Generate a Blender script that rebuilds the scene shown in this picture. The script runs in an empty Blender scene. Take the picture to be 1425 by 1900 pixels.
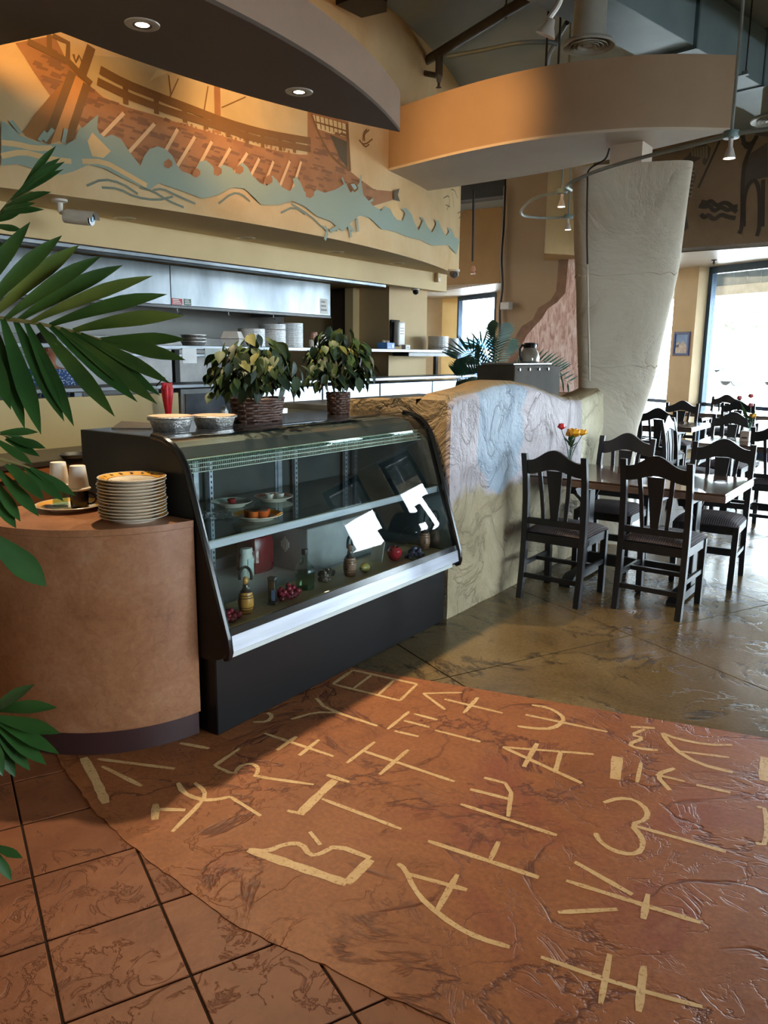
import bpy, bmesh, math, random
import numpy as np
from math import pi, sin, cos, radians
from mathutils import Vector, Matrix, noise as mnoise
from mathutils.geometry import tessellate_polygon

random.seed(7)
scene = bpy.context.scene
COL = scene.collection

# ------------------------------------------------------------------ camera
F_PX, YAW, PITCH, ROLL, EYE = 1470.7, 0.61604, 0.19731, 0.009464, 1.5517
CX, CY = 712.5, 950.0
_f = np.array([-sin(YAW)*cos(PITCH), cos(YAW)*cos(PITCH), -sin(PITCH)])
_r = np.array([cos(YAW), sin(YAW), 0.0]); _u = np.cross(_r, _f)
_r2 = _r*cos(ROLL)+_u*sin(ROLL); _u2 = -_r*sin(ROLL)+_u*cos(ROLL)
CAM = np.array([0, 0, EYE])
cd = bpy.data.cameras.new('camera'); cam = bpy.data.objects.new('camera', cd); COL.objects.link(cam)
cd.sensor_fit = 'HORIZONTAL'; cd.sensor_width = 36.0; cd.lens = F_PX*36.0/1425.0
cd.clip_start = 0.05; cd.clip_end = 400
cam.matrix_world = Matrix(((_r2[0], _u2[0], -_f[0], 0), (_r2[1], _u2[1], -_f[1], 0), (_r2[2], _u2[2], -_f[2], EYE), (0, 0, 0, 1)))
scene.camera = cam

# ------------------------------------------------------------------ world, sun, exposure
SKY_STRENGTH = 8.0
SUN_STRENGTH = 4.0
EXPOSURE = 2.25
w = bpy.data.worlds.new('sky'); scene.world = w; w.use_nodes = True
bgn = w.node_tree.nodes['Background']; bgn.inputs[0].default_value = (0.80, 0.90, 1.0, 1); bgn.inputs[1].default_value = SKY_STRENGTH
sd = bpy.data.lights.new('sun_offscreen', 'SUN'); sun = bpy.data.objects.new('sun_offscreen', sd); COL.objects.link(sun)
sd.energy = SUN_STRENGTH; sd.angle = 0.02; sd.color = (1, 0.95, 0.86)
sun.rotation_euler = (radians(38), 0, radians(-20)); sun.location = (0, 30, 30)
vs = scene.view_settings
vs.view_transform = 'Standard'; vs.look = 'None'; vs.exposure = EXPOSURE; vs.gamma = 1.0; vs.use_curve_mapping = False
try:
    scene.cycles.max_bounces = 8; scene.cycles.diffuse_bounces = 5; scene.cycles.glossy_bounces = 4
    scene.cycles.transparent_max_bounces = 12; scene.cycles.transmission_bounces = 6
    scene.cycles.sample_clamp_indirect = 6.0
    scene.cycles.caustics_reflective = False; scene.cycles.caustics_refractive = False
except Exception: pass

# ------------------------------------------------------------------ photo pixel -> place
def ray(x, y):
    return _r2*((x-CX)/F_PX) - _u2*((y-CY)/F_PX) + _f
def Zp(x, y, z=0.0): d = ray(x, y); return CAM+d*(z-EYE)/d[2]
def Xp(x, y, X0): d = ray(x, y); return CAM+d*X0/d[0]
def Yp(x, y, Y0): d = ray(x, y); return CAM+d*Y0/d[1]
def Dp(x, y, t): return CAM+ray(x, y)*t                    # t metres along the viewing axis
def PLp(x, y, P0, n):                                       # onto a vertical plane through P0 with 2D normal n
    d = ray(x, y); t = (n[0]*P0[0]+n[1]*P0[1])/(n[0]*d[0]+n[1]*d[1]); return CAM+d*t

# ------------------------------------------------------------------ mesh helpers
def V(*a): return Vector(a)
def box(bm, a, b, bev=0.0, seg=1):
    x0, y0, z0 = [min(a[i], b[i]) for i in range(3)]; x1, y1, z1 = [max(a[i], b[i]) for i in range(3)]
    v = [bm.verts.new(p) for p in ((x0,y0,z0),(x1,y0,z0),(x1,y1,z0),(x0,y1,z0),(x0,y0,z1),(x1,y0,z1),(x1,y1,z1),(x0,y1,z1))]
    fs = [bm.faces.new([v[i] for i in q]) for q in ((3,2,1,0),(4,5,6,7),(0,1,5,4),(1,2,6,5),(2,3,7,6),(3,0,4,7))]
    if bev > 0:
        es = list({e for f in fs for e in f.edges})
        bmesh.ops.bevel(bm, geom=es, offset=bev, segments=seg, profile=0.6, affect='EDGES')
    return v
def obox(bm, c, half, ang=0.0, bev=0.0, mat4=None):
    t = bmesh.new(); box(t, (-half[0],-half[1],-half[2]), half, bev)
    M = Matrix.Translation(Vector(c)) @ Matrix.Rotation(ang, 4, 'Z')
    if mat4 is not None: M = Matrix.Translation(Vector(c)) @ mat4
    t.transform(M); join(bm, t)
def join(bm, t):
    me = bpy.data.meshes.new('tmp'); t.to_mesh(me); t.free(); bm.from_mesh(me); bpy.data.meshes.remove(me)
def lathe(bm, prof, c=(0,0,0), seg=24, cap=True, wob=None):
    rings = []
    for r, z in prof:
        if r < 1e-6: rings.append([bm.verts.new((c[0], c[1], c[2]+z))])
        else:
            ring = []
            for i in range(seg):
                a = 2*pi*i/seg; rr = r*(wob(a, z) if wob else 1)
                ring.append(bm.verts.new((c[0]+rr*cos(a), c[1]+rr*sin(a), c[2]+z)))
            rings.append(ring)
    for A, B in zip(rings, rings[1:]):
        for i in range(seg):
            j = (i+1) % seg
            if len(A) == 1 and len(B) == 1: continue
            if len(A) == 1: bm.faces.new((A[0], B[j], B[i])) if False else bm.faces.new((A[0], B[i], B[j]))
            elif len(B) == 1: bm.faces.new((A[i], A[j], B[0]))
            else: bm.faces.new((A[i], A[j], B[j], B[i]))
    if cap:
        if len(rings[0]) > 1: bm.faces.new(rings[0][::-1])
        if len(rings[-1]) > 1: bm.faces.new(rings[-1])
def tube(bm, pts, r, seg=8, closed=False):
    pts = [Vector(p) for p in pts]; n = len(pts); rr = r if isinstance(r, (list, tuple)) else [r]*n
    rings = []; up = Vector((0,0,1)); prev = None
    for i, p in enumerate(pts):
        if closed: t = pts[(i+1) % n]-pts[i-1]
        else: t = (pts[min(i+1,n-1)]-pts[max(i-1,0)])
        t.normalize()
        if prev is None:
            a = up if abs(t.z) < 0.9 else Vector((1,0,0)); nx = t.cross(a).normalized()
        else:
            nx = (prev-t*prev.dot(t)); nx = nx.normalized() if nx.length > 1e-6 else t.cross(up).normalized()
        prev = nx; ny = t.cross(nx)
        rings.append([bm.verts.new(p+(nx*cos(2*pi*k/seg)+ny*sin(2*pi*k/seg))*rr[i]) for k in range(seg)])
    m = n if closed else n-1
    for i in range(m):
        A, B = rings[i], rings[(i+1) % n]
        for k in range(seg): bm.faces.new((A[k], A[(k+1)%seg], B[(k+1)%seg], B[k]))
    if not closed: bm.faces.new(rings[0][::-1]); bm.faces.new(rings[-1])
def cyl(bm, a, b, r, seg=16, r2=None): tube(bm, [a, b], [r, r if r2 is None else r2], seg)
def prism(bm, poly, axis, a0, a1):
    """poly of 2D points extruded along axis 'x','y' or 'z'"""
    def P(p, t):
        if axis == 'x': return (t, p[0], p[1])
        if axis == 'y': return (p[0], t, p[1])
        return (p[0], p[1], t)
    A = [bm.verts.new(P(p, a0)) for p in poly]; B = [bm.verts.new(P(p, a1)) for p in poly]
    n = len(poly)
    for i in range(n): bm.faces.new((A[i], A[(i+1)%n], B[(i+1)%n], B[i]))
    tri = tessellate_polygon([[Vector((p[0], p[1], 0)) for p in poly]])
    for t in tri:
        bm.faces.new([A[i] for i in t][::-1]); bm.faces.new([B[i] for i in t])
def ellipsoid(bm, c, r, seg=12, rings=8, M=None):
    t = bmesh.new(); bmesh.ops.create_uvsphere(t, u_segments=seg, v_segments=rings, radius=1.0)
    S = Matrix.Diagonal((r[0], r[1], r[2], 1)) if isinstance(r, (tuple, list)) else Matrix.Diagonal((r, r, r, 1))
    t.transform(Matrix.Translation(Vector(c)) @ (M if M is not None else Matrix.Identity(4)) @ S); join(bm, t)
def smooth(bm, ang=35):
    bmesh.ops.recalc_face_normals(bm, faces=bm.faces)
    for f in bm.faces: f.smooth = True
    ca = radians(ang)
    for e in bm.edges:
        if len(e.link_faces) != 2 or e.calc_face_angle(0) > ca: e.smooth = False
def obj(name, bm, m, parent=None, kind=None, world=True, sm=35):
    if sm: smooth(bm, sm)
    me = bpy.data.meshes.new(name); bm.to_mesh(me); bm.free()
    o = bpy.data.objects.new(name, me); COL.objects.link(o)
    if m is not None: me.materials.append(m)
    if parent is not None:
        o.parent = parent
        if world:
            q = parent; off = Vector((0,0,0))
            while q is not None: off += q.location; q = q.parent
            o.location = -off
    if kind: o['kind'] = kind
    return o
def tag(o, label, cat, group=None):
    o['label'] = label; o['category'] = cat
    if group: o['group'] = group
    return o
def thing(name, label, cat, loc=(0,0,0), rz=0.0, group=None):
    o = bpy.data.objects.new(name, None); COL.objects.link(o); o.empty_display_size = 0.1
    o.location = Vector([float(c) for c in loc]); o.rotation_euler = (0, 0, rz)
    return tag(o, label, cat, group)
def copy_tree(o, parent=None):
    c = o.copy(); COL.objects.link(c); c.parent = parent
    for ch in list(o.children): copy_tree(ch, c)
    return c
def struct(name, bm, m, parent=None, sm=35):
    return obj(name, bm, m, parent, kind=None if parent else 'structure', sm=sm)

# ------------------------------------------------------------------ materials
def lin(c):
    f = lambda v: (v/12.92 if v <= 0.04045 else ((v+0.055)/1.055)**2.4)
    return tuple(f(x/255.0) for x in c[:3])+(1.0,)
def mk(name):
    m = bpy.data.materials.new(name); m.use_nodes = True
    nt = m.node_tree; return m, nt, nt.nodes['Principled BSDF'], nt.nodes, nt.links
def coords(nt, scale=(1,1,1), kind='Object'):
    tc = nt.nodes.new('ShaderNodeTexCoord'); mp = nt.nodes.new('ShaderNodeMapping')
    mp.inputs['Scale'].default_value = scale
    nt.links.new(tc.outputs[kind], mp.inputs[0]); return mp.outputs[0]
def ramp(nt, fac, stops):
    r = nt.nodes.new('ShaderNodeValToRGB'); e = r.color_ramp.elements
    while len(e) < len(stops): e.new(0.5)
    for i, (p, c) in enumerate(stops): e[i].position = p; e[i].color = lin(c)
    nt.links.new(fac, r.inputs[0]); return r.outputs[0]
def noise(nt, vec, scale, detail=5, rough=0.55, dist=0.0):
    n = nt.nodes.new('ShaderNodeTexNoise'); n.inputs['Scale'].default_value = scale; n.inputs['Detail'].default_value = detail
    n.inputs['Roughness'].default_value = rough; n.inputs['Distortion'].default_value = dist
    nt.links.new(vec, n.inputs['Vector']); return n.outputs['Fac']
def bump(nt, b, fac, strength=0.3, dist=0.01, normal=None):
    n = nt.nodes.new('ShaderNodeBump'); n.inputs['Strength'].default_value = strength; n.inputs['Distance'].default_value = dist
    nt.links.new(fac, n.inputs['Height'])
    if normal is not None: nt.links.new(normal, n.inputs['Normal'])
    nt.links.new(n.outputs[0], b.inputs['Normal']); return n.outputs[0]
def mixc(nt, fac, a, b, mode='MIX'):
    n = nt.nodes.new('ShaderNodeMix'); n.data_type = 'RGBA'; n.blend_type = mode
    if isinstance(fac, float): n.inputs[0].default_value = fac
    else: nt.links.new(fac, n.inputs[0])
    for s, v in ((6, a), (7, b)):
        if isinstance(v, (tuple, list)): n.inputs[s].default_value = v if len(v) == 4 else lin(v)
        else: nt.links.new(v, n.inputs[s])
    return n.outputs[2]
def math_(nt, op, a, b=None, clamp=False):
    n = nt.nodes.new('ShaderNodeMath'); n.operation = op; n.use_clamp = clamp
    for i, v in enumerate((a, b)):
        if v is None: continue
        if isinstance(v, (int, float)): n.inputs[i].default_value = v
        else: nt.links.new(v, n.inputs[i])
    return n.outputs[0]
_cache = {}
def plain(name, c, rough=0.5, metal=0.0, c2=None, scale=6.0, bmp=0.0, bs=40.0, bd=0.004, spec=0.5, stretch=(1,1,1), coat=0.0, rvar=0.0):
    if name in _cache: return _cache[name]
    m, nt, b, N, L = mk(name)
    b.inputs['Roughness'].default_value = rough; b.inputs['Metallic'].default_value = metal
    b.inputs['Specular IOR Level'].default_value = spec; b.inputs['Coat Weight'].default_value = coat
    vec = coords(nt, stretch)
    if c2 is None: c2 = tuple(max(0, x*0.86) for x in c)
    L.new(ramp(nt, noise(nt, vec, scale), [(0.3, c2), (0.7, c)]), b.inputs['Base Color'])
    if rvar: 
        rr = math_(nt, 'ADD', math_(nt, 'MULTIPLY', noise(nt, vec, scale*2.3), rvar), rough-rvar*0.5); L.new(rr, b.inputs['Roughness'])
    if bmp: bump(nt, b, noise(nt, vec, bs, 6), bmp, bd)
    _cache[name] = m; return m
def thin_glass(name, tint=(235,245,243), ior=1.45, rough=0.0, boost=1.0):
    if name in _cache: return _cache[name]
    m = bpy.data.materials.new(name); m.use_nodes = True; nt = m.node_tree; nt.nodes.clear()
    out = nt.nodes.new('ShaderNodeOutputMaterial'); mix = nt.nodes.new('ShaderNodeMixShader')
    tr = nt.nodes.new('ShaderNodeBsdfTransparent'); gl = nt.nodes.new('ShaderNodeBsdfGlossy'); fr = nt.nodes.new('ShaderNodeLayerWeight')
    tr.inputs[0].default_value = lin(tint); gl.inputs['Roughness'].default_value = rough; fr.inputs[0].default_value = 0.5
    r0 = ((ior-1)/(ior+1))**2          # Schlick on the facing angle, the same from both sides of the sheet
    fac = math_(nt, 'ADD', math_(nt, 'MULTIPLY', math_(nt, 'POWER', fr.outputs['Facing'], 5.0), 1-r0), r0)
    if boost != 1.0: fac = math_(nt, 'MULTIPLY', fac, boost, True)
    nt.links.new(fac, mix.inputs[0]); nt.links.new(tr.outputs[0], mix.inputs[1]); nt.links.new(gl.outputs[0], mix.inputs[2])
    nt.links.new(mix.outputs[0], out.inputs[0]); _cache[name] = m; return m
def emit(name, c, s):
    if name in _cache: return _cache[name]
    m, nt, b, N, L = mk(name); b.inputs['Base Color'].default_value = lin(c); b.inputs['Emission Color'].default_value = lin(c); b.inputs['Emission Strength'].default_value = s
    _cache[name] = m; return m
def stucco(name, cols, scale=1.6, bs=6.0, strength=0.6, bd=0.02, rough=0.75, spec=0.3):
    m, nt, b, N, L = mk(name); vec = coords(nt)
    b.inputs['Roughness'].default_value = rough; b.inputs['Specular IOR Level'].default_value = spec
    n1 = noise(nt, vec, scale, 7, 0.6, 0.4)
    st = [(0.25+0.5*i/(max(1, len(cols)-1)), c) for i, c in enumerate(cols)]
    col = ramp(nt, n1, st)
    L.new(col, b.inputs['Base Color'])
    # trowelled ridges: distorted noise, sharp creases
    n2 = noise(nt, vec, bs, 6, 0.6, 0.6)
    cre = math_(nt, 'ABSOLUTE', math_(nt, 'SUBTRACT', n2, 0.5))
    cre = math_(nt, 'POWER', math_(nt, 'MULTIPLY', cre, 3.0, True), 0.5)
    n3 = noise(nt, vec, bs*6, 4)
    h = math_(nt, 'ADD', cre, math_(nt, 'MULTIPLY', n3, 0.25))
    bump(nt, b, h, strength, bd); _cache[name] = m; return m

M_black = plain('black laminate', (15,14,16), 0.4, c2=(11,10,12), spec=0.35)
M_blackgloss = plain('black gloss trim', (22,22,24), 0.18)
M_alu = plain('brushed aluminium', (205,210,222), 0.38, 0.75, c2=(170,176,190), scale=30, stretch=(1,0.05,1))
M_steel = plain('stainless steel', (150,156,162), 0.42, 1.0, c2=(104,110,116), scale=3, stretch=(1,1,0.35), rvar=0.2)
M_foil = plain('crumpled foil', (225,225,225), 0.33, 0.95, c2=(150,150,150), scale=70, bmp=0.9, bs=110, bd=0.004)
M_white = plain('white plastic', (232,230,224), 0.45)
M_offwhite = plain('white paint', (226,222,214), 0.6)
M_glass = thin_glass('window glass', (246,250,250), 1.4)
M_caseglass = thin_glass('display case glass', (236,246,244), 1.5, boost=1.5)
M_dark = plain('dark recess', (38,34,30), 0.7)
M_chair = plain('dark stained chair wood', (19,19,22), 0.38, c2=(13,13,16), scale=20, stretch=(1,1,0.15))
# ================================================================== ROOM STRUCTURE
BA = radians(-25.2); BU = np.array([cos(BA), sin(BA)]); BV = np.array([-sin(BA), cos(BA)])     # building axes on the floor

# ---- floor materials
def floor_tile_mat():
    m, nt, b, N, L = mk('brown slate tile'); vec = coords(nt)
    oi = N.new('ShaderNodeObjectInfo'); ad = N.new('ShaderNodeVectorMath'); ad.operation = 'ADD'
    cmb = N.new('ShaderNodeCombineXYZ'); s = math_(nt, 'MULTIPLY', oi.outputs['Random'], 37.0); L.new(s, cmb.inputs[0]); L.new(s, cmb.inputs[1])
    L.new(vec, ad.inputs[0]); L.new(cmb.outputs[0], ad.inputs[1]); v = ad.outputs[0]
    n1 = noise(nt, v, 5, 8, 0.6, 0.3)
    col = ramp(nt, n1, [(0.25, (112,66,42)), (0.5, (136,82,52)), (0.75, (150,94,60))])
    n2 = noise(nt, v, 7.5, 5, 0.62, 1.1)
    cr = math_(nt, 'ABSOLUTE', math_(nt, 'SUBTRACT', n2, 0.5)); cr = math_(nt, 'MULTIPLY', cr, 40, True)
    msk = math_(nt, 'GREATER_THAN', noise(nt, v, 3.2, 2), 0.47); cr2 = math_(nt, 'MAXIMUM', cr, math_(nt, 'SUBTRACT', 1.0, msk))
    col = mixc(nt, cr2, (108,62,39), col)
    L.new(col, b.inputs['Base Color'])
    h = math_(nt, 'ADD', math_(nt, 'MULTIPLY', cr2, 0.5), math_(nt, 'MULTIPLY', noise(nt, v, 40, 6), 0.35))
    h = math_(nt, 'ADD', h, math_(nt, 'MULTIPLY', n1, 1.2))
    bump(nt, b, h, 0.5, 0.006)
    b.inputs['Roughness'].default_value = 0.5; b.inputs['Specular IOR Level'].default_value = 0.35
    return m
def stamped_mat(name, stops, crease, bs, rough, sx=1.0, spec=0.4, crw=26, cmask=0.5, rv=0.2, seedv=0.0, bstr=0.42):
    m, nt, b, N, L = mk(name); vec = coords(nt)
    mp = N.new('ShaderNodeMapping'); mp.inputs['Location'].default_value = (seedv, seedv*0.7, 0); L.new(vec, mp.inputs[0]); v = mp.outputs[0]
    n1 = noise(nt, v, 1.5*sx, 9, 0.62, 0.7)
    col = ramp(nt, n1, stops)
    fine = ramp(nt, noise(nt, v, 55, 5, 0.7), [(0.3, (150,150,150)), (0.7, (255,255,255))])
    col = mixc(nt, 0.55, col, fine, 'MULTIPLY')
    n2 = noise(nt, v, bs, 6, 0.6, 0.7)
    cr = math_(nt, 'MULTIPLY', math_(nt, 'ABSOLUTE', math_(nt, 'SUBTRACT', n2, 0.52)), crw, True)
    n4 = noise(nt, v, bs*2.4, 5, 0.6, 0.9); crb = math_(nt, 'MULTIPLY', math_(nt, 'ABSOLUTE', math_(nt, 'SUBTRACT', n4, 0.47)), crw*1.3, True)
    cr = math_(nt, 'MINIMUM', cr, math_(nt, 'ADD', math_(nt, 'MULTIPLY', crb, 0.55), 0.45))
    msk = math_(nt, 'MULTIPLY', math_(nt, 'SUBTRACT', noise(nt, v, 2.3, 3), cmask-0.07), 8, True)
    cr = math_(nt, 'SUBTRACT', 1.0, math_(nt, 'MULTIPLY', math_(nt, 'SUBTRACT', 1.0, cr), msk))
    col = mixc(nt, cr, crease, col)
    L.new(col, b.inputs['Base Color'])
    h = math_(nt, 'ADD', math_(nt, 'MULTIPLY', cr, 0.7), math_(nt, 'MULTIPLY', n2, 1.6))
    h = math_(nt, 'ADD', h, math_(nt, 'MULTIPLY', noise(nt, v, 60, 5), 0.12))
    bump(nt, b, h, bstr, 0.008)
    r = math_(nt, 'ADD', math_(nt, 'MULTIPLY', noise(nt, v, 4, 5), rv), rough-rv*0.5); L.new(r, b.inputs['Roughness'])
    b.inputs['Specular IOR Level'].default_value = spec
    return m
M_tile = floor_tile_mat()
M_grout = plain('dark grout', (52,34,24), 0.9, bmp=0.4, bs=120)
M_orange = stamped_mat('orange stamped plaster', [(0.22,(122,68,38)), (0.38,(154,92,52)), (0.52,(172,106,62)), (0.64,(158,88,60)), (0.8,(196,140,90))], (98,50,28), 1.9, 0.5, spec=0.35, cmask=0.45, crw=48, bstr=0.45)
M_brown = stamped_mat('brown stamped concrete', [(0.25,(88,72,46)), (0.45,(120,98,62)), (0.62,(136,114,76)), (0.82,(156,132,92))], (66,52,34), 1.5, 0.24, spec=0.6, crw=34, rv=0.14, seedv=3.3, bstr=0.2)

bm = bmesh.new(); box(bm, (-14, -8, -0.12), (14, 20, -0.008)); floor = struct('floor', bm, M_grout)
# tiles 12 inch, grid found from the photo
TH = 1.136356; TS = 0.3048; TO = np.array([-1.697154, 0.891271])*EYE
# grid vectors as fitted: e1 along cos/sin(TH), e2 perpendicular
e1 = np.array([cos(TH), sin(TH)]); e2 = np.array([sin(TH), -cos(TH)])
curve_px = [(105,1402),(135,1450),(175,1505),(250,1575),(340,1645),(430,1712),(520,1755),(600,1790),(700,1840),(800,1882),(838,1900)]
curve = [Zp(x, y)[:2] for x, y in curve_px]
edge = [np.array((-3.1, 1.86)), np.array((-2.9, 1.72))]+curve+[np.array((-0.3,1.47)), np.array((0.4,1.62)), np.array((1.2,1.9)), np.array((3.0,2.7))]
def above_curve(p):      # True when a point is well inside the orange field
    for a, b in zip(edge, edge[1:]):
        if a[0] <= p[0] <= b[0]:
            t = (p[0]-a[0])/(b[0]-a[0]); return p[1] > a[1]+t*(b[1]-a[1])
    return p[0] > 3.0 or p[1] > 2.7
tb = bmesh.new(); box(tb, (0.0035, 0.0035, -0.010), (TS-0.0035, TS-0.0035, -0.002), 0.002)
smooth(tb); tme = bpy.data.meshes.new('tile'); tb.to_mesh(tme); tb.free(); tme.materials.append(M_tile)
for i in range(-6, 7):
    for j in range(-5, 11):
        c0 = TO+TS*(i*e1+j*e2); corners = [c0, c0+TS*e1, c0+TS*e2, c0+TS*(e1+e2)]
        cen = sum(corners)/4
        if all(above_curve(c) for c in corners) or cen[1] < -1.2 or cen[1] > 2.6 or cen[0] > 2.2 or cen[0] < -3.4: continue
        o = bpy.data.objects.new('tile', tme); COL.objects.link(o); o.parent = floor
        # local frame: x along e1, y along e2 (left-handed pair -> place from the e2 corner)
        a = math.atan2(e1[1], e1[0]); y2 = np.array([-sin(a), cos(a)])
        oc = c0 if np.dot(y2, e2) > 0 else c0+TS*e2
        o.location = (oc[0], oc[1], 0); o.rotation_euler = (0, 0, a)
# orange field
L0 = Zp(660,1240)[:2]; L1 = Zp(1425,1370)[:2]; ld = (L1-L0)/np.linalg.norm(L1-L0); ln = np.array([-ld[1], ld[0]])
line_l = L0-ld*0.9; line_r = L0+ld*5.6
opoly = [tuple(p) for p in edge]+[tuple(line_r), tuple(line_l)]
rng = random.Random(3)
fine = []
for a, b in zip(edge, edge[1:]):
    n = max(1, int(np.linalg.norm(b-a)/0.03))
    for k in range(n):
        p = a+(b-a)*k/n; fine.append((p[0]+rng.uniform(-.004,.004), p[1]+rng.uniform(-.004,.004)))
opoly = fine+[tuple(edge[-1]), tuple(line_r), tuple(line_l)]
bm = bmesh.new(); prism(bm, opoly, 'z', -0.0095, 0.0008); orange = struct('stamped_plaster_field', bm, M_orange, floor, sm=None)
# brown scored concrete: panels on building axes
def clip(poly, n, d):     # keep n.p >= d
    out = []
    for i, p in enumerate(poly):
        q = poly[(i+1) % len(poly)]; a = np.dot(n, p)-d; b = np.dot(n, q)-d
        if a >= 0: out.append(p)
        if a*b < 0: out.append(p+(q-p)*a/(a-b))
    return out
PS = 1.244; v0 = 2.084; u0 = -3.02; G = 0.0045
for i in range(-6, 9):
    for j in range(-3, 12):
        us = (u0+i*PS+G, u0+(i+1)*PS-G); vsn = (v0+j*PS+G, v0+(j+1)*PS-G)
        q = [BU*us[0]+BV*vsn[0], BU*us[1]+BV*vsn[0], BU*us[1]+BV*vsn[1], BU*us[0]+BV*vsn[1]]
        q = clip(q, ln, np.dot(ln, L0)+0.002)
        if len(q) < 3: continue
        c = sum(q)/len(q)
        if c[0] < -9.5 or c[0] > 6 or c[1] > 17.5: continue
        bm = bmesh.new(); prism(bm, [tuple(p) for p in q], 'z', -0.0095, 0.0)
        struct('concrete_panel', bm, M_brown, floor, sm=None)
# painted symbols on the orange field (flat paint, a hair proud)
M_glyph = plain('worn cream floor paint', (232,196,140), 0.55, c2=(205,160,104), scale=40)
def worn_paint(name, c, c2, ground):
    m, nt, b, N, L = mk(name); vec = coords(nt)
    n = noise(nt, vec, 90, 5, 0.7); f = math_(nt, 'MULTIPLY', math_(nt, 'SUBTRACT', n, 0.34), 9, True)
    base = ramp(nt, noise(nt, vec, 9), [(0.3, c2), (0.7, c)])
    L.new(mixc(nt, f, ground, base), b.inputs['Base Color']); b.inputs['Roughness'].default_value = 0.5
    return m
M_glyph = worn_paint('worn cream floor paint', (226,192,140), (208,168,112), (160,92,50))
A5 = lambda p: (600+0.579*p[0], 1180+0.579*p[1])
A4 = lambda p: (0.4912*p[0], 1200+0.4912*p[1])
GA = [[(30,155),(95,110)],[(95,110),(300,155)],[(300,155),(245,208)],[(245,208),(30,155)],[(95,170),(155,125)],[(175,190),(225,143)],
 [(320,185),(445,182)],[(320,185),(390,237)],[(388,203),(575,248)],[(495,198),(450,248)],
 [(205,300),(275,243)],[(290,250),(365,270)],[(258,272),(340,293)],[(228,305),(305,323)],[(358,303),(503,340)],
 [(668,222),(720,230),(765,255),(770,275),(735,298),(680,298),(622,290)],[(648,253),(910,308)],
 [(985,292),(1062,296)],[(1030,300),(985,318),(1030,328),(975,348),(1010,362),(1072,367)],
 [(1085,312),(1130,330),(1230,350),(1310,350)],[(1085,312),(1120,360),(1200,410),(1312,438)],[(1140,370),(1300,390)],
 [(575,357),(866,380)],[(575,357),(828,473)],[(685,345),(642,420)],[(760,375),(742,440)],
 [(75,408),(165,340)],[(130,370),(420,468)],[(272,365),(180,445)],
 [(515,455),(605,478),(592,580)],[(470,492),(600,525)],[(440,540),(748,640)],
 [(1018,408),(1005,470)],[(1125,425),(1065,445),(1110,495)],[(1065,445),(1158,467)],[(1195,478),(1305,503)],
 [(898,535),(945,520),(1000,525),(1040,560),(1035,590),(985,605),(1025,650),(1020,690),(985,702),(930,690),(885,660),(872,632)],[(1000,610),(1290,692)],
 [(335,658),(690,775)],[(562,660),(535,718)],
 [(805,725),(990,830)],[(778,785),(1010,858),(1210,920)],[(1040,828),(1025,908)],[(752,887),(942,877)],
 [(238,730),(260,745),(290,810),(330,860),(420,930),(500,970),(597,998)],[(265,762),(460,815)],[(430,765),(365,880)],
 [(697,1030),(880,1095),(1060,1150),(1215,1190)],[(918,1020),(888,1180)],[(1027,1058),(1010,1205)],
 [(1390,548),(1420,555),(1420,670),(1385,665)],[(0,525),(250,620)]]
GAT = [[(942,388),(935,460)],[(1418,390),(1412,465)]]
GB = [[(1000,328),(1260,415)],[(1120,340),(1045,392)],[(1205,352),(1130,412)],[(1100,275),(1190,248),(1270,250)],[(1195,195),(1230,235),(1425,300)],
 [(955,285),(1010,285),(1030,262),(1010,250)],[(680,365),(790,385)],[(370,425),(660,462)],[(385,452),(535,527)],
 [(905,385),(810,450)],[(810,450),(885,485),(900,455),(945,440),(975,455),(972,480),(955,490),(1185,522)],
 [(672,515),(690,550),(740,575),(800,582),(870,568)],[(735,515),(775,545),(770,580),(650,700)],[(870,568),(985,640)],
 [(595,615),(700,618)],[(1235,485),(1320,513)],[(1085,620),(1150,635)],[(1215,575),(1425,655)],
 [(938,768),(1010,775),(1080,745),(1140,745),(1170,790),(1210,785),(1270,750),(1400,800)],[(1170,700),(1210,750)]]
GBT = [[(315,420),(360,500),(400,592)],[(588,595),(585,655)],[(1265,505),(1210,555),(1130,635)],[(938,768),(1310,895)],[(1310,895),(1400,805)]]
def resample(pts, step):
    out = [np.array(pts[0], float)]
    for a, b in zip(pts, pts[1:]):
        a = np.array(a, float); b = np.array(b, float); n = max(1, int(np.linalg.norm(b-a)/step))
        for k in range(1, n+1): out.append(a+(b-a)*k/n)
    return out
def chaikin(pts, n=2):
    for _ in range(n):
        if len(pts) < 3: return pts
        q = [pts[0]]
        for a, b in zip(pts, pts[1:]):
            q.append(tuple(np.array(a)*0.75+np.array(b)*0.25)); q.append(tuple(np.array(a)*0.25+np.array(b)*0.75))
        pts = q[:1]+q[1:]+[pts[-1]]
    return pts
def ribbon2(bm, pts, width, z, rnd, f3=lambda p, h: (p[0], p[1], h)):
    pts = resample(pts, 0.03); L, R = [], []
    for i, p in enumerate(pts):
        t = pts[min(i+1, len(pts)-1)]-pts[max(i-1, 0)]; t = t/(np.linalg.norm(t)+1e-9); n = np.array([-t[1], t[0]])
        wv = width*(1+rnd.uniform(-.16, .16))*0.5
        if i in (0, len(pts)-1): wv *= 0.75
        L.append(bm.verts.new(f3(p+n*wv, z))); R.append(bm.verts.new(f3(p-n*wv, z)))
    for i in range(len(pts)-1): bm.faces.new((R[i], R[i+1], L[i+1], L[i]))
gr = random.Random(5)
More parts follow.
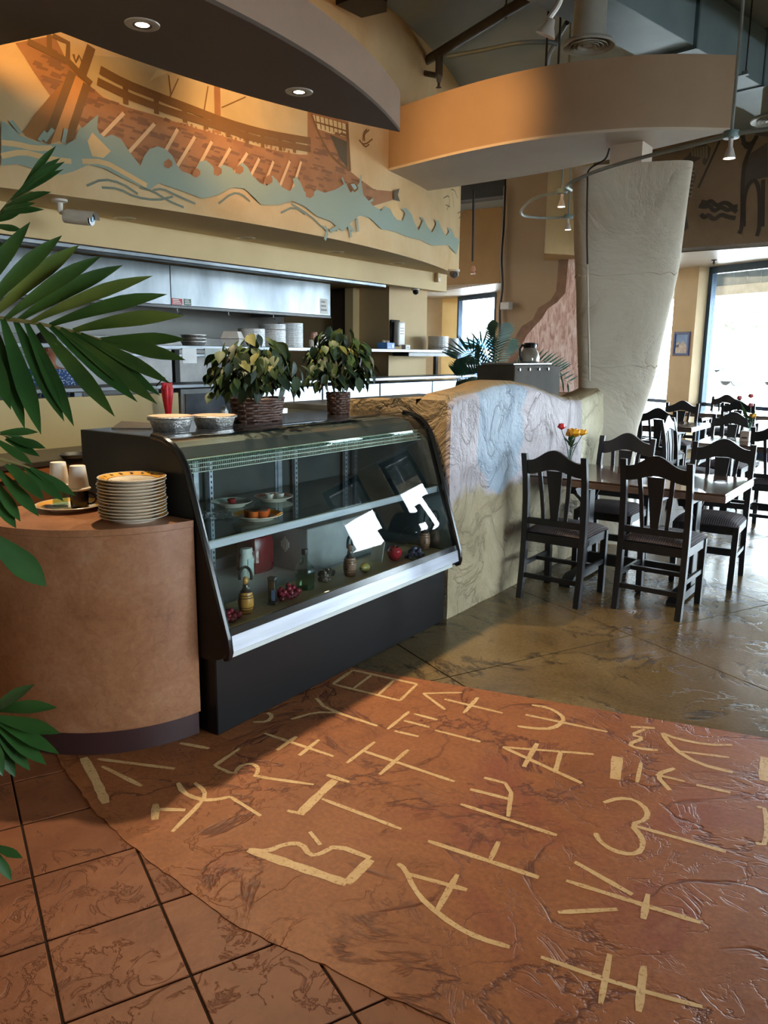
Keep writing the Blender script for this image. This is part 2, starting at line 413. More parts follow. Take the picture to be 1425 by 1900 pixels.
for gs, f, wd in ((GA, A5, 0.018), (GAT, A5, 0.045), (GB, A4, 0.018), (GBT, A4, 0.031)):
    for k, g in enumerate(gs):
        bm = bmesh.new(); ribbon2(bm, [Zp(*f(p))[:2] for p in chaikin(g, 1)], wd*gr.uniform(.85,1.15), 0.0013+0.0001*(k % 4), gr)
        struct('painted_stroke', bm, M_glyph, floor, sm=None)

# ---- ceiling
M_ceil = plain('blue grey ceiling paint', (158,170,176), 0.85, c2=(146,158,165), scale=1.2)
CZ = 4.45
bm = bmesh.new(); box(bm, (-14, -8, CZ), (14, 20, CZ+0.15)); struct('ceiling', bm, M_ceil)

# ---- window wall (far), turned against the kitchen
ZW = 2.98
Q0 = Zp(1321.7,496,ZW)[:2]; QL = (Zp(853,550,ZW)[:2]+Zp(925,543,ZW)[:2])/2
WU = (Q0-QL)/np.linalg.norm(Q0-QL); WN = np.array([WU[1], -WU[0]])       # WU to the right, WN into the room
if np.dot(WN, -Q0) < 0: WN = -WN
WA = math.atan2(WU[1], WU[0])
def wpt(s, d=0.0): return Q0+WU*s+WN*d
def wbox(bm, s0, s1, d0, d1, z0, z1, bev=0):
    c = wpt((s0+s1)/2, (d0+d1)/2); 
    obox(bm, (c[0], c[1], (z0+z1)/2), (abs(s1-s0)/2, abs(d1-d0)/2, (z1-z0)/2), WA, bev)
def s_of(px, py): p = PLp(px, py, Q0, WN); return float(np.dot(p[:2]-Q0, WU)), p[2]
sL0 = s_of(853,550)[0]; sL1 = s_of(925,543)[0]
M_pillar = plain('beige pillar paint', (206,184,150), 0.75, c2=(190,168,134), scale=2)
M_yellow = plain('yellow wall paint', (236,206,144), 0.75, c2=(226,194,130), scale=2)
M_frame = plain('dark blue window frame', (52,78,104), 0.35, 0.3)
M_tanwall = plain('tan wall paint', (178,150,112), 0.8, c2=(164,136,98), scale=2.5)
wins = [(sL0, sL1), (-3.4, -0.5), (0.0, 2.7), (3.15, 5.85), (6.42, 6.98), (7.35, 8.05)]
solid = [(-9.0, sL0, M_yellow), (sL1, -3.4, M_tanwall), (-0.5, 0.0, M_pillar), (2.7, 3.15, M_pillar), (5.85, 6.42, M_pillar), (6.98, 7.35, M_pillar), (8.05, 14.2, M_pillar)]
for k, (a, b, m) in enumerate(solid):
    bm = bmesh.new(); wbox(bm, a, b, -0.1, 0.28 if b-a < 0.6 else 0.05, 0, ZW); struct('wall_window_side.%03d' % k if k else 'wall_window_side', bm, m)
bm = bmesh.new(); wbox(bm, -9.0, 14.2, -0.12, 0.03, ZW, CZ); struct('wall_window_header', bm, M_pillar)
for k, (a, b) in enumerate(wins):
    wn = obj('window_%d' % (k+1), *(lambda B: (wbox(B, a, b, -0.06, 0.06, 0.0, 0.12), B)[1:])(bmesh.new()), M_frame); wn['kind'] = 'structure'
    bm = bmesh.new(); fw = 0.075
    wbox(bm, a, a+fw, -0.05, 0.06, 0.12, ZW-0.09); wbox(bm, b-fw, b, -0.05, 0.06, 0.12, ZW-0.09); wbox(bm, a, b, -0.05, 0.06, ZW-0.11, ZW); 
    obj('window_frame', bm, M_frame, wn)
    bm = bmesh.new(); wbox(bm, a+fw, b-fw, -0.03, 0.04, 0.74, 0.80); obj('mullion', bm, M_frame, wn)
    for z0, z1 in ((0.12, 0.74), (0.80, ZW-0.11)):
        bm = bmesh.new(); wbox(bm, a+fw, b-fw, -0.006, 0.0, z0, z1); obj('pane', bm, M_glass, wn)
    pn_ = 'window_portal' if k < 3 else 'window_portal_offscreen'      # sky portals: they only guide the daylight through the glass
    ld_ = bpy.data.lights.new(pn_, 'AREA'); lo = bpy.data.objects.new(pn_, ld_); COL.objects.link(lo)
    ld_.shape = 'RECTANGLE'; ld_.size = b-a; ld_.size_y = ZW-0.2; ld_.cycles.is_portal = True
    c = wpt((a+b)/2, 0.10); lo.location = (c[0], c[1], ZW/2+0.05)
    lo.rotation_euler = Vector((WN[0], WN[1], 0)).to_track_quat('-Z', 'Y').to_euler()
# soffit boards above the windows
M_soffit = plain('white soffit boards', (236,232,228), 0.35, c2=(214,208,206), scale=6, stretch=(0.3,3,1))
FA = Zp(1255,468,ZW)[:2]; FB = Zp(1425,456,ZW)[:2]; BXA = Zp(1010,470,ZW)[:2]; BXB = Zp(1060,473,ZW)[:2]
LFA = Zp(860,528,ZW)[:2]; LFB = Zp(927,525,ZW)[:2]
fd = (FB-FA)/np.linalg.norm(FB-FA); FR = FA+fd*3.0
FA0 = FA-fd*1.1
bm = bmesh.new(); prism(bm, [tuple(FA0), tuple(FR), tuple(wpt(8.0, 0)), tuple(wpt(-3.4, 0))], 'z', ZW, ZW+0.05); struct('trim_1', bm, M_soffit)
bm = bmesh.new(); q = LFB-WU*3.5; prism(bm, [tuple(q), tuple(LFB), tuple(wpt(sL1+.2, 0)), tuple(wpt(sL0-1.6, 0))], 'z', ZW, ZW+0.05); struct('trim_2', bm, M_soffit)
# fascia with animal mural
M_fascia = stucco('brown fascia plaster', [(128,106,84), (146,122,98), (158,134,108)], 1.3, 4, 0.25)
bm = bmesh.new()
def vwall(bm, a, b, z0, z1, th=0.06):
    a = np.array(a, float); b = np.array(b, float); d = (b-a)/np.linalg.norm(b-a); n = np.array([-d[1], d[0]])*th
    prism(bm, [tuple(a), tuple(b), tuple(b+n), tuple(a+n)], 'z', z0, z1)
vwall(bm, FA0, FR, ZW, CZ, 0.08); wall_fascia = struct('wall_fascia', bm, M_fascia)
M_tanbox = stucco('tan drop box plaster', [(178,148,104), (196,166,120)], 1.5, 5, 0.2)
bm = bmesh.new(); away = BXA/np.linalg.norm(BXA)
prism(bm, [tuple(BXA), tuple(BXB), tuple(BXB+away*0.6+np.array([0.35,0])), tuple(BXA+away*0.9)], 'z', ZW, CZ); struct('wall_drop_box', bm, M_tanbox)
M_ochre = plain('ochre brown paint', (150,116,72), 0.8, c2=(136,102,62), scale=1.5)
bm = bmesh.new(); vwall(bm, LFB-WU*0, LFB-(LFB-LFA)*4.5, ZW, CZ, -0.08); struct('wall_far_fascia', bm, M_ochre)
bm = bmesh.new(); q1 = Yp(870,356,12.6); q2 = Yp(936,350,12.6); box(bm, (q1[0]-1.5, 12.6, float(Yp(905,366,12.6)[2])), (q2[0], 12.9, CZ)); struct('trim_6', bm, plain('black header', (26,28,32), 0.5))
# tan wall with the painted rock beside the column
W0 = Yp(928,640,12.0)[:2]; W1 = np.array([-4.3, 11.75])
M_umber = plain('umber wall paint', (150,126,98), 0.8, c2=(140,116,90), scale=1.5)
bm = bmesh.new(); vwall(bm, W0, W1, 0, CZ, 0.12); wall_rock = struct('wall_rock_mural', bm, M_umber)
# outer walls that close the room (right and behind the camera)
WR = wpt(14.2, 0); BK = WR+WN*12.4
def lbox(bm, A, d, n, s0, s1, d0, d1, z0, z1):
    c = A+d*(s0+s1)/2+n*(d0+d1)/2; obox(bm, (c[0], c[1], (z0+z1)/2), (abs(s1-s0)/2, abs(d1-d0)/2, (z1-z0)/2), math.atan2(d[1], d[0]))
def glazed_wall(name, A, d, n, length, bays, num, head=2.98):
    e_ = [0.0]
    for a, b in bays: e_ += [a, b]
    e_.append(length); bm = bmesh.new()
    for a, b in zip(e_[0::2], e_[1::2]): lbox(bm, A, d, n, a, b, -0.12, 0.0, 0, head)
    lbox(bm, A, d, n, 0, length, -0.12, 0.0, head, CZ); struct(name, bm, M_pillar)
    for k, (a, b) in enumerate(bays):
        B = bmesh.new(); lbox(B, A, d, n, a, b, -0.09, 0.0, 0.0, 0.12); wn = obj('window_%d' % (num+k), B, M_frame); wn['kind'] = 'structure'
        for q in ((a, a+.075, .12, head-.1), (b-.075, b, .12, head-.1), (a, b, head-.1, head), (a+.075, b-.075, .74, .80)):
            B = bmesh.new(); lbox(B, A, d, n, q[0], q[1], -0.08, 0.01, q[2], q[3]); obj('frame_bar', B, M_frame, wn)
        for z0, z1 in ((0.12, 0.74), (0.80, head-.1)):
            B = bmesh.new(); lbox(B, A, d, n, a+.075, b-.075, -0.04, -0.034, z0, z1); obj('pane', B, M_glass, wn)
        l_ = bpy.data.lights.new('window_right_offscreen', 'AREA'); lo = bpy.data.objects.new('window_right_offscreen', l_); COL.objects.link(lo); l_.shape = 'RECTANGLE'; l_.size = b-a; l_.size_y = head-.2; l_.cycles.is_portal = True
        c = A+d*(a+b)/2+n*0.05; lo.location = (c[0], c[1], head/2+.05); lo.rotation_euler = Vector((n[0], n[1], 0)).to_track_quat('-Z', 'Y').to_euler()
# daylight on the chairs' and table's right-hand faces comes from this side
glazed_wall('wall_right', WR, WN, -WU, 12.4, [(0.6,3.3),(3.75,6.45)], 7)
bm = bmesh.new(); vwall(bm, BK, BK-WU*23.4, 0, CZ, 0.12); struct('wall_back', bm, M_pillar)
bm = bmesh.new(); vwall(bm, wpt(-9.0, 0), wpt(-9.2, 12.5), 0, CZ, 0.12); struct('wall_left', bm, M_pillar)
# ================================================================== KITCHEN BULKHEAD WITH THE SHIP MURAL
KS = 1.22                        # distance factor from the column under the beam
def sc(p): return CAM+(np.asarray(p)-CAM)*KS
_my = np.array([1.5,2.165,2.787,3.581,4.171,4.855,5.727,6.513,6.94]); _mx = np.array([-3.95,-3.755,-3.618,-3.462,-3.457,-3.514,-3.711,-3.912,-4.03])
_mc = np.polyfit(_my, _mx, 3)
def mX(Y): return KS*float(np.polyval(_mc, Y/KS))
MZ0 = EYE+(2.3-EYE)*KS           # soffit height
MYE = 8.45                       # far end of the mural wall
def mural_hit(x, y):
    d = ray(x, y); ts = np.linspace(1.5, 14, 700); P = CAM+np.outer(ts, d)
    g = P[:,0]-KS*np.polyval(_mc, P[:,1]/KS); i = np.where(g[:-1]*g[1:] < 0)[0]
    if not len(i): return None
    i = i[0]; t = ts[i]+(ts[i+1]-ts[i])*g[i]/(g[i]-g[i+1]); return CAM+d*t
def mural_uz(x, y):
    p = mural_hit(x, y); 
    return None if p is None else (p[1], p[2])
M_mural = stucco('peach mural plaster', [(198,164,116), (212,182,138), (220,196,156)], 1.6, 3, 0.12, rough=0.8)
ys = np.linspace(0.4, MYE, 70)
bm = bmesh.new()
fr = [(mX(y), y) for y in ys]
poly = fr+[(mX(MYE)-0.3, MYE+0.02), (-6.9, MYE+0.02), (-6.9, 0.4)]
# front skin and end, bottom (soffit) separate
A = [bm.verts.new((x, y, MZ0)) for x, y in fr]; B = [bm.verts.new((x, y, CZ)) for x, y in fr]
A2 = [bm.verts.new((x-0.12, y, MZ0)) for x, y in fr]; B2 = [bm.verts.new((x-0.12, y, CZ)) for x, y in fr]
for i in range(len(fr)-1):
    bm.faces.new((A[i], A[i+1], B[i+1], B[i])); bm.faces.new((A2[i+1], A2[i], B2[i], B2[i+1])); bm.faces.new((A2[i], A2[i+1], A[i+1], A[i])); bm.faces.new((B[i], B[i+1], B2[i+1], B2[i]))
bm.faces.new((A[0], B[0], B2[0], A2[0])); bm.faces.new((A[-1], A2[-1], B2[-1], B[-1]))
wall_mural = struct('wall_mural', bm, M_mural, sm=50)
M_olive = plain('cream header paint', (216,190,142), 0.65, c2=(206,180,132), scale=2)
HX = -4.97
bm = bmesh.new(); prism(bm, [(x-0.001, y) for x, y in fr]+[(-6.9, MYE), (-6.9, 0.4)], 'z', MZ0-0.005, MZ0+0.035); struct('ceiling_kitchen_soffit', bm, M_olive, sm=None)
bm = bmesh.new(); box(bm, (mX(MYE)-0.115, MYE-0.05, MZ0), (-6.9, MYE+0.02, CZ)); struct('wall_mural_end', bm, M_mural)
# painted shapes: 2D polygons in (Y,Z) bent onto the curved wall
def decal(name, px, m, layer, mesh_smooth=0, parent=None):
    pts = [mural_uz(*p) for p in px]; pts = [p for p in pts if p is not None and p[0] < MYE-0.01]
    return decal_uz(name, pts, m, layer)
def decal_uz(name, pts, m, layer):
    bm = bmesh.new()
    vs_ = [bm.verts.new((0, p[0], p[1])) for p in pts]
    for t in tessellate_polygon([[Vector((p[0], p[1], 0)) for p in pts]]):
        try: bm.faces.new([vs_[i] for i in t])
        except ValueError: pass
    y0 = min(p[0] for p in pts); y1 = max(p[0] for p in pts)
    yy = math.ceil(y0/0.12)*0.12
    while yy < y1:
        bmesh.ops.bisect_plane(bm, geom=bm.verts[:]+bm.edges[:]+bm.faces[:], plane_co=(0, yy, 0), plane_no=(0, 1, 0)); yy += 0.12
    off = 0.002+0.0013*layer
    for v in bm.verts:
        v.co.x = mX(v.co.y)+off; v.co.z = max(v.co.z, MZ0+0.002)
    for f in bm.faces:
        f.normal_update()
        if f.normal.x < 0: f.normal_flip()
    return obj(name, bm, m, wall_mural, sm=None)
def stroke(name, px, width, m, layer, sm_=1):
    pts = []
    for p in chaikin([tuple(map(float, q)) for q in px], sm_):
        q = mural_uz(*p)
        if q is not None: pts.append(np.array(q))
    bm = bmesh.new(); off = 0.002+0.0013*layer; pts = resample(pts, 0.05); L, R = [], []
    for i, p in enumerate(pts):
        t = pts[min(i+1, len(pts)-1)]-pts[max(i-1, 0)]; t = t/(np.linalg.norm(t)+1e-9); n = np.array([-t[1], t[0]])
        for S, sg in ((L, 1), (R, -1)):
            q = p+n*sg*width*0.5; S.append(bm.verts.new((mX(q[0])+off, q[0], q[1])))
    for i in range(len(pts)-1): bm.faces.new((R[i], R[i+1], L[i+1], L[i]))
    for f in bm.faces:
        f.normal_update()
        if f.normal.x < 0: f.normal_flip()
    return obj(name, bm, m, wall_mural, sm=None)
def paint(name, c, c2=None, scale=4): return plain('mural paint '+name, c, 0.8, c2=c2 or tuple(x*0.92 for x in c), scale=scale)
P_hull = paint('hull brown', (170,122,82), (150,104,70), 7); P_plank = paint('plank brown', (136,98,70)); P_rail = paint('rail brown', (130,96,56))
P_oar = paint('oar cream', (222,186,144)); P_wave = paint('wave blue', (142,160,152), (152,164,146), 2); P_rud = paint('rudder tan', (168,116,62)); P_rud2 = paint('rudder peach', (208,150,92))
P_line = paint('line grey', (130,138,124)); P_dk = paint('charcoal', (92,82,62)); P_pale = paint('pale cream', (226,206,160)); P_sky = paint('sail pale', (206,184,142)); P_eye = paint('eye blue', (160,184,184)); P_tan = paint('peach', (226,190,136))
R1 = lambda p: (p[0]*0.2105, 60+p[1]*0.2105); R2 = lambda p: (260+p[0]*0.2526, 120+p[1]*0.2526); R3 = lambda p: (560+p[0]*0.2386, 190+p[1]*0.2386); R4 = lambda p: (p[0]*0.2316, 250+p[1]*0.2316)
# sail / background above the deck
decal('painted_sail', [(150,100),(250,110),(400,155),(575,206),(575,290),(520,283),(430,260),(330,230),(235,200),(165,160)], P_sky, 0)
hull = [(28,80),(100,66),(125,116),(165,158),(190,180),(235,199),(285,213),(330,228),(380,243),(430,258),(480,272),(520,281),(555,287),(570,287),(570,206),(600,214),(646,226),(647,316),(665,331),(694,352),(727,355),(728,371),(686,384),(640,385),(600,382),(500,352),(400,332),(330,327),(250,312),(200,290),(170,262),(150,235),(120,200),(92,177),(60,130),(45,105)]
decal('painted_hull', hull, P_hull, 1)
# plank brush marks
pr = random.Random(11); bm = bmesh.new()
def inpoly(p, poly):
    c = False; n = len(poly)
    for i in range(n):
        a, b = poly[i], poly[i-1]
        if (a[1] > p[1]) != (b[1] > p[1]) and p[0] < (b[0]-a[0])*(p[1]-a[1])/(b[1]-a[1])+a[0]: c = not c
    return c
hh = [p for p in hull]
cnt = 0
while cnt < 210:
    x = pr.uniform(40, 690); y = pr.uniform(85, 372); ln_ = pr.uniform(10, 34)*(1-0.4*x/700); sl = 0.24
    if not (inpoly((x, y), hh) and inpoly((x+ln_, y+ln_*sl), hh)): continue
    q0 = mural_uz(x, y); q1 = mural_uz(x+ln_, y+ln_*sl)
    wv = pr.uniform(.012, .03); off = 0.0052
    vv = [bm.verts.new((mX(a)+off, a, b)) for a, b in ((q0[0], q0[1]-wv*.3), (q1[0], q1[1]-wv*.5), (q1[0]+.01, q1[1]+wv*.3), (q0[0]+.015, q0[1]+wv*.6))]
    f = bm.faces.new(vv); f.normal_update()
    if f.normal.x < 0: f.normal_flip()
    cnt += 1
obj('painted_plank_marks', bm, P_plank, wall_mural, kind='stuff', sm=None)
# prow details
decal('painted_prow_panel', [R3(p) for p in [(75,95),(345,170),(345,270),(215,240),(115,205)]], P_pale, 2)
decal('painted_prow_window', [R3(p) for p in [(215,250),(345,305),(352,515),(290,430)]], P_dk, 3)
for a, b in (((345,165),(368,535)),): stroke('painted_prow_post', [R3(a), R3(b)], 0.04, P_rail, 4)
stroke('painted_prow_curve', [R3(p) for p in [(70,90),(110,210),(200,390),(290,480),(365,530)]], 0.022, P_rail, 4)
for k in range(8): stroke('painted_grid_line', [R3((100+k*34, 100+k*9)), R3((112+k*33, 200+k*9))], 0.012, P_rail, 4, 0)
stroke('painted_grid_line', [R3((90,150)), R3((345,225))], 0.012, P_rail, 4, 0)
# stern
decal('painted_rudder', [(126,142),(92,178),(62,215),(42,245),(46,252),(72,263),(88,262),(134,140)], P_rud, 3)
decal('painted_rudder', [(136,138),(160,156),(130,255),(92,268),(100,240)], P_rud2, 3)
for a, b, w_ in (((133,134),(84,266),.045), ((160,157),(124,266),.045), ((168,87),(150,140),.05)): stroke('painted_steering_oar', [a, b], w_, P_rail, 5, 0)
for g, w_ in (([(50,77),(88,96),(125,114),(150,140),(168,156)], .035), ([(90,64),(90,97)], .028), ([(96,66),(125,80),(124,113)], .028), ([R1(p) for p in [(640,195),(660,265),(690,205),(715,265),(740,250)]], .015)): stroke('painted_stern_rail', g, w_, P_rail, 5, 0)
# deck rail
stroke('painted_deck_rail', [(184,130),(230,155),(288,178),(360,205),(420,228),(480,245),(520,253),(575,262)], 0.05, P_rail, 5)
stroke('painted_deck_rail', [(179,151),(228,175),(287,198),(340,215),(420,240),(470,258),(520,267),(575,277)], 0.045, P_rail, 5)
for x, a, b in ((231,154,194),(288,178,212),(341,200,228),(380,212,240),(422,228,254),(456,238,266),(485,245,274),(518,252,280),(544,257,284)): stroke('painted_rail_post', [(x, a), (x+1, b)], 0.035, P_rail, 5, 0)
stroke('painted_mast', [(402,160),(404,248)], 0.05, P_hull, 2, 0)
for g in ([(330,146),(310,190)], [(385,160),(378,205)], [(455,180),(410,200)], [(312,140),(316,175)]): stroke('painted_rope', g, 0.008, P_rail, 3, 0)
decal('painted_sail_tip', [R2(p) for p in [(120,35),(200,60),(100,100),(60,130)]], P_pale, 2)
for k in range(26):
    x = 330+k*8.2; y = 232+ (x-330)*0.24+pr.uniform(-4, 2); r_ = pr.uniform(1.5, 3)
    decal('painted_deck_figure', [(x-r_, y-r_*1.6), (x+r_*.4, y-r_*2), (x+r_, y), (x, y+r_*1.6), (x-r_, y+r_*.8)], P_hull, 3)
# oars
OA = [((228,210),(164,276)), ((285,230),(237,283))]+[(R2(a), R2(b)) for a, b in (((268,475),(165,660)),((395,530),(265,745)),((520,565),(385,815)),((655,615),(550,795)),((780,650),(685,795)),((868,690),(800,825)),((972,710),(905,880)),((1092,708),(1020,890)),((1175,712),(1105,940)))]
for a, b in OA:
    stroke('painted_oar', [a, b], 0.022, P_oar, 7, 0)
    decal('painted_oar_port', [(a[0]-2.5,a[1]), (a[0],a[1]-3), (a[0]+3,a[1]), (a[0],a[1]+3)], P_rail, 6)
# waves
wt = [(0,225),(15,232),(35,252),(60,262),(85,268),(120,268),(140,258),(150,238),(165,225),(180,213),(178,238),(182,247),(190,254),(193,255),(205,250),(222,258),(240,285),(258,308),(265,290),(275,277),(290,272),(305,277),(318,290),(325,305),(335,318),(355,325),(362,312),(368,300),(380,298),(392,308),(398,320),(402,312),(412,306),(428,312),(434,322),(438,308),(447,302),(457,310),(465,325),(480,340),(494,345),(497,332),(503,326),(512,335),(520,347),(535,355),(545,345),(540,333),(548,328),(556,340),(562,355),(575,362),(585,352),(600,358),(620,352),(640,340),(648,358),(660,345),(668,335),(672,362),(690,382),(705,390),(712,383),(722,388),(728,400),(735,408),(745,410),(750,395),(742,388),(752,386),(762,398),(768,415),(775,428),(782,410),(776,404),(783,404),(790,418),(800,432),(808,415),(804,408),(812,410),(818,425),(826,438),(832,430),(828,422),(836,425),(842,440),(852,445),(857,432),(853,428),(861,432),(866,448),(868,452)]
wb = [(866,476),(858,470),(845,472),(830,455),(800,456),(780,446),(755,440),(730,430),(705,425),(685,405),(665,400),(650,412),(634,430),(610,410),(586,402),(563,383),(540,373),(513,380),(482,380),(452,350),(427,348),(401,362),(374,369),(336,355),(293,340),(275,352),(235,336),(192,313),(162,306),(135,318),(111,325),(70,317),(30,305),(0,308)]
decal('painted_waves', wt+wb, P_wave, 8)
decal('painted_wave_curl', [R1(p) for p in [(760,960),(800,885),(880,965),(965,1050),(900,1110),(800,1095)]], P_tan, 9)
for c in ((310,305),(362,322),(402,319),(442,316),(496,335),(573,360)):
    decal('painted_wave_curl', [(c[0]-8,c[1]-4),(c[0],c[1]-10),(c[0]+7,c[1]-5),(c[0]+7,c[1]+3),(c[0],c[1]+8),(c[0]-8,c[1]+5)], P_hull, 9)
for g in ([(0,290),(40,282),(70,290),(100,297),(130,300)], [(0,265),(30,268),(60,276),(95,275)], [(150,300),(190,300),(230,322),(270,345)]): stroke('painted_foam_line', g, 0.03, P_tan, 9)
for g in ([(160,345),(190,332),(225,340),(255,360)], [(188,348),(220,350),(250,366),(290,372),(320,365)], [(283,353),(300,350),(325,362),(362,378)], [(405,378),(430,358),(448,360),(463,374)], [(258,348),(282,354),(310,372),(340,385)], [(520,395),(545,383),(565,398)], [(540,378),(575,400),(600,425),(625,428)]): stroke('painted_ripple', g, 0.014, P_line, 2)
for g in ([(610,430),(640,412),(655,430)], [(600,420),(606,432),(600,445)], [(640,405),(650,440)], [(660,405),(662,430)]): stroke('painted_splash', g, 0.03, P_wave, 9)
for g in ([(632,330),(650,375)], [(668,325),(660,370)], [(640,345),(655,378)], [(690,370),(668,385)], [(70,262),(82,245)], [(80,262),(96,240)], [(115,265),(120,240)], [(140,258),(150,238)], [(18,225),(36,248)]): stroke('painted_spray', g, 0.022, P_wave, 10, 0)
decal('painted_eye', [(641,341),(655,338),(664,350),(656,357),(646,350)], P_rail, 9); decal('painted_eye', [(648,342),(655,341),(660,349),(655,353)], P_eye, 10)
decal('painted_bow_tip', [(728,354),(739,350),(736,362),(740,374),(728,371)], P_dk, 9)
decal('painted_foam', [(690,388),(705,384),(733,371),(748,402),(740,410),(725,398),(712,388)], P_tan, 2)
for g in ([(665,260),(672,268),(680,266)], [(676,262),(674,250),(684,241)], [(672,262),(674,246),(680,240)], [(680,266),(690,258)], [(666,260),(676,274),(684,268)]): stroke('painted_bird', g, 0.012, P_rail, 4, 1)
for g in ([(822,368),(832,362),(834,376),(828,390)], [(836,352),(842,352),(848,368)], [(838,356),(841,385)], [(848,396),(858,390),(862,402)], [(850,406),(856,398),(858,410)], [(826,380),(834,384)]): stroke('painted_bird', g, 0.010, P_dk, 4, 1)

# header above the pass
M_header = plain('cream header paint', (216,190,142), 0.65, c2=(206,180,132), scale=2)
HZ0 = 2.27; HYE = Xp(829,520,HX)[1]
hb = [float(Xp(x, y, HX)[2]) for x, y in ((100,445),(500,501),(643,516))]
HZ0 = sum(hb)/3
bm = bmesh.new(); box(bm, (HX-0.14, 0.6, HZ0), (HX, HYE, MZ0-0.005)); struct('wall_header', bm, M_header)
bm = bmesh.new(); box(bm, (-6.9, 0.6, HZ0+0.03), (HX-0.14, HYE-0.1, HZ0+0.06)); struct('ceiling_kitchen', bm, plain('cream header paint', (216,190,142)))
bm = bmesh.new(); box(bm, (HX-0.13, 0.7, HZ0-0.035), (HX-0.02, 7.05, HZ0-0.001), 0.006); struct('trim_3', bm, M_steel)

# ================================================================== LENS-SHAPED CANOPY (brown underside)
DZ0, DZ1 = 2.95, 3.19
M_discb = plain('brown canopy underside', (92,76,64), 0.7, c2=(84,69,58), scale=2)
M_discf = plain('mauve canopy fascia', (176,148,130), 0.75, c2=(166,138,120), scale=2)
tip = Zp(742,245,DZ0)[:2]
rear = [Zp(x, y, DZ0)[:2] for x, y in ((660,226),(575,205),(480,183),(390,154),(249,108),(101,62),(0,23))]
front = [Zp(x, y, DZ0)[:2] for x, y in ((700,205),(650,163),(600,125),(520,75),(460,38),(400,5))]
rear.append(np.array([rear[-1][0]+0.25, 1.2])); front.append(np.array([front[-1][0]-0.02, 1.9])); front.append(np.array([front[-1][0]-0.2, 1.2]))
def cr_spline(pts, n=6):
    pts = [np.array(p, float) for p in pts]; P = [2*pts[0]-pts[1]]+pts+[2*pts[-1]-pts[-2]]; out = []
    for i in range(1, len(P)-2):
        for k in range(n):
            t = k/n; a, b, c, d = P[i-1], P[i], P[i+1], P[i+2]
            out.append(0.5*((2*b)+(c-a)*t+(2*a-5*b+4*c-d)*t*t+(3*b-a-3*c+d)*t**3))
    return out+[pts[-1]]
# least-squares smooth arcs
def smooth_arc(pts, tipp, deg=2):
    P = np.array([tipp]+list(pts)); yv = P[:,1]; wv = np.ones(len(P)); wv[0] = 12
    c = np.polyfit(yv, P[:,0], deg, w=wv); yy = np.linspace(tipp[1], 1.2, 28); return [np.array((np.polyval(c, y), y)) for y in yy]
fa = smooth_arc(front, tip); ra = smooth_arc(rear, tip)
ra[0] = fa[0] = tip
outline = [tuple(p) for p in fa]+[tuple(p) for p in ra[:0:-1]]
canopy = thing('ceiling_canopy', 'brown lens-shaped dropped canopy with two lit downlights and mauve edge', 'canopy', (tip[0], tip[1], DZ0))
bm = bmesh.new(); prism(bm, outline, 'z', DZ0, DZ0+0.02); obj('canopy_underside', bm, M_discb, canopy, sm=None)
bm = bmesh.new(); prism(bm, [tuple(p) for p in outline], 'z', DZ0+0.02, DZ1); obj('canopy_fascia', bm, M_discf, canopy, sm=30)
M_trimring = plain('satin ring', (210,205,196), 0.35, 0.3)
for (x, y) in ((264,45),(555,170)):
    c = Zp(x, y, DZ0); 
    dl = thing('recessed_downlight', 'lit round recessed downlight %s in brown canopy underside' % ('farther from the canopy tip' if x < 400 else 'closer to the canopy tip'), 'downlight', (c[0], c[1], DZ0), group='lit canopy downlights')
    bm = bmesh.new(); lathe(bm, [(0.040,-0.004),(0.062,-0.008),(0.074,-0.004),(0.076,0.0),(0.038,0.0)], (0,0,0), 28, cap=False); obj('trim_ring', bm, M_trimring, dl, world=False)
    bm = bmesh.new(); lathe(bm, [(0.0,-0.001),(0.028,-0.003),(0.032,-0.0005)], (0,0,0), 20, cap=False); obj('lamp_face', bm, emit('warm lamp', (255,226,170), 26), dl, world=False)
    bm = bmesh.new(); lathe(bm, [(0.030,-0.0045),(0.041,-0.006),(0.041,-0.002)], (0,0,0), 20, cap=False); obj('baffle', bm, plain('dark baffle', (90,80,66), 0.3, 0.5), dl, world=False)
    l = bpy.data.lights.new('downlight_lamp', 'SPOT'); l.energy = 44; l.color = (1, .76, .48); l.spot_size = radians(125); l.spot_blend = .9; l.shadow_soft_size = .03
    lo = bpy.data.objects.new('downlight_lamp', l); COL.objects.link(lo); lo.location = (c[0], c[1], DZ0-0.03)
# left soffit piece between canopy and mural
EA = Zp(0,84,3.05)[:2]; EB = Zp(101,62,3.05)[:2]; ed = (EB-EA)/np.linalg.norm(EB-EA)
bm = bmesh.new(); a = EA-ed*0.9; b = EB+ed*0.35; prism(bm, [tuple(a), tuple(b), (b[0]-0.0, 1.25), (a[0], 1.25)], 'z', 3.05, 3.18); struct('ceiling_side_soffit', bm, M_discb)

# ================================================================== CURVED BEAM OVER THE COLUMN
BZ0 = float(sc([0,0,2.86])[2]); BZ1 = BZ0+0.50
M_beamf = plain('taupe beam paint', (172,146,120), 0.75, c2=(162,136,110), scale=2)
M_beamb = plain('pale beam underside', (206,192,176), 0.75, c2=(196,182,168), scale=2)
fpx = [(716,318),(860,283),(1000,258),(1150,244),(1250,241),(1355,243)]; rpx = [(803,353),(1000,322),(1130,296),(1250,268)]
bf = [Zp(x, y, BZ0)[:2] for x, y in fpx]; br = [Zp(x, y, BZ0)[:2] for x, y in rpx]
bfs = cr_spline([2*bf[0]-bf[1]]+bf if False else bf, 8); brs = cr_spline(br+[bf[-1]], 8)
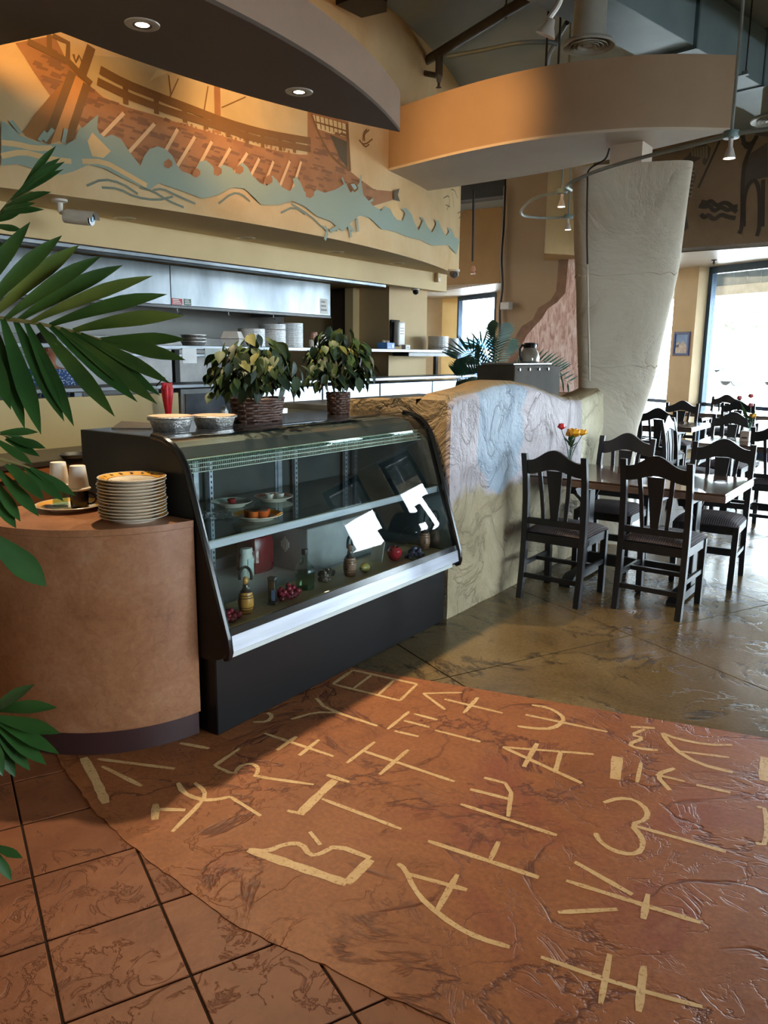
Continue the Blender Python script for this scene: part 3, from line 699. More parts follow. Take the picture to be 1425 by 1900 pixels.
# let the beam run into the mural wall
b0 = np.array([mX(bf[0][1])-0.06, bf[0][1]]); r0 = np.array([mX(br[0][1])-0.06, br[0][1]])
outl = [tuple(b0)]+[tuple(p) for p in bfs[1:]]+[tuple(p) for p in brs[-2:0:-1]]+[tuple(r0)]
beam = thing('curved_beam', 'taupe curved ceiling beam resting on the rough plaster column', 'beam', (bf[3][0], bf[3][1], BZ0))
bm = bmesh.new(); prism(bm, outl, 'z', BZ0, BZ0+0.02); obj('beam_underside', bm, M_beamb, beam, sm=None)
bm = bmesh.new(); prism(bm, outl, 'z', BZ0+0.02, BZ1); obj('beam_fascia', bm, M_beamf, beam, sm=30)
c0 = Zp(1132,268,BZ0)[:2]; c1 = Zp(1192,261,BZ0)[:2]; cc = np.array([(c0[0]+c1[0])/2, (c0[1]+c1[1])/2+0.13]); CTOP = 2.99
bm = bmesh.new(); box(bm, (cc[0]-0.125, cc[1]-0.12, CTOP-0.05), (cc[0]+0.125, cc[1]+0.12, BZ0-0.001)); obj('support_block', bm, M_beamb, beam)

# ================================================================== COLUMN
M_col = stucco('grey beige plaster column', [(172,160,142), (192,181,164), (202,193,178)], 1.2, 1.7, 0.6, 0.022)
colc = np.array([cc[0]-0.02, cc[1]+0.04])
column = thing('plaster_column', 'tall tapering rough plaster column wider at the top', 'column', (colc[0], colc[1], 0))
bm = bmesh.new(); ca = radians(16); NZ, NA = 40, 56; rings = []
# silhouette half-widths from the photo edges
dr = np.array([cos(ca), sin(ca)]); dn = np.array([-sin(ca), cos(ca)])
def col_edges(z):
    t = max(0, min(1, z/CTOP))
    L = np.interp(z, [0, 1.2, 2.0, 3.0], [-0.24, -0.28, -0.35, -0.435]); R = np.interp(z, [0, 0.95, 1.4, 2.2, 3.0], [0.16, 0.205, 0.31, 0.42, 0.47])
    return L, R
for k in range(NZ+1):
    z = CTOP*k/NZ; L, R = col_edges(z); ring = []
    for i in range(NA):
        a = 2*pi*i/NA; ex = 0.45
        cx_ = (L+R)/2+(R-L)/2*math.copysign(abs(cos(a))**ex, cos(a)); cy_ = (0.16+0.06*z/3)*math.copysign(abs(sin(a))**ex, sin(a))
        n_ = mnoise.noise(Vector((cx_*2.2, cy_*2.2+3, z*1.6)))*0.012
        p = colc+dr*(cx_+n_)+dn*(cy_+n_); ring.append(bm.verts.new((p[0], p[1], z)))
    rings.append(ring)
for A, B in zip(rings, rings[1:]):
    for i in range(NA): bm.faces.new((A[i], A[(i+1)%NA], B[(i+1)%NA], B[i]))
bm.faces.new(rings[-1]); bm.faces.new(rings[0][::-1])
obj('column_shaft', bm, M_col, column, sm=50)
for zj in (1.47, 2.18):                     # plaster seams
    L, R = col_edges(zj); bm = bmesh.new(); pts = []
    for i in range(33):
        a = -pi*i/32; cx_ = (L+R)/2+(R-L)/2*math.copysign(abs(cos(a))**.45, cos(a)); cy_ = (0.16+0.06*zj/3)*math.copysign(abs(sin(a))**.45, sin(a))
        p = colc+dr*cx_*1.002+dn*(cy_-0.003); pts.append((p[0], p[1], zj+0.01*sin(i)))
    tube(bm, pts, 0.006, 5); obj('plaster_seam', bm, M_col, column)
cb = [Yp(x, y, colc[1]-0.325) for x, y in ((1131,275),(1122,296),(1093,315),(1090,345),(1089,420),(1090,490))]
bm = bmesh.new(); tube(bm, cr_spline([tuple(c) for c in cb], 5), 0.007, 6); cable = obj('cable', bm, plain('black cable', (30,30,30), 0.5)); tag(cable, 'thin black cable hanging down the face of the plaster column', 'cable')
cb = [Yp(x, y, colc[1]-0.295) for x, y in ((1090,491),(1091,560),(1093,640),(1094,706))]
bm = bmesh.new(); tube(bm, cr_spline([tuple(c) for c in cb], 5), 0.008, 6); cable = obj('cable', bm, M_col); tag(cable, 'plaster-coloured cable run below the black cable on column', 'cable')

# ================================================================== TEXTURED HALF WALL
def halfwall_mat():
    m, nt, b, N, L = mk('patchwork trowelled plaster'); vec = coords(nt)
    sep = N.new('ShaderNodeSeparateXYZ'); L.new(vec, sep.inputs[0])
    n0 = noise(nt, vec, 1.3, 3); wob = math_(nt, 'MULTIPLY', math_(nt, 'SUBTRACT', n0, 0.5), 0.9)
    y = math_(nt, 'ADD', sep.outputs['Y'], wob); z = math_(nt, 'ADD', sep.outputs['Z'], math_(nt, 'MULTIPLY', wob, 0.7))
    f = noise(nt, vec, 4, 7, 0.6, 0.5)
    beige = ramp(nt, f, [(0.3, (144,130,102)), (0.7, (170,154,124))]); lav = ramp(nt, f, [(0.3, (158,148,150)), (0.7, (190,180,184))])
    blue = ramp(nt, f, [(0.3, (134,148,164)), (0.7, (164,176,188))]); pale = ramp(nt, f, [(0.3, (186,176,148)), (0.7, (208,200,174))])
    def st(v, e0, wd): return math_(nt, 'DIVIDE', math_(nt, 'SUBTRACT', v, e0), wd, True)
    col = beige
    up = st(z, 0.66, 0.05); col = mixc(nt, up, col, lav)
    # middle blue panel  Y 4.35..5.05
    bl = math_(nt, 'MULTIPLY', math_(nt, 'MULTIPLY', st(sep.outputs['Y'], 4.22, 0.02), math_(nt, 'SUBTRACT', 1.0, st(y, 4.78, 0.03))), st(math_(nt, 'SUBTRACT', z, math_(nt, 'MULTIPLY', math_(nt, 'ABSOLUTE', math_(nt, 'SUBTRACT', sep.outputs['Y'], 4.55)), 0.4)), 0.66, 0.03))
    col = mixc(nt, bl, col, blue)
    col = mixc(nt, st(sep.outputs['Y'], 5.86, 0.03), col, pale)
    ts = st(math_(nt, 'MULTIPLY', sep.outputs['X'], -1.0), 2.325, 0.01); col = mixc(nt, ts, col, (140,120,90))
    L.new(col, b.inputs['Base Color']); b.inputs['Roughness'].default_value = 0.55; b.inputs['Specular IOR Level'].default_value = 0.4
    n2 = noise(nt, vec, 2.6, 6, 0.6, 0.8); cre = math_(nt, 'POWER', math_(nt, 'MULTIPLY', math_(nt, 'ABSOLUTE', math_(nt, 'SUBTRACT', n2, 0.5)), 4.0, True), 0.45)
    h = math_(nt, 'ADD', cre, math_(nt, 'MULTIPLY', noise(nt, vec, 22, 5, 0.6, 0.8), 0.35)); bump(nt, b, h, 0.9, 0.03)
    return m
M_half = halfwall_mat()
HYa = 3.905; HYb = 6.42
top_px = [(838,745),(850,733),(895,721),(925,709),(945,706),(962,707),(1000,716),(1030,729),(1060,737),(1085,737),(1110,726),(1137,712)]
tp = [Xp(x, y, -2.3) for x, y in top_px]; ty = [p[1] for p in tp]; tz = [p[2] for p in tp]
def htop(Y): return float(np.interp(Y, ty, tz))
hw = thing('plaster_half_wall', 'trowelled plaster half wall with wavy top and pastel patches', 'half wall', (-2.42, 5.1, 0))
bm = bmesh.new(); NY, NZ = 70, 30; TH_ = 0.26
def hwpt(side, i, k):
    Y = HYa+(HYb-HYa)*i/NY; z = htop(Y)*k/NZ; x = -2.3 if side == 0 else -2.3-TH_
    rnd = max(0, (k/NZ-0.955)/0.045)
    n_ = mnoise.noise(Vector((x, Y*2.1, z*2.1)))*0.014+mnoise.noise(Vector((x, Y*6, z*5)))*0.006
    x += (n_ if side == 0 else -n_)+(-1 if side == 0 else 1)*0.05*rnd**2
    return (x, Y+mnoise.noise(Vector((3, z*3, x)))*0.008*(1 if i in (0, NY) else 0), z)
G = [[[bm.verts.new(hwpt(s_, i, k)) for k in range(NZ+1)] for i in range(NY+1)] for s_ in (0, 1)]
for i in range(NY):
    for k in range(NZ):
        bm.faces.new((G[0][i][k], G[0][i+1][k], G[0][i+1][k+1], G[0][i][k+1])); bm.faces.new((G[1][i+1][k], G[1][i][k], G[1][i][k+1], G[1][i+1][k+1]))
    bm.faces.new((G[0][i][NZ], G[0][i+1][NZ], G[1][i+1][NZ], G[1][i][NZ]))
for k in range(NZ):
    bm.faces.new((G[1][0][k], G[0][0][k], G[0][0][k+1], G[1][0][k+1])); bm.faces.new((G[0][NY][k], G[1][NY][k], G[1][NY][k+1], G[0][NY][k+1]))
obj('wall_body', bm, M_half, hw, sm=60)
bm = bmesh.new(); NX = 24                     # return behind the display case
rt = [(-2.56, 1.30), (-2.7, 1.287), (-2.9, 1.275), (-3.12, 1.262)]
for k in range(NX):
    x0 = -2.545-0.6*k/NX; x1 = -2.545-0.6*(k+1)/NX
    z0 = np.interp(-x0, [-r[0] for r in rt], [r[1] for r in rt])+0.006*sin(x0*23); z1 = np.interp(-x1, [-r[0] for r in rt], [r[1] for r in rt])+0.006*sin(x1*23)
    y0 = HYa+0.003*sin(x0*17); y1 = HYa+0.003*sin(x1*17)
    v = [bm.verts.new(p) for p in ((x0,y0,0),(x1,y1,0),(x1,y1,z1),(x0,y0,z0),(x0,y0+.2,0),(x1,y1+.2,0),(x1,y1+.2,z1),(x0,y0+.2,z0))]
    for q in ((0,1,2,3),(5,4,7,6),(3,2,6,7)): bm.faces.new([v[i] for i in q])
bmesh.ops.remove_doubles(bm, verts=bm.verts, dist=1e-4)
obj('wall_return', bm, M_half, hw, sm=60)
# ================================================================== DISPLAY CASE
CY0, CY1 = 2.055, 3.885
prof = [(-3.08,0.335),(-3.08,1.214),(-2.613,1.214),(-2.545,1.206),(-2.495,1.185),(-2.455,1.152),(-2.428,1.115),(-2.411,1.08),(-2.213,0.446),(-2.206,0.385),(-2.212,0.366),(-2.232,0.357),(-2.29,0.335)]
case = thing('display_case', 'long black refrigerated display case with curved glass front', 'display case', (-2.7, 2.97, 0))
bm = bmesh.new(); box(bm, (-3.08, CY0+0.02, 0.001), (-2.296, CY1-0.02, 0.335), 0.004); obj('base', bm, M_black, case)
for y in (CY0, CY1-0.022):
    bm = bmesh.new(); prism(bm, prof, 'y', y, y+0.022); sp = obj('side_panel', bm, M_black, case, sm=30)
    bm = bmesh.new(); pts = [(p[0]+0.004, y+0.011, p[1]+0.002) for p in prof[2:-1]]; tube(bm, pts, 0.015, 8); obj('edge_trim', bm, M_blackgloss, sp)
yi0, yi1 = CY0+0.022, CY1-0.022
bm = bmesh.new(); box(bm, (-3.08, yi0, 1.196), (-2.63, yi1, 1.214), 0.002); obj('top_panel', bm, plain('glossy black top', (30,32,36), 0.12, spec=0.6), case)
# curved front glass
gp = [(-2.63,1.210)]+[(p[0]-0.004, p[1]-0.002) for p in prof[2:9]]
fine_g = [np.array(gp[0])]
for a, b in zip(gp, gp[1:]): fine_g.append(np.array(b))
fine_g = cr_spline(fine_g[:8], 4); _e = np.array(gp[-1]); fine_g += [fine_g[-1]+(_e-fine_g[-1])*k_ for k_ in (0.04, 0.1, 0.5, 1.0)]
bm = bmesh.new(); A = [bm.verts.new((p[0], yi0, p[1])) for p in fine_g]; B = [bm.verts.new((p[0], yi1, p[1])) for p in fine_g]
for i in range(len(A)-1): bm.faces.new((A[i], A[i+1], B[i+1], B[i]))
obj('front_glass', bm, M_caseglass, case, sm=60)
# rails
bm = bmesh.new(); prism(bm, [(-2.213,0.446),(-2.201,0.384),(-2.222,0.372),(-2.235,0.44)], 'y', yi0-0.018, yi1+0.018); obj('sill_strip', bm, M_alu, case)
bm = bmesh.new(); prism(bm, [(-2.222,0.475),(-2.213,0.447),(-2.236,0.44),(-2.244,0.468)], 'y', yi0, yi1); obj('glass_channel', bm, M_blackgloss, case)
M_liner = plain('white case liner', (206,212,210), 0.35, c2=(190,198,198), scale=4)
DK = 0.425
bm = bmesh.new(); box(bm, (-3.04, yi0, 0.34), (-2.245, yi1, DK)); obj('deck', bm, M_liner, case)
M_board = plain('pale wood board', (232,208,160), 0.5, c2=(214,186,138), scale=8, stretch=(1,0.1,1))
bm = bmesh.new(); box(bm, (-2.56, yi0+0.01, DK), (-2.262, yi1-0.01, DK+0.012), 0.002); obj('display_board', bm, M_board, case)
DKB = DK+0.012
M_mirror = plain('grey side liner', (150,156,158), 0.15, 0.8)
bm = bmesh.new(); prism(bm, [(-3.03,DK+.001),(-3.03,1.17),(-2.62,1.17),(-2.47,1.10),(-2.43,1.06),(-2.25,0.48),(-2.25,DK+.001)], 'y', yi1-0.004, yi1-0.001); obj('side_liner', bm, M_mirror, case, sm=None)
# light hood and louvre under the curved top
M_hood = plain('dark hood steel', (92,96,96), 0.35, 0.6)
bm = bmesh.new(); prism(bm, [(-2.98,1.19),(-2.64,1.19),(-2.56,1.165),(-2.52,1.12),(-2.56,1.10),(-2.98,1.14)], 'y', yi0+0.004, yi1-0.006); obj('light_hood', bm, M_hood, case, sm=None)
M_louv = plain('pale louvre', (196,204,190), 0.35, 0.4)
for k in range(4):
    bm = bmesh.new(); z = 1.118-0.017*k; x = -2.492+0.006*k; box(bm, (x-0.012, yi0+0.004, z), (x, yi1-0.006, z+0.0035)); obj('louvre_blade', bm, M_louv, case, sm=None)
bm = bmesh.new()
for k in range(150):
    y = yi0+0.02+k*(yi1-yi0-0.04)/149; box(bm, (-2.498, y, 1.066), (-2.495, y+0.0018, 1.12))
lg = obj('louvre_grid', bm, M_louv, case, kind='stuff', sm=None)
# glass shelf
SZ = 0.815; gx = -2.41+(1.08-SZ)/(1.08-0.446)*0.198-0.03
M_shelfglass = thin_glass('shelf glass', (205,222,220), 1.5)
bm = bmesh.new(); box(bm, (-3.0, yi0+0.004, SZ-0.008), (gx-0.004, yi1-0.006, SZ)); shf = obj('shelf', bm, M_shelfglass, case, sm=None)
bm = bmesh.new(); box(bm, (gx-0.014, yi0+0.004, SZ-0.044), (gx, yi1-0.006, SZ-0.010), 0.002); obj('shelf_rail', bm, M_alu, shf)
# rear sliding doors
M_reardark = plain('dark rear glass', (84,86,86), 0.1, 0.2, c2=(70,72,72))
for k, (a, b) in enumerate(((yi0, 2.66), (2.64, 3.26), (3.24, yi1))):
    bm = bmesh.new(); x = -3.04-0.012*(k % 2); a_, b_ = a+0.03, b-0.03
    box(bm, (x, a, DK), (x+0.02, a_, 1.18)); box(bm, (x, b_, DK), (x+0.02, b, 1.18)); box(bm, (x, a_, 1.15), (x+0.02, b_, 1.18)); box(bm, (x, a_, DK), (x+0.02, b_, DK+0.06))
    d = obj('rear_door', bm, M_alu, case, sm=None)
    bm = bmesh.new(); box(bm, (x+0.006, a_, DK+0.06), (x+0.012, b_, 1.15)); obj('door_panel', bm, M_reardark, d, sm=None)
for y in (2.7, 3.34, 3.80):
    bm = bmesh.new(); box(bm, (-3.005, y, DK), (-2.985, y+0.022, 1.13))
    o = obj('shelf_standard', bm, M_alu, case, sm=None)
    bm = bmesh.new()
    for k in range(24): box(bm, (-2.985, y+0.007, DK+0.03+k*0.028), (-2.984, y+0.015, DK+0.043+k*0.028))
    obj('slot_row', bm, M_dark, o, kind='stuff', sm=None)
bm = bmesh.new(); box(bm, (-3.0, 3.02, DK), (-2.62, 3.62, 0.66), 0.004); eb = obj('evaporator_box', bm, plain('grey coil cover', (178,184,188), 0.35, 0.4), case)
bm = bmesh.new()
for k in range(5): prism(bm, [(-2.80+k*0.012-0.004, 0.52+0.012*abs(2-k)), (-2.80+k*0.012+0.004, 0.52+0.012*abs(2-k)), (-2.80+k*0.012+0.004, 0.60-0.012*abs(2-k)), (-2.80+k*0.012-0.004, 0.60-0.012*abs(2-k))], 'y', 3.017, 3.02)
obj('vent_slots', bm, M_white, eb, kind='stuff', sm=None)
bm = bmesh.new(); prism(bm, [(-2.5,DK+.012),(-2.42,DK+.012),(-2.40,DK+.13),(-2.48,DK+.13)], 'y', 3.40, 3.403); cdp = obj('price_card', bm, M_white); tag(cdp, 'blank white price card standing inside the display case', 'card')

# ------------------------------------------------ goods in the case
def on(x, y, z): p = Zp(x, y, z); return (float(p[0]), float(p[1]), z)
def grapes(loc, n, col, label, group, rx=0.05, seed=1, leaf=True, rad=0.0128):
    rx *= 1.2
    t = thing('grape_bunch', label, 'grapes', loc, 0, group); r = random.Random(seed)
    b = bmesh.new(); bmesh.ops.create_icosphere(b, subdivisions=2, radius=rad); smooth(b, 80)
    me = bpy.data.meshes.new('grape'); b.to_mesh(me); b.free(); me.materials.append(plain('grape '+str(col), col, 0.22, c2=tuple(x*0.7 for x in col), scale=30, coat=0.3))
    for k in range(n):
        o = bpy.data.objects.new('grape', me); COL.objects.link(o); o.parent = t
        a = r.uniform(0, 2*pi); q = r.random()**.5; h = (1-q)*r.uniform(0.2, 1)*0.055
        o.location = (rx*0.8*q*cos(a), rx*1.35*q*sin(a), rad+h)
    if leaf:
        bm = bmesh.new(); leaf_blade(bm, (-0.03, -0.07, 0.012), (0.0, -0.01, 0.02), 0.04, V(0,0,1), 4); obj('leaf', bm, plain('dull green leaf', (58,92,56), 0.5), t, world=False, sm=60)
    return t
def leaf_blade(bm, base, tip_, width, up, n=5, fold=0.25, droop=0.0, prof=None):
    base = Vector(base); tip_ = Vector(tip_); ax = tip_-base; Ln = ax.length; ax.normalize(); side = ax.cross(Vector(up))
    side = side.normalized() if side.length > 1e-5 else ax.orthogonal().normalized(); nrm = side.cross(ax)
    C_, L_, R_ = [], [], []
    for i in range(n+1):
        t = i/n; w_ = width*0.5*(prof(t) if prof else (sin(pi*min(1, t*0.97+0.03)**0.75)))
        p = base+ax*Ln*t+nrm*(4*droop*t*(1-t))*Ln
        C_.append(bm.verts.new(p)); 
        if i in (0, n) and not prof: L_.append(None); R_.append(None); continue
        L_.append(bm.verts.new(p+side*w_+nrm*w_*fold)); R_.append(bm.verts.new(p-side*w_+nrm*w_*fold))
    for i in range(n):
        for S, fl in ((L_, False), (R_, True)):
            q = [C_[i], C_[i+1], S[i+1], S[i]]; q = [v for v in q if v is not None]
            if len(q) >= 3: bm.faces.new(q[::-1] if fl else q)
M_barrel = plain('varnished barrel wood', (206,150,74), 0.3, c2=(186,128,58), scale=10, stretch=(1,1,0.2), coat=0.3)
M_barrel2 = plain('dull barrel wood', (150,112,88), 0.4, c2=(124,88,70), scale=10)
def barrel_bottle(loc, mat_, label, rz=0, tilt_handle=False):
    t = thing('barrel_bottle', label, 'bottle', loc, rz)
    bm = bmesh.new(); lathe(bm, [(0.0,0.0),(0.024,0.0),(0.027,0.006),(0.033,0.035),(0.034,0.05),(0.033,0.065),(0.028,0.095),(0.024,0.098),(0.012,0.115),(0.010,0.13),(0.0,0.13)], seg=24, cap=False); obj('bottle_body', bm, mat_, t, world=False)
    for z, r_ in ((0.018,0.0308),(0.03,0.0327),(0.072,0.0326),(0.084,0.0305)):
        bm = bmesh.new(); lathe(bm, [(r_-.001,z-.002),(r_+.0012,z),(r_-.001,z+.002)], seg=24, cap=False); obj('hoop', bm, plain('hoop brown', (92,62,36), 0.4), t, world=False)
    bm = bmesh.new(); ellipsoid(bm, (0,0,0.147), (0.014,0.014,0.017)); obj('stopper', bm, mat_, t, world=False)
    bm = bmesh.new(); pts = [(0.0,0.026*cos(a),0.165+0.042*sin(a)) for a in [(-0.35+ (pi+0.7)*k/14) for k in range(15)]]; tube(bm, pts, 0.0065, 6); obj('strap', bm, plain('black strap', (24,22,22), 0.5), t, world=False)
    bm = bmesh.new(); lathe(bm, [(0.0262,0.0975),(0.0145,0.114),(0.0125,0.131),(0.011,0.131)], seg=20, cap=False); obj('neck_wrap', bm, plain('dark neck wrap', (52,46,40), 0.3), t, world=False)
    bm = bmesh.new()
    for k in range(5): prism(bm, [(-0.008+k*.004,0.052),(-0.006+k*.004,0.052),(-0.006+k*.004,0.058),(-0.008+k*.004,0.058)], 'y', -0.0352, -0.0345)
    prism(bm, [(-0.008,0.040),(-0.002,0.037),(0.004,0.040),(0.008,0.038),(0.004,0.046),(-0.003,0.048)], 'y', -0.0352, -0.0343)
    obj('printed_mark', bm, plain('black print', (30,26,22), 0.5), t, world=False, sm=None); return t
b1 = barrel_bottle(on(457,1137,DKB), M_barrel, 'golden barrel-shaped bottle with black strap beside the red grapes', -0.9)
b2 = barrel_bottle(on(649,1068,DKB), M_barrel2, 'dull barrel-shaped bottle standing beside the dark olive grapes', 0.2)
b3 = barrel_bottle(on(787,1018,DKB), M_barrel2, 'dull barrel-shaped bottle behind the purple grapes at the case end', 0.6)
grapes(on(424,1150,DKB), 26, (150,30,48), 'red grape bunch beside golden barrel bottle', 'grape bunches in the case', 0.04, 2)
grapes(on(532,1108,DKB), 44, (158,36,56), 'red grape bunch between steel lighter and clear bottle', 'grape bunches in the case', 0.05, 3)
grapes(on(603,1081,DKB), 18, (108,92,76), 'small brown grape bunch beside the clear glass bottle', 'grape bunches in the case', 0.022, 4, False)
g_ = on(632,1074,DKB); grapes((g_[0]-0.09, g_[1]+0.0, DKB), 26, (70,62,50), 'dark olive grape bunch beside dull barrel bottle', 'grape bunches in the case', 0.028, 5, False)
grapes(on(770,1034,DKB), 44, (62,58,88), 'purple grape bunch in front of dull barrel bottle', 'grape bunches in the case', 0.042, 6, False)
t = thing('steel_lighter', 'tall steel gas lighter standing beside the red grapes', 'lighter', on(506,1121,DKB), 0.35)
bm = bmesh.new(); box(bm, (-0.017,-0.012,0), (0.017,0.012,0.115), 0.002); obj('lighter_body', bm, plain('dark chrome', (120,120,124), 0.2, 0.9), t, world=False)
bm = bmesh.new(); box(bm, (-0.019,-0.014,0.115), (0.019,0.014,0.128), 0.002); box(bm, (-0.019,-0.014,-0.0), (0.019,0.014,0.012), 0.002); obj('end_cap', bm, M_steel, t, world=False)
bm = bmesh.new(); box(bm, (0.0,-0.0135,0.02), (0.015,-0.012,0.07)); obj('label_plate', bm, plain('blue white plate', (120,140,180), 0.3), t, world=False)
t = thing('clear_bottle', 'clear glass bottle of pale spirit with black cap', 'bottle', on(566,1092,DKB))
Gb = thin_glass('bottle glass', (226,240,236), 1.45)
bm = bmesh.new(); lathe(bm, [(0.0,0.001),(0.044,0.001),(0.047,0.006),(0.047,0.085),(0.044,0.105),(0.030,0.125),(0.016,0.14),(0.014,0.17)], seg=28, cap=False); obj('bottle_body', bm, Gb, t, world=False)
bm = bmesh.new(); lathe(bm, [(0.0,0.004),(0.043,0.004),(0.0445,0.085),(0.0,0.085)], seg=28, cap=False); obj('spirit', bm, thin_glass('pale spirit', (232,240,226), 1.2), t, world=False)
bm = bmesh.new(); lathe(bm, [(0.0,0.195),(0.016,0.195),(0.0165,0.17),(0.0,0.17)], seg=20, cap=False); obj('cap', bm, plain('black cap', (28,28,28), 0.4), t, world=False)
bm = bmesh.new(); tube(bm, [(0,-0.015+0.014*cos(a)-0.012,0.143+0.016*sin(a)) for a in [2*pi*k/14 for k in range(14)]], 0.004, 6, True); obj('ring_handle', bm, Gb, t, world=False)
t = thing('red_apple', 'red apple standing beside the purple grapes', 'apple', on(732,1040,DKB))
bm = bmesh.new(); lathe(bm, [(0.0,0.006),(0.012,0.0),(0.03,0.012),(0.042,0.04),(0.04,0.06),(0.026,0.076),(0.01,0.074),(0.0,0.066)], seg=24, cap=False); obj('apple_body', bm, plain('red apple skin', (170,28,44), 0.2, c2=(140,20,40), coat=0.4), t, world=False)
bm = bmesh.new(); cyl(bm, (0,0,0.066), (0.004,0.002,0.09), 0.0022, 6); obj('stem', bm, plain('brown stem', (80,60,40), 0.6), t, world=False)
t = thing('ceramic_fruit', 'small green and yellow ornamental pear lying beside dull barrel bottle', 'ornament', on(676,1062,DKB))
bm = bmesh.new(); lathe(bm, [(0.0,-0.03),(0.018,-0.026),(0.026,-0.008),(0.022,0.012),(0.012,0.03),(0.0,0.036)], seg=18, cap=False); bm.transform(Matrix.Translation((0,0,0.026)) @ Matrix.Rotation(radians(80), 4, 'X')); obj('pear_body', bm, plain('green yellow glaze', (96,124,84), 0.25, c2=(206,160,70), scale=30), t, world=False)
bm = bmesh.new(); leaf_blade(bm, (0,-0.03,0.03), (0.015,-0.055,0.03), 0.02, V(0,0,1)); obj('leaf', bm, plain('dull green leaf', (58,92,56), 0.5), t, world=False, sm=60)
# big jars behind
def jar(loc, r, h, col, lid, label, sq=False):
    t = thing('plastic_jar', label, 'jar', loc)
    wob = (lambda a, z: 1.0/max(abs(cos(a)), abs(sin(a)))**0.55*0.93) if sq else None
    bm = bmesh.new(); lathe(bm, [(0,0),(r*.92,0),(r,0.01),(r,h*.82),(r*.9,h*.93),(r*.72,h*.95),(r*.72,h)], seg=32, cap=True, wob=wob); obj('jar_body', bm, plain('jar '+str(col), col, 0.25, c2=tuple(x*.8 for x in col)), t, world=False)
    bm = bmesh.new(); lathe(bm, [(0,h+.025),(r*.78,h+.025),(r*.8,h+.02),(r*.8,h-.008),(0,h-.008)], seg=32, cap=False); obj('lid', bm, lid, t, world=False)
    bm = bmesh.new()
    for k in range(7):
        a0 = -1.5+k*0.13; 
        v = [bm.verts.new((r*1.02*cos(a)*(wob(a,0) if wob else 1), r*1.02*sin(a)*(wob(a,0) if wob else 1), z)) for a, z in ((a0,h*.3),(a0+.13,h*.3),(a0+.13,h*.62),(a0,h*.62))]; bm.faces.new(v)
    obj('paper_label', bm, plain('jar label', (206,196,190), 0.5, c2=(150,60,60), scale=50), t, world=False); return t
pj = on(474,1057,DK); jar(pj, 0.085, 0.20, (110,22,34), M_white, 'big dark red plastic jar with white lid in the case', True)
t = thing('sauce_bottle', 'small white squeeze bottle in front of dark red jar', 'bottle', (pj[0]+0.06, pj[1]-0.122, DK))
bm = bmesh.new(); lathe(bm, [(0,0),(0.034,0),(0.037,0.01),(0.037,0.09),(0.030,0.12),(0.034,0.13),(0.03,0.15),(0,0.152)], seg=20, cap=False); bm.transform(Matrix.Diagonal((0.8,1.1,1,1))); obj('bottle_body', bm, M_white, t, world=False)
bm = bmesh.new(); box(bm, (0.0285,-0.02,0.03),(0.0305,0.02,0.10)); obj('label_plate', bm, plain('pale blue label', (180,196,206), 0.5, c2=(220,224,220), scale=80), t, world=False)
t = thing('red_box', 'tall dark red carton standing inside the case', 'carton', (-2.95, 2.30, DK)); bm = bmesh.new(); box(bm, (-0.05,-0.09,0),(0.05,0.09,0.27),0.003); obj('carton_body', bm, plain('dark red carton', (116,18,26), 0.4), t, world=False)
bm = bmesh.new(); box(bm, (0.05,-0.04,0.08),(0.0508,0.05,0.19)); obj('printed_panel', bm, plain('maroon print', (150,34,36), 0.4, c2=(96,14,22), scale=60), t, world=False)
def tray(loc, label, h0):
    t = thing('food_tray', label, 'tray', loc, 0.1)
    bm = bmesh.new(); prism(bm, [(-0.15,-0.1),(0.15,-0.1),(0.15,0.1),(-0.15,0.1)], 'z', 0.0, 0.004)
    for a, b in (((-0.15,-0.1),(0.15,-0.1)),((0.15,-0.1),(0.15,0.1)),((0.15,0.1),(-0.15,0.1)),((-0.15,0.1),(-0.15,-0.1))): tube(bm, [(a[0],a[1],0.016),(b[0],b[1],0.016)], 0.006, 6); 
    box(bm, (-0.155,-0.105,0.003),(0.155,-0.1,0.018)); box(bm, (-0.155,0.1,0.003),(0.155,0.105,0.018)); box(bm, (0.15,-0.1,0.003),(0.155,0.1,0.018)); box(bm, (-0.155,-0.1,0.003),(-0.15,0.1,0.018))
    obj('tray_pan', bm, plain('dark tray', (70,72,74), 0.4, 0.5), t, world=False)
    r = random.Random(int(h0*1000)); 
    for k in range(6):
        bm = bmesh.new(); ellipsoid(bm, (-0.09+(k%3)*0.09, -0.045+(k//3)*0.09, 0.016), (0.04,0.036,0.012)); obj('dough_ball', bm, plain('pale dough', (214,206,188), 0.6), t, world=False)
    return t
tray((-2.735, 2.235, DK), 'dark tray of pale dough rounds under the film', 0.1).scale = (0.86, 0.86, 1)
# shelf goods: plate with dessert, cups, saucer plates
M_plate = plain('cream china', (236,228,210), 0.2, coat=0.3)
def plate_parts(t, r, rimcol, pat=False, z=0.0):
    bm = bmesh.new(); lathe(bm, [(0,0.004),(r*.55,0.004),(r*.58,0.0),(r*.64,0.0),(r*.68,0.006),(r*.97,0.019),(r,0.022),(r*.985,0.0235),(r*.67,0.011),(r*.6,0.008),(0,0.008)], seg=40, cap=False); o = obj('plate_body', bm, M_plate, t, world=False)
    bm = bmesh.new(); lathe(bm, [(r*.71,0.0131),(r*.94,0.0231)], seg=40, cap=False); obj('rim_band', bm, rimcol, o, world=False)
    return o
M_rimy = plain('yellow glaze', (230,176,84), 0.25, c2=(222,160,62), scale=40, coat=0.3); M_rimg = plain('grey green glaze', (176,190,180), 0.25, c2=(150,168,158), scale=20)
M_rimp = plain('pink glaze', (206,140,116), 0.25)
pd = on(478,962,SZ); t = thing('dessert_plate', 'cream plate holding orange dessert on the glass shelf', 'plate', pd); plate_parts(t, 0.115, M_rimy)
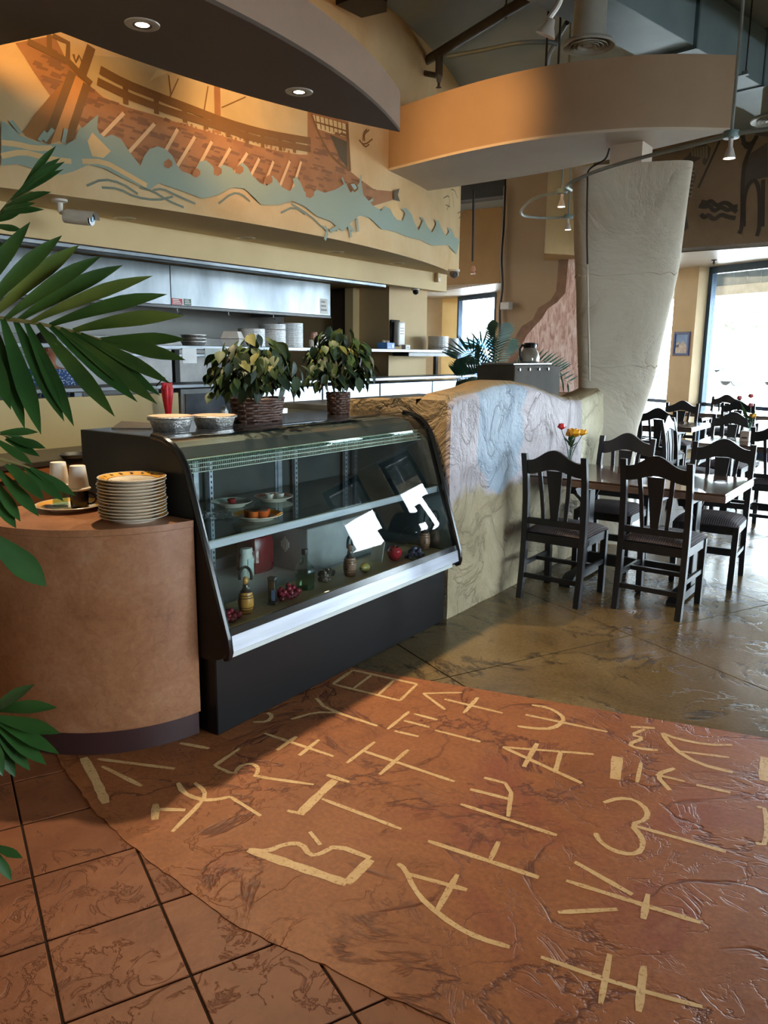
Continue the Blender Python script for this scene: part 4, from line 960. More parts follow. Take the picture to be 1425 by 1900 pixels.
t = thing('orange_dessert', 'orange gelatin dessert cups wrapped in film on cream plate', 'dessert', (pd[0], pd[1], SZ+0.009))
for k in range(5):
    bm = bmesh.new(); a = k*1.257; c = (0.037*cos(a), 0.040*sin(a), 0); lathe(bm, [(0,-0.0005),(0.0215,-0.0005),(0.0235,0.032),(0,0.032)], c, 16, cap=False); obj('dessert_cup', bm, plain('orange gelatin', (196,96,34), 0.2, c2=(170,70,24), coat=0.4), t, world=False)
bm = bmesh.new(); r = random.Random(4)
for k in range(14):
    a = r.uniform(0,6.28); q = r.uniform(0,.06); ellipsoid(bm, (q*cos(a), q*sin(a), 0.036+r.uniform(0,.008)), (0.022,0.02,0.006), 8, 5)
obj('cling_film', bm, thin_glass('cling film', (240,244,242), 1.5, 0.08, 1.5), t, world=False, sm=60)
for (x, y), m_, lb, cup, cl in (((430,938),M_rimg,'pale green plate with a red dip cup on the glass shelf', (150,40,44), 'small dip cup of red sauce on pale green plate'), ((508,928),M_rimp,'pink rimmed plate with two white dip cups on shelf', (226,220,210), 'white dip cup on the pink rimmed plate')):
    q = on(x, y, SZ); t = thing('side_plate', lb, 'plate', q); plate_parts(t, 0.10, m_)
    for dx in ((0,) if cup[0] < 200 else (-0.02, 0.03)):
        t2 = thing('dip_cup', cl, 'cup', (q[0]+dx*0.5, q[1]+dx, SZ+0.0085), group=None if cup[0] < 200 else 'white dip cups'); bm = bmesh.new(); lathe(bm, [(0,0),(0.016,0),(0.022,0.026),(0.0205,0.026),(0.0195,0.018),(0,0.018)], seg=20, cap=False); obj('cup_body', bm, plain('dip '+str(cup), cup, 0.35), t2, world=False)
bm = bmesh.new(); r = random.Random(8); n = 14; g = [[bm.verts.new((i/n*0.2-0.1, j/n*0.36-0.18, 0.002+0.010*abs(mnoise.noise(Vector((i*.5,j*.35,1))))+0.004*r.random())) for j in range(n+1)] for i in range(n+1)]
for i in range(n):
    for j in range(n): bm.faces.new((g[i][j], g[i+1][j], g[i+1][j+1], g[i][j+1]))
q = on(398,957,SZ); bm.transform(Matrix.Translation((q[0], q[1], SZ)) @ Matrix.Rotation(0.9, 4, 'Z') @ Matrix.Diagonal((0.8, 0.55, 1, 1))); o = obj('film_sheet', bm, thin_glass('cling sheet', (214,226,220), 1.5, 0.1, 1.6), sm=80); tag(o, 'crumpled cling film sheet lying on the glass shelf', 'film')

# ================================================================== ROUND COUNTER
M_lam = None
def laminate():
    m, nt, b, N, L = mk('mottled terracotta laminate'); vec = coords(nt)
    n1 = noise(nt, vec, 4.5, 9, 0.68, 0.6); col = ramp(nt, n1, [(0.25,(120,78,52)), (0.42,(148,100,68)), (0.58,(160,112,80)), (0.78,(166,130,104))])
    L.new(mixc(nt, 0.5, col, ramp(nt, noise(nt, vec, 40, 6, .7, 1.0), [(0.3,(170,160,150)),(0.7,(255,255,255))]), 'MULTIPLY'), b.inputs['Base Color'])
    b.inputs['Roughness'].default_value = 0.38; b.inputs['Specular IOR Level'].default_value = 0.4; return m
M_lam = laminate(); KC = (-2.94, 2.10); KR = 0.575
def half_round(bm, r, z0, z1, yb=2.05, xb=-3.16):
    a0 = math.asin((yb-KC[1])/r); a1 = -pi-a0
    pts = []
    for k in range(49):
        a = a0+(-pi-2*a0)*k/48; pts.append((KC[0]+r*cos(a), KC[1]+r*sin(a)))
    pts = [p for p in pts if p[0] > xb]+[(xb, KC[1]-math.sqrt(r*r-(xb-KC[0])**2)), (xb, yb)]
    prism(bm, pts, 'z', z0, z1)
counter = thing('round_counter', 'mottled terracotta half-round counter with dark kick base', 'counter', (KC[0], 1.8, 0))
bm = bmesh.new(); half_round(bm, KR-0.012, 0.001, 0.10); obj('kick_base', bm, plain('dark maroon kick', (58,34,34), 0.4), counter, sm=30)
bm = bmesh.new(); half_round(bm, KR, 0.10, 0.878); obj('counter_body', bm, M_lam, counter, sm=30)
bm = bmesh.new(); half_round(bm, KR+0.001, 0.879, 0.904); obj('counter_top', bm, M_lam, counter, sm=30)
# stack of plates
sx, sy, _ = on(252, 962, 0.904); sy -= 0.02; sx += 0.012; NP = 13; r = random.Random(2)
for k in range(NP):
    t = thing('dinner_plate', 'cream dinner plate with yellow patterned rim on top of the stack' if k == NP-1 else 'cream dinner plate within the stack on round counter', 'plate', (sx+r.uniform(-.003,.003), sy+r.uniform(-.003,.003), 0.9042+0.0125*k), r.uniform(0,6), 'stacked dinner plates')
    pb = plate_parts(t, 0.13, M_rimy)
    if k == NP-1:
        for j in range(16):
            bm = bmesh.new(); a = j*2*pi/16; leaf_blade(bm, (0.1*cos(a), 0.1*sin(a), 0.0186), (0.116*cos(a+.12), 0.116*sin(a+.12), 0.0236), 0.012, V(0,0,1), 3, 0); obj('rim_motif', bm, plain('dark motif', (120,86,40), 0.4), pb, world=False)
        bm = bmesh.new(); lathe(bm, [(0.088,0.0123),(0.091,0.0136)], seg=40, cap=False); obj('rim_line', bm, plain('brown line', (150,104,50), 0.4), pb, world=False)
t = thing('serving_plate', 'cream plate behind the stack carrying mug and glass', 'plate', (-2.945, 1.895, 0.904)); plate_parts(t, 0.14, M_rimy); px_, py_, _ = t.location
def foam_cup(loc, label):
    t = thing('foam_cup', label, 'cup', loc, 0, 'upturned foam cups'); bm = bmesh.new()
    lathe(bm, [(0.046,0),(0.0465,0.008),(0.043,0.010),(0.041,0.012),(0.031,0.098),(0.030,0.1),(0.0,0.099)], seg=28, cap=False); obj('cup_body', bm, plain('white foam', (238,226,210), 0.6, bmp=0.1, bs=200), t, world=False)
    bm = bmesh.new(); lathe(bm, [(0.0445,0.0015),(0.0475,0.003),(0.0475,0.007),(0.044,0.009)], seg=28, cap=False); obj('cup_rim', bm, plain('white foam', (238,226,210)), t, world=False); return t
mg = (px_+0.045, py_+0.014, 0.9118); t = thing('black_mug', 'black mug carrying an upturned foam cup on serving plate', 'mug', mg)
bm = bmesh.new(); lathe(bm, [(0,0),(0.033,0),(0.036,0.004),(0.037,0.075),(0.034,0.075),(0.033,0.008),(0,0.008)], seg=24, cap=False); obj('mug_body', bm, plain('black glaze', (28,24,22), 0.2), t, world=False)
bm = bmesh.new(); tube(bm, [(0.030+0.024*sin(a), 0.022+0.02*sin(a), 0.04+0.024*cos(a)) for a in [pi*k/10 for k in range(11)]], 0.004, 6); obj('handle', bm, plain('black glaze', (28,24,22), 0.2), t, world=False)
foam_cup((mg[0], mg[1], mg[2]+0.076), 'upturned white foam cup on top of the black mug')
gl = (px_-0.045, py_-0.016, 0.9118); t = thing('glass_jar', 'small clear glass jar carrying an upturned foam cup', 'jar', gl)
bm = bmesh.new(); lathe(bm, [(0,0),(0.03,0),(0.032,0.004),(0.032,0.085),(0.029,0.085),(0.028,0.006),(0,0.006)], seg=24, cap=False); obj('jar_body', bm, Gb, t, world=False)
foam_cup((gl[0], gl[1], gl[2]+0.086), 'upturned white foam cup on top of the clear glass jar')

# ================================================================== ON TOP OF THE CASE
TZ = 1.2145
def foil_pan(loc, label, rz, stack=1, R=0.105):
    t = thing('foil_pan', label, 'foil pan', loc, rz)
    bm = bmesh.new(); N_ = 48; wob = lambda a, z: 1+0.012*sin(a*24)*(1 if z < 0.04 else 0)
    lathe(bm, [(0,0.0),(R*.78,0.0),(R*.80,0.004),(R*.93,0.045),(R,0.047)], seg=N_, cap=False, wob=wob); obj('pan_body', bm, M_foil, t, world=False, sm=20)
    for k in range(stack):
        bm = bmesh.new(); lathe(bm, [(R*.94,0.046+.009*k),(R*1.02,0.046+.009*k),(R*1.03,0.050+.009*k),(R*1.0,0.054+.009*k),(R*.93,0.052+.009*k)], seg=N_, cap=False); obj('rolled_rim', bm, M_foil, t, world=False)
    bm = bmesh.new(); z = 0.05+.009*(stack-1); lathe(bm, [(0,z),(R*.93,z+.003),(R*.95,z+.005),(0,z+.004)], seg=N_, cap=False); obj('board_lid', bm, plain('board lid', (206,184,160), 0.5, c2=(170,130,110), scale=14), t, world=False); return t
foil_pan(on(318,798,TZ), 'foil pan with doubled rim beside the paper napkin on case', 0.3, 2, 0.098)
foil_pan(on(398,792,TZ), 'foil pan with single rim beside the large wicker basket', 1.0, 1, 0.102)
q = on(262,795,TZ); bm = bmesh.new(); v = [bm.verts.new(p) for p in ((-0.09,-0.06,0.0),(0.08,-0.05,0.0),(0.09,0.06,0.012),(-0.08,0.05,0.022),(-0.09,-0.06,0.003),(0.08,-0.05,0.003),(0.09,0.06,0.015),(-0.08,0.05,0.025))]
for f_ in ((3,2,1,0),(4,5,6,7),(0,1,5,4),(1,2,6,5),(2,3,7,6),(3,0,4,7)): bm.faces.new([v[i] for i in f_])
bm.transform(Matrix.Translation((q[0]-0.05, q[1]+0.01, TZ)) @ Matrix.Rotation(0.6, 4, 'Z')); o = obj('menu_folder', bm, plain('dark folder', (46,42,40), 0.5), sm=None); tag(o, 'dark folded menu lying on the case top beside pans', 'menu')
q = on(428,786,TZ); t = thing('salt_shaker', 'small white shaker standing behind the foil pans', 'shaker', (q[0]-0.06, q[1]+0.02, TZ)); bm = bmesh.new(); lathe(bm, [(0,0),(0.018,0),(0.02,0.01),(0.017,0.06),(0,0.06)], seg=18, cap=False); obj('shaker_body', bm, M_white, t, world=False)
bm = bmesh.new(); lathe(bm, [(0,0.082),(0.012,0.08),(0.018,0.07),(0.018,0.06),(0,0.06)], seg=18, cap=False); obj('shaker_top', bm, M_steel, t, world=False)
# wicker baskets with pothos
M_wick = plain('dark wicker', (92,58,42), 0.5, c2=(60,36,26), scale=60)
M_leafg = plain('pothos leaf', (58,78,36), 0.55, c2=(32,52,26), scale=9, spec=0.22); M_leafd = plain('dark pothos leaf', (36,54,30), 0.5, c2=(22,38,22), scale=9, spec=0.25); M_leafy = plain('yellowing pothos leaf', (104,100,50), 0.6, c2=(76,84,38), scale=12, spec=0.2)
def pleaf(m):
    bm = bmesh.new(); w_ = 0.052; n = 6; C_, L_, R_ = [], [], []
    hw_ = [0.12,0.44,0.5,0.46,0.34,0.17,0.0]
    for i in range(n+1):
        t = i/n; y = t*0.075; zc = -0.012*t*t; 
        C_.append(bm.verts.new((0,y,zc))); L_.append(bm.verts.new((-w_*hw_[i], y-(0.010 if i == 0 else 0), zc+w_*hw_[i]*.28)) if i < n else None); R_.append(bm.verts.new((w_*hw_[i], y-(0.010 if i == 0 else 0), zc+w_*hw_[i]*.28)) if i < n else None)
    for i in range(n):
        bm.faces.new([v for v in (C_[i], C_[i+1], L_[i+1], L_[i]) if v]); bm.faces.new([v for v in (R_[i], R_[i+1], C_[i+1], C_[i]) if v])
    for f in bm.faces: f.smooth = True
    me = bpy.data.meshes.new('leaf'); bm.to_mesh(me); bm.free(); me.materials.append(m); return me
LM = [pleaf(M_leafg), pleaf(M_leafd), pleaf(M_leafy)]
def pothos(loc, rx, ry, bh, n, spread, height, label, seed):
    t = thing('potted_pothos', label, 'potted plant', loc)
    r = random.Random(seed); N_ = 44; rows = 9
    # woven rows: each coil row wavy
    bk = None
    for k in range(rows):
        bm = bmesh.new(); z = bh*(k+0.5)/rows; f = 0.86+0.14*(k/rows); pts = []
        for i in range(N_):
            a = 2*pi*i/N_; q_ = 1+0.045*(1 if (i//2+k) % 2 else -1); pts.append((rx*f*q_*cos(a), ry*f*q_*sin(a), z+0.002*sin(i+k)))
        tube(bm, pts, bh/rows*0.56, 6, True); o = obj('woven_row', bm, M_wick, t, world=False, sm=60)
    bm = bmesh.new(); lathe(bm, [(0,0.002),(1.0*.80,0.002),(1.0*.93,bh*0.86),(0,bh*.86)], seg=24, cap=False); bm.transform(Matrix.Diagonal((rx, ry, 1, 1))); obj('basket_lining', bm, plain('soil lining', (44,32,24), 0.9), t, world=False)
    for k in range(N_//4):
        a = 2*pi*k/(N_//4); bm = bmesh.new(); tube(bm, [(rx*.86*cos(a), ry*.86*sin(a), 0), (rx*1.0*cos(a), ry*1.0*sin(a), bh)], 0.004, 5); obj('stake', bm, M_wick, t, world=False)
    for k in range(12):
        a = r.uniform(0,6.28); bm = bmesh.new(); tip_ = (spread[0]*r.uniform(.4,.9)*cos(a), spread[1]*r.uniform(.4,.9)*sin(a), bh+height*r.uniform(.3,.9)); tube(bm, cr_spline([(rx*.3*cos(a), ry*.3*sin(a), bh*.8), (tip_[0]*.5, tip_[1]*.5, (bh+tip_[2])*.55), tip_], 4), 0.003, 5); obj('stem', bm, plain('vine stem', (86,88,48), 0.5), t, world=False)
    for k in range(n):
        a = r.uniform(0,2*pi); el = math.asin(r.uniform(-0.55,1)); q_ = r.uniform(0.55,1.0)
        if k % 5 == 0: q_ = r.uniform(1.0,1.12)
        p = Vector((spread[0]*q_*cos(el)*cos(a), spread[1]*q_*cos(el)*sin(a), bh+height*0.42+height*0.58*q_*sin(el)))
        if p.z < bh*0.75 and abs(p.x) < rx and abs(p.y) < ry: p.z = bh
        o = bpy.data.objects.new('leaf', LM[2] if r.random() < (0.22 if p.z > bh+height*.55 else 0.06) else r.choice(LM[:2])); COL.objects.link(o); o.parent = t
        o.location = p; yaw = a-pi/2+r.uniform(-.9,.9); o.rotation_euler = (r.uniform(-1.5,-0.5), r.uniform(-.5,.5), yaw); s_ = r.uniform(.7,1.1); o.scale = (s_, s_, s_)
    return t
q = on(503,782,TZ); pothos((q[0]-0.09, q[1], TZ), 0.10, 0.155, 0.115, 285, (0.19,0.26), 0.29, 'leafy pothos in the large oval wicker basket on case', 21)
q = on(634,768,TZ); pothos((q[0]-0.04, q[1]+0.02, TZ), 0.062, 0.066, 0.12, 230, (0.17,0.19), 0.35, 'leafy pothos in the small round wicker basket on case', 22)
# ================================================================== KITCHEN BEHIND THE PASS
M_kback = plain('grey kitchen wall', (156,154,150), 0.5, c2=(142,140,136), scale=2)
bm = bmesh.new(); box(bm, (-7.02, 0.4, 0), (-6.9, 9.5, CZ)); struct('wall_kitchen_back', bm, M_kback)
M_kbeige = plain('beige kitchen wall', (196,170,128), 0.7, c2=(186,160,118), scale=2)
YB = float(Xp(722,560,-5.3)[1]); YC = float(Xp(793,540,-5.3)[1]); XA = float(Yp(655,540,YB)[0])
bm = bmesh.new(); box(bm, (-6.9, YB, 0), (-5.3, YC, MZ0-0.01)); struct('wall_kitchen_end', bm, M_kbeige)
bm = bmesh.new(); a = float(Yp(640,540,YB-0.12)[0]); b = float(Yp(655,540,YB-0.12)[0]); box(bm, (a, YB-0.12, 0), (b, YB-0.001, HZ0+0.02)); struct('trim_4', bm, M_header)
bm = bmesh.new(); a2 = float(Yp(617,540,YB-0.1)[0]); box(bm, (a2, YB-0.10, 0), (a-0.002, YB-0.001, HZ0+0.02)); struct('trim_5', bm, plain('dark brown strip', (74,54,38), 0.6))  # dark brown upright strip between the hood end and the cream trim
M_olivew = plain('olive cream panel', (172,164,126), 0.55, c2=(164,156,118), scale=2)
bm = bmesh.new(); box(bm, (-5.05, 1.4, 0), (HX, 4.2, 1.235)); struct('wall_pass_knee', bm, M_olivew)
# pass counter
t = thing('pass_counter', 'long stainless steel pass counter on steel front panels', 'counter', (-5.2, 5.0, 0))
bm = bmesh.new(); box(bm, (-5.28, 1.4, 1.268), (-4.93, 9.1, 1.302), 0.006); obj('counter_slab', bm, M_steel, t)
for y in (1.5, 2.6, 3.3, 4.1):
    bm = bmesh.new(); box(bm, (-5.04, y, 1.2351), (-4.99, y+0.06, 1.269)); obj('support_block', bm, M_steel, t, sm=None)
M_cool = plain('cool steel panel', (176,190,204), 0.35, 0.7, c2=(150,166,184), scale=3)
for a, b in ((5.1, 5.95), (5.97, 6.9), (6.92, 7.95), (7.97, 9.05)):
    bm = bmesh.new(); box(bm, (-5.26, a, 0.001), (-4.96, b, 1.24), 0.004); obj('front_panel', bm, M_cool, t)
bm = bmesh.new(); box(bm, (-5.27, 4.25, 0.001), (-5.0, 5.08, 1.26), 0.004); cu = obj('cold_unit', bm, plain('grey cold unit', (120,122,120), 0.4, 0.3), t)
bm = bmesh.new(); box(bm, (-4.999, 4.29, 0.9), (-4.99, 5.04, 1.22)); obj('cold_unit_glass', bm, plain('dark reflective glass', (52,56,58), 0.08, 0.3, c2=(96,100,100), scale=5), cu)
# upper shelf
SHZ = 1.60; SY1 = float(Xp(858,650,-4.93)[1])
t = thing('pass_shelf', 'long stainless steel shelf above the pass counter', 'shelf', (-5.1, 5.5, SHZ-0.03))
bm = bmesh.new(); box(bm, (-5.28, 1.6, SHZ-0.032), (-4.93, SY1, SHZ), 0.004); obj('shelf_board', bm, M_steel, t)
for y in (1.9, 4.4, SY1-0.12):
    bm = bmesh.new(); box(bm, (-5.27, y, 1.303), (-5.23, y+0.05, SHZ-0.034)); obj('post', bm, M_dark, t, sm=None)
bm = bmesh.new(); box(bm, (-5.2, SY1-1.1, SHZ-0.075), (-4.98, SY1-0.05, SHZ-0.034)); obj('ticket_rail', bm, plain('dark rail', (74,74,74), 0.4, 0.5), t)
def shp(x, X0=-5.12): p = Xp(x, 640, X0); return float(p[0]), float(p[1]), SHZ
def foil_stack(x, w_px, h, label, X0=-5.12, seams=()):
    p = shp(x, X0); R = w_px*0.5/F_PX*np.dot(np.array(p)-CAM, _f)
    t = thing('foil_lid_stack', label, 'foil stack', (p[0], p[1], SHZ+0.0005), group='foil stacks on the pass shelf'); n = max(4, int(h/0.012)); zs = [h*k/n for k in range(n+1)]
    bm = bmesh.new(); pf = [(0, 0)]
    for k in range(n): pf += [(R*0.975, zs[k]), (R, zs[k]+h/n*.3), (R, zs[k]+h/n*.75)]
    pf += [(R*.97, h), (0, h)]
    lathe(bm, pf, seg=32, cap=False, wob=lambda a, z: 1+0.008*sin(a*18)); obj('stack_body', bm, plain('pale foil', (224,226,228), 0.4, 0.35, c2=(176,180,184), scale=90, bmp=0.6, bs=120), t, world=False, sm=15)
    for z in seams:
        bm = bmesh.new(); lathe(bm, [(R*1.0,z-.004),(R*1.03,z),(R*1.0,z+.004)], seg=32, cap=False); obj('stack_seam', bm, M_foil, t, world=False)
foil_stack(467, 50, 0.155, 'shortest wrapped foil stack beside the foam takeout box')
foil_stack(506, 49, 0.205, 'middle height wrapped foil stack between two other stacks', -5.15, (0.155,))
foil_stack(539, 47, 0.225, 'tallest wrapped foil stack beside the paper cups', -5.2)
foil_stack(813, 38, 0.16, 'wrapped foil stack beside the blue glove box on shelf', -5.1, (0.03,))
foil_stack(841, 19, 0.145, 'narrow foil stack beside the wider wrapped foil stack', -5.1)
p = shp(359); t = thing('foil_dish', 'short pile of crinkled foil dishes on the steel shelf', 'foil dish', (p[0], p[1], SHZ))
for k in range(3):
    bm = bmesh.new(); z = 0.026*k; lathe(bm, [(0,z),(0.085,z),(0.1,z+.03),(0.108,z+.031),(0.108,z+.035),(0.098,z+.034)], seg=36, cap=False, wob=lambda a, q: 1+0.02*sin(a*18)); obj('dish', bm, M_foil, t, world=False, sm=15)
p = shp(432); t = thing('takeout_box', 'open white foam takeout boxes beside the foil stack', 'takeout box', (p[0], p[1], SHZ+0.0005), 0.5)
bm = bmesh.new(); lathe(bm, [(0,0),(0.085,0),(0.115,0.06),(0.11,0.06),(0.08,0.006),(0,0.006)], seg=4, cap=False); bm.transform(Matrix.Rotation(pi/4, 4, 'Z')); obj('box_base', bm, M_white, t, world=False, sm=None)
bm = bmesh.new(); lathe(bm, [(0,0.125),(0.085,0.125),(0.115,0.065),(0.11,0.065),(0.08,0.119),(0,0.119)], seg=4, cap=False); bm.transform(Matrix.Rotation(pi/4, 4, 'Z') ); obj('box_lid', bm, M_white, t, world=False, sm=None)
for x, h, lb, cap_ in ((582, 0.16, 'stack of brown logo paper cups beside the tallest foil stack', True), (598, 0.14, 'stack of white paper cups behind the brown paper cups', False)):
    p = shp(x, -5.12 if cap_ else -5.18); t = thing('paper_cup_stack', lb, 'paper cups', (p[0], p[1], SHZ+0.0005))
    n = 7
    for k in range(n):
        bm = bmesh.new(); z = k*h*0.55/n; lathe(bm, [(0,z),(0.044,z),(0.046,z+.003),(0.0445,z+.006),(0.036,z+h*.45),(0,z+h*.45)], seg=24, cap=False); o = obj('paper_cup', bm, M_white if (k < n-1 or not cap_) else plain('brown cup', (156,112,92), 0.6), t, world=False)
    if cap_:
        bm = bmesh.new(); z = (n-1)*h*.55/n; 
        for kk in range(9):
            a = -0.9+kk*0.06; a2_ = a+0.06; v = [bm.verts.new((0.0425*cos(q_), 0.0425*sin(q_), zz)) for q_, zz in ((a,z+.018),(a2_,z+.018),(a2_,z+.058),(a,z+.058))]; bm.faces.new(v)
        obj('cup_logo', bm, plain('logo pale', (214,190,176), 0.6, c2=(140,84,72), scale=50), o, world=False)
p = shp(716); t = thing('glove_box', 'blue glove carton on the steel shelf with tissue on top', 'carton', (p[0], p[1], SHZ+0.0005), 0.25)
bm = bmesh.new(); box(bm, (-0.06,-0.115,0), (0.06,0.115,0.068), 0.002); obj('carton_body', bm, plain('blue carton', (70,130,196), 0.45, c2=(54,110,180), scale=20), t, world=False)
bm = bmesh.new()
for k in range(6): box(bm, (0.0601,-0.10+k*0.018,0.012), (0.0606,-0.088+k*0.018,0.022))
box(bm, (0.0601,0.03,0.012), (0.0606,0.09,0.05)); obj('print', bm, plain('white print', (214,226,236), 0.5), t, world=False, sm=None)
r = random.Random(9)
for k in range(7):
    bm = bmesh.new(); ellipsoid(bm, (r.uniform(-.02,.02), -0.06+k*0.018, 0.076+r.uniform(0,.008)), (0.02,0.016,0.014), 8, 6); obj('tissue_tuft', bm, M_white, t, world=False)
for x, wd, hh, lb in ((753, 0.045, 0.05, 'small white card box beside the blue glove carton'), (870, 0.11, 0.07, 'brown bread loaf in clear bag at the shelf end')):
    p = shp(x, -5.1); 
    if x < 800:
        t = thing('card_box', lb, 'card box', (p[0], p[1], SHZ+0.0005)); bm = bmesh.new(); box(bm, (-0.03,-wd,0), (0.03,wd,hh), 0.003); obj('box_body', bm, M_white, t, world=False); bm = bmesh.new(); box(bm, (0.0301,-wd*.6,0.012), (0.0306,wd*.6,0.03)); obj('print', bm, plain('grey print', (150,150,150), 0.5), t, world=False)
for x, y0, y1, lb in ((352, 654, 674, 'white order slip hanging below the steel shelf'), (400, 654, 669, 'wide clear sleeve hanging below the steel shelf')):
    a = Xp(x-(14 if x < 380 else 20), y0, -4.925); b = Xp(x+(13 if x < 380 else 20), y1, -4.925); bm = bmesh.new(); box(bm, (-4.926, a[1], b[2]), (-4.9225, b[1], SHZ-0.02), 0.0); o = obj('order_slip', bm, plain('paper slip', (214,220,226), 0.5) if x < 380 else plain('plastic sleeve', (150,160,160), 0.25), sm=None); tag(o, lb, 'paper')
# hood
t = thing('exhaust_hood', 'wide stainless steel exhaust hood over the kitchen line', 'exhaust hood', (-6.2, 4.0, 1.95))
HYR = float(Xp(613,560,-5.7)[1]); YS = float(Xp(316,520,-5.7)[1])
for a, b in ((1.95, YS-0.003), (YS+0.003, HYR)):
    bm = bmesh.new(); box(bm, (-5.73, a, 1.955), (-5.70, b, HZ0+0.028), 0.002); obj('hood_panel', bm, M_steel, t)
bm = bmesh.new(); box(bm, (-6.88, 1.95, HZ0-0.02), (-5.735, HYR, HZ0+0.028)); obj('hood_roof', bm, M_steel, t, sm=None)
bm = bmesh.new(); box(bm, (-6.88, HYR-0.03, 1.955), (-5.735, HYR, HZ0-0.022)); obj('hood_end', bm, M_steel, t, sm=None)
bm = bmesh.new(); box(bm, (-5.76, 1.95, 1.925), (-5.69, HYR, 1.954), 0.004); obj('drip_rail', bm, plain('dark rail', (74,74,74), 0.4, 0.5), t)
for k in range(6):
    y = 3.0+k*0.62; bm = bmesh.new(); tube(bm, [(-5.72,y,1.925),(-5.72,y,1.90),(-5.715,y+.01,1.885),(-5.70,y+.012,1.89)], 0.006, 6); obj('hook', bm, M_steel, t)
def hood_sticker(x0, y0, x1, y1, m, lb, lines=None):
    a = Xp(x0, y0, -5.698); b = Xp(x1, y1, -5.698); bm = bmesh.new(); box(bm, (-5.6995, a[1], b[2]), (-5.6982, b[1], a[2])); o = obj('sticker', bm, m, sm=None); tag(o, lb, 'sticker')
    if lines:
        for k in range(3):
            bm = bmesh.new(); h = (a[2]-b[2]); z = b[2]+h*(0.2+0.27*k); box(bm, (-5.6981, a[1]+(b[1]-a[1])*.12, z), (-5.6978, b[1]-(b[1]-a[1])*(.12+.1*k), z+h*.12)); obj('print_line', bm, lines, o, sm=None)
hood_sticker(318,553,339,566, plain('red sticker', (178,40,48), 0.5), 'red safety sticker on the steel hood panel', M_white)
hood_sticker(341,554,355,567, plain('green sticker', (44,84,62), 0.5), 'dark green safety sticker beside the red one on hood', M_white)
hood_sticker(594,554,608,583, M_white, 'white printed notice at the end of the steel hood', plain('grey print', (150,150,150), 0.5))
# ranges below the hood: back shelf line
t = thing('cooking_line', 'dark steel cooking line below the exhaust hood', 'cooking range', (-6.4, 4.2, 0))
bm = bmesh.new(); box(bm, (-6.88, 1.95, 0.001), (-6.2, 6.8, 0.92), 0.01); obj('range_body', bm, plain('dark range steel', (90,90,90), 0.4, 0.6), t)
bm = bmesh.new(); box(bm, (-6.88, 1.95, 0.921), (-6.8, 6.8, 1.7), 0.004); obj('backsplash', bm, plain('grey backsplash', (128,126,124), 0.4, 0.6), t)
bm = bmesh.new(); box(bm, (-6.8, 1.95, 1.5), (-6.5, 6.8, 1.53), 0.004); obj('over_shelf', bm, M_steel, t)
for k in range(8):
    bm = bmesh.new(); cyl(bm, (-6.2, 2.2+k*.6, 0.84), (-6.165, 2.2+k*.6, 0.84), 0.022, 12); obj('knob', bm, M_dark, t)
# dispenser on the end wall, motion sensor, cameras
p = Xp(733, 615, -5.28); t = thing('soap_dispenser', 'white soap dispenser with black back on the beige wall', 'dispenser', (-5.299, p[1], 1.63))
bm = bmesh.new(); box(bm, (0,-0.09,0), (0.03,0.09,0.30), 0.015, 2); obj('back_plate', bm, M_blackgloss, t, world=False)
bm = bmesh.new(); box(bm, (0.031,-0.06,0.01), (0.11,0.08,0.28), 0.025, 3); obj('dispenser_cover', bm, M_white, t, world=False)
bm = bmesh.new()
for k in range(3): box(bm, (0.1101,-0.03,0.14+k*.03), (0.1106,0.05,0.15+k*.03))
obj('print', bm, plain('grey print', (150,150,150), 0.5), t, world=False, sm=None)
p = Xp(809, 503, HX); t = thing('motion_sensor', 'small beige motion sensor on the cream header', 'sensor', (HX, float(p[1]), min(float(p[2])-0.09, MZ0-0.108)))
bm = bmesh.new(); box(bm, (0,-0.035,0), (0.05,0.035,0.10), 0.012, 2); obj('sensor_body', bm, plain('beige plastic', (196,170,120), 0.4), t, world=False); bm = bmesh.new(); box(bm, (0.045,-0.028,-0.001), (0.054,0.028,0.045), 0.004); obj('lens_window', bm, plain('pale lens', (222,206,170), 0.3), t, world=False)
def bullet(loc, d, label, s=1.0):
    t = thing('security_camera', label, 'security camera', loc, math.atan2(d[1], d[0])); 
    bm = bmesh.new(); lathe(bm, [(0,0),(0.045*s,0),(0.045*s,-0.012*s),(0.018*s,-0.02*s),(0.014*s,-0.07*s),(0,-0.075*s)], seg=20, cap=False); obj('mount', bm, M_offwhite, t, world=False)
    bm = bmesh.new(); cyl(bm, (0,0,-0.07*s), (0.05*s,0,-0.085*s), 0.012*s, 10); obj('arm', bm, M_offwhite, t, world=False)
    bm = bmesh.new(); cyl(bm, (0.03*s,0,-0.095*s), (0.19*s,0,-0.115*s), 0.036*s, 20); obj('camera_body', bm, M_offwhite, t, world=False)
    bm = bmesh.new(); A = []; 
    for k in range(9):
        a = pi*k/8; A.append(((0.05*s, 0.043*s*cos(a), -0.095*s+0.043*s*sin(a)), (0.225*s, 0.043*s*cos(a), -0.116*s+0.043*s*sin(a))))
    vv = [(bm.verts.new(a), bm.verts.new(b)) for a, b in A]
    for (a, b), (c, d_) in zip(vv, vv[1:]): bm.faces.new((a, b, d_, c))
    obj('sun_shield', bm, M_offwhite, t, world=False)
    bm = bmesh.new(); cyl(bm, (0.185*s,0,-0.1145*s), (0.2*s,0,-0.1163*s), 0.033*s, 20); fp = obj('front_plate', bm, M_blackgloss, t, world=False)
    bm = bmesh.new(); cyl(bm, (0.2*s,0,-0.1163*s), (0.204*s,0,-0.1168*s), 0.014*s, 14); obj('lens', bm, plain('lens glass', (120,150,170), 0.05, 0.5), fp, world=False)
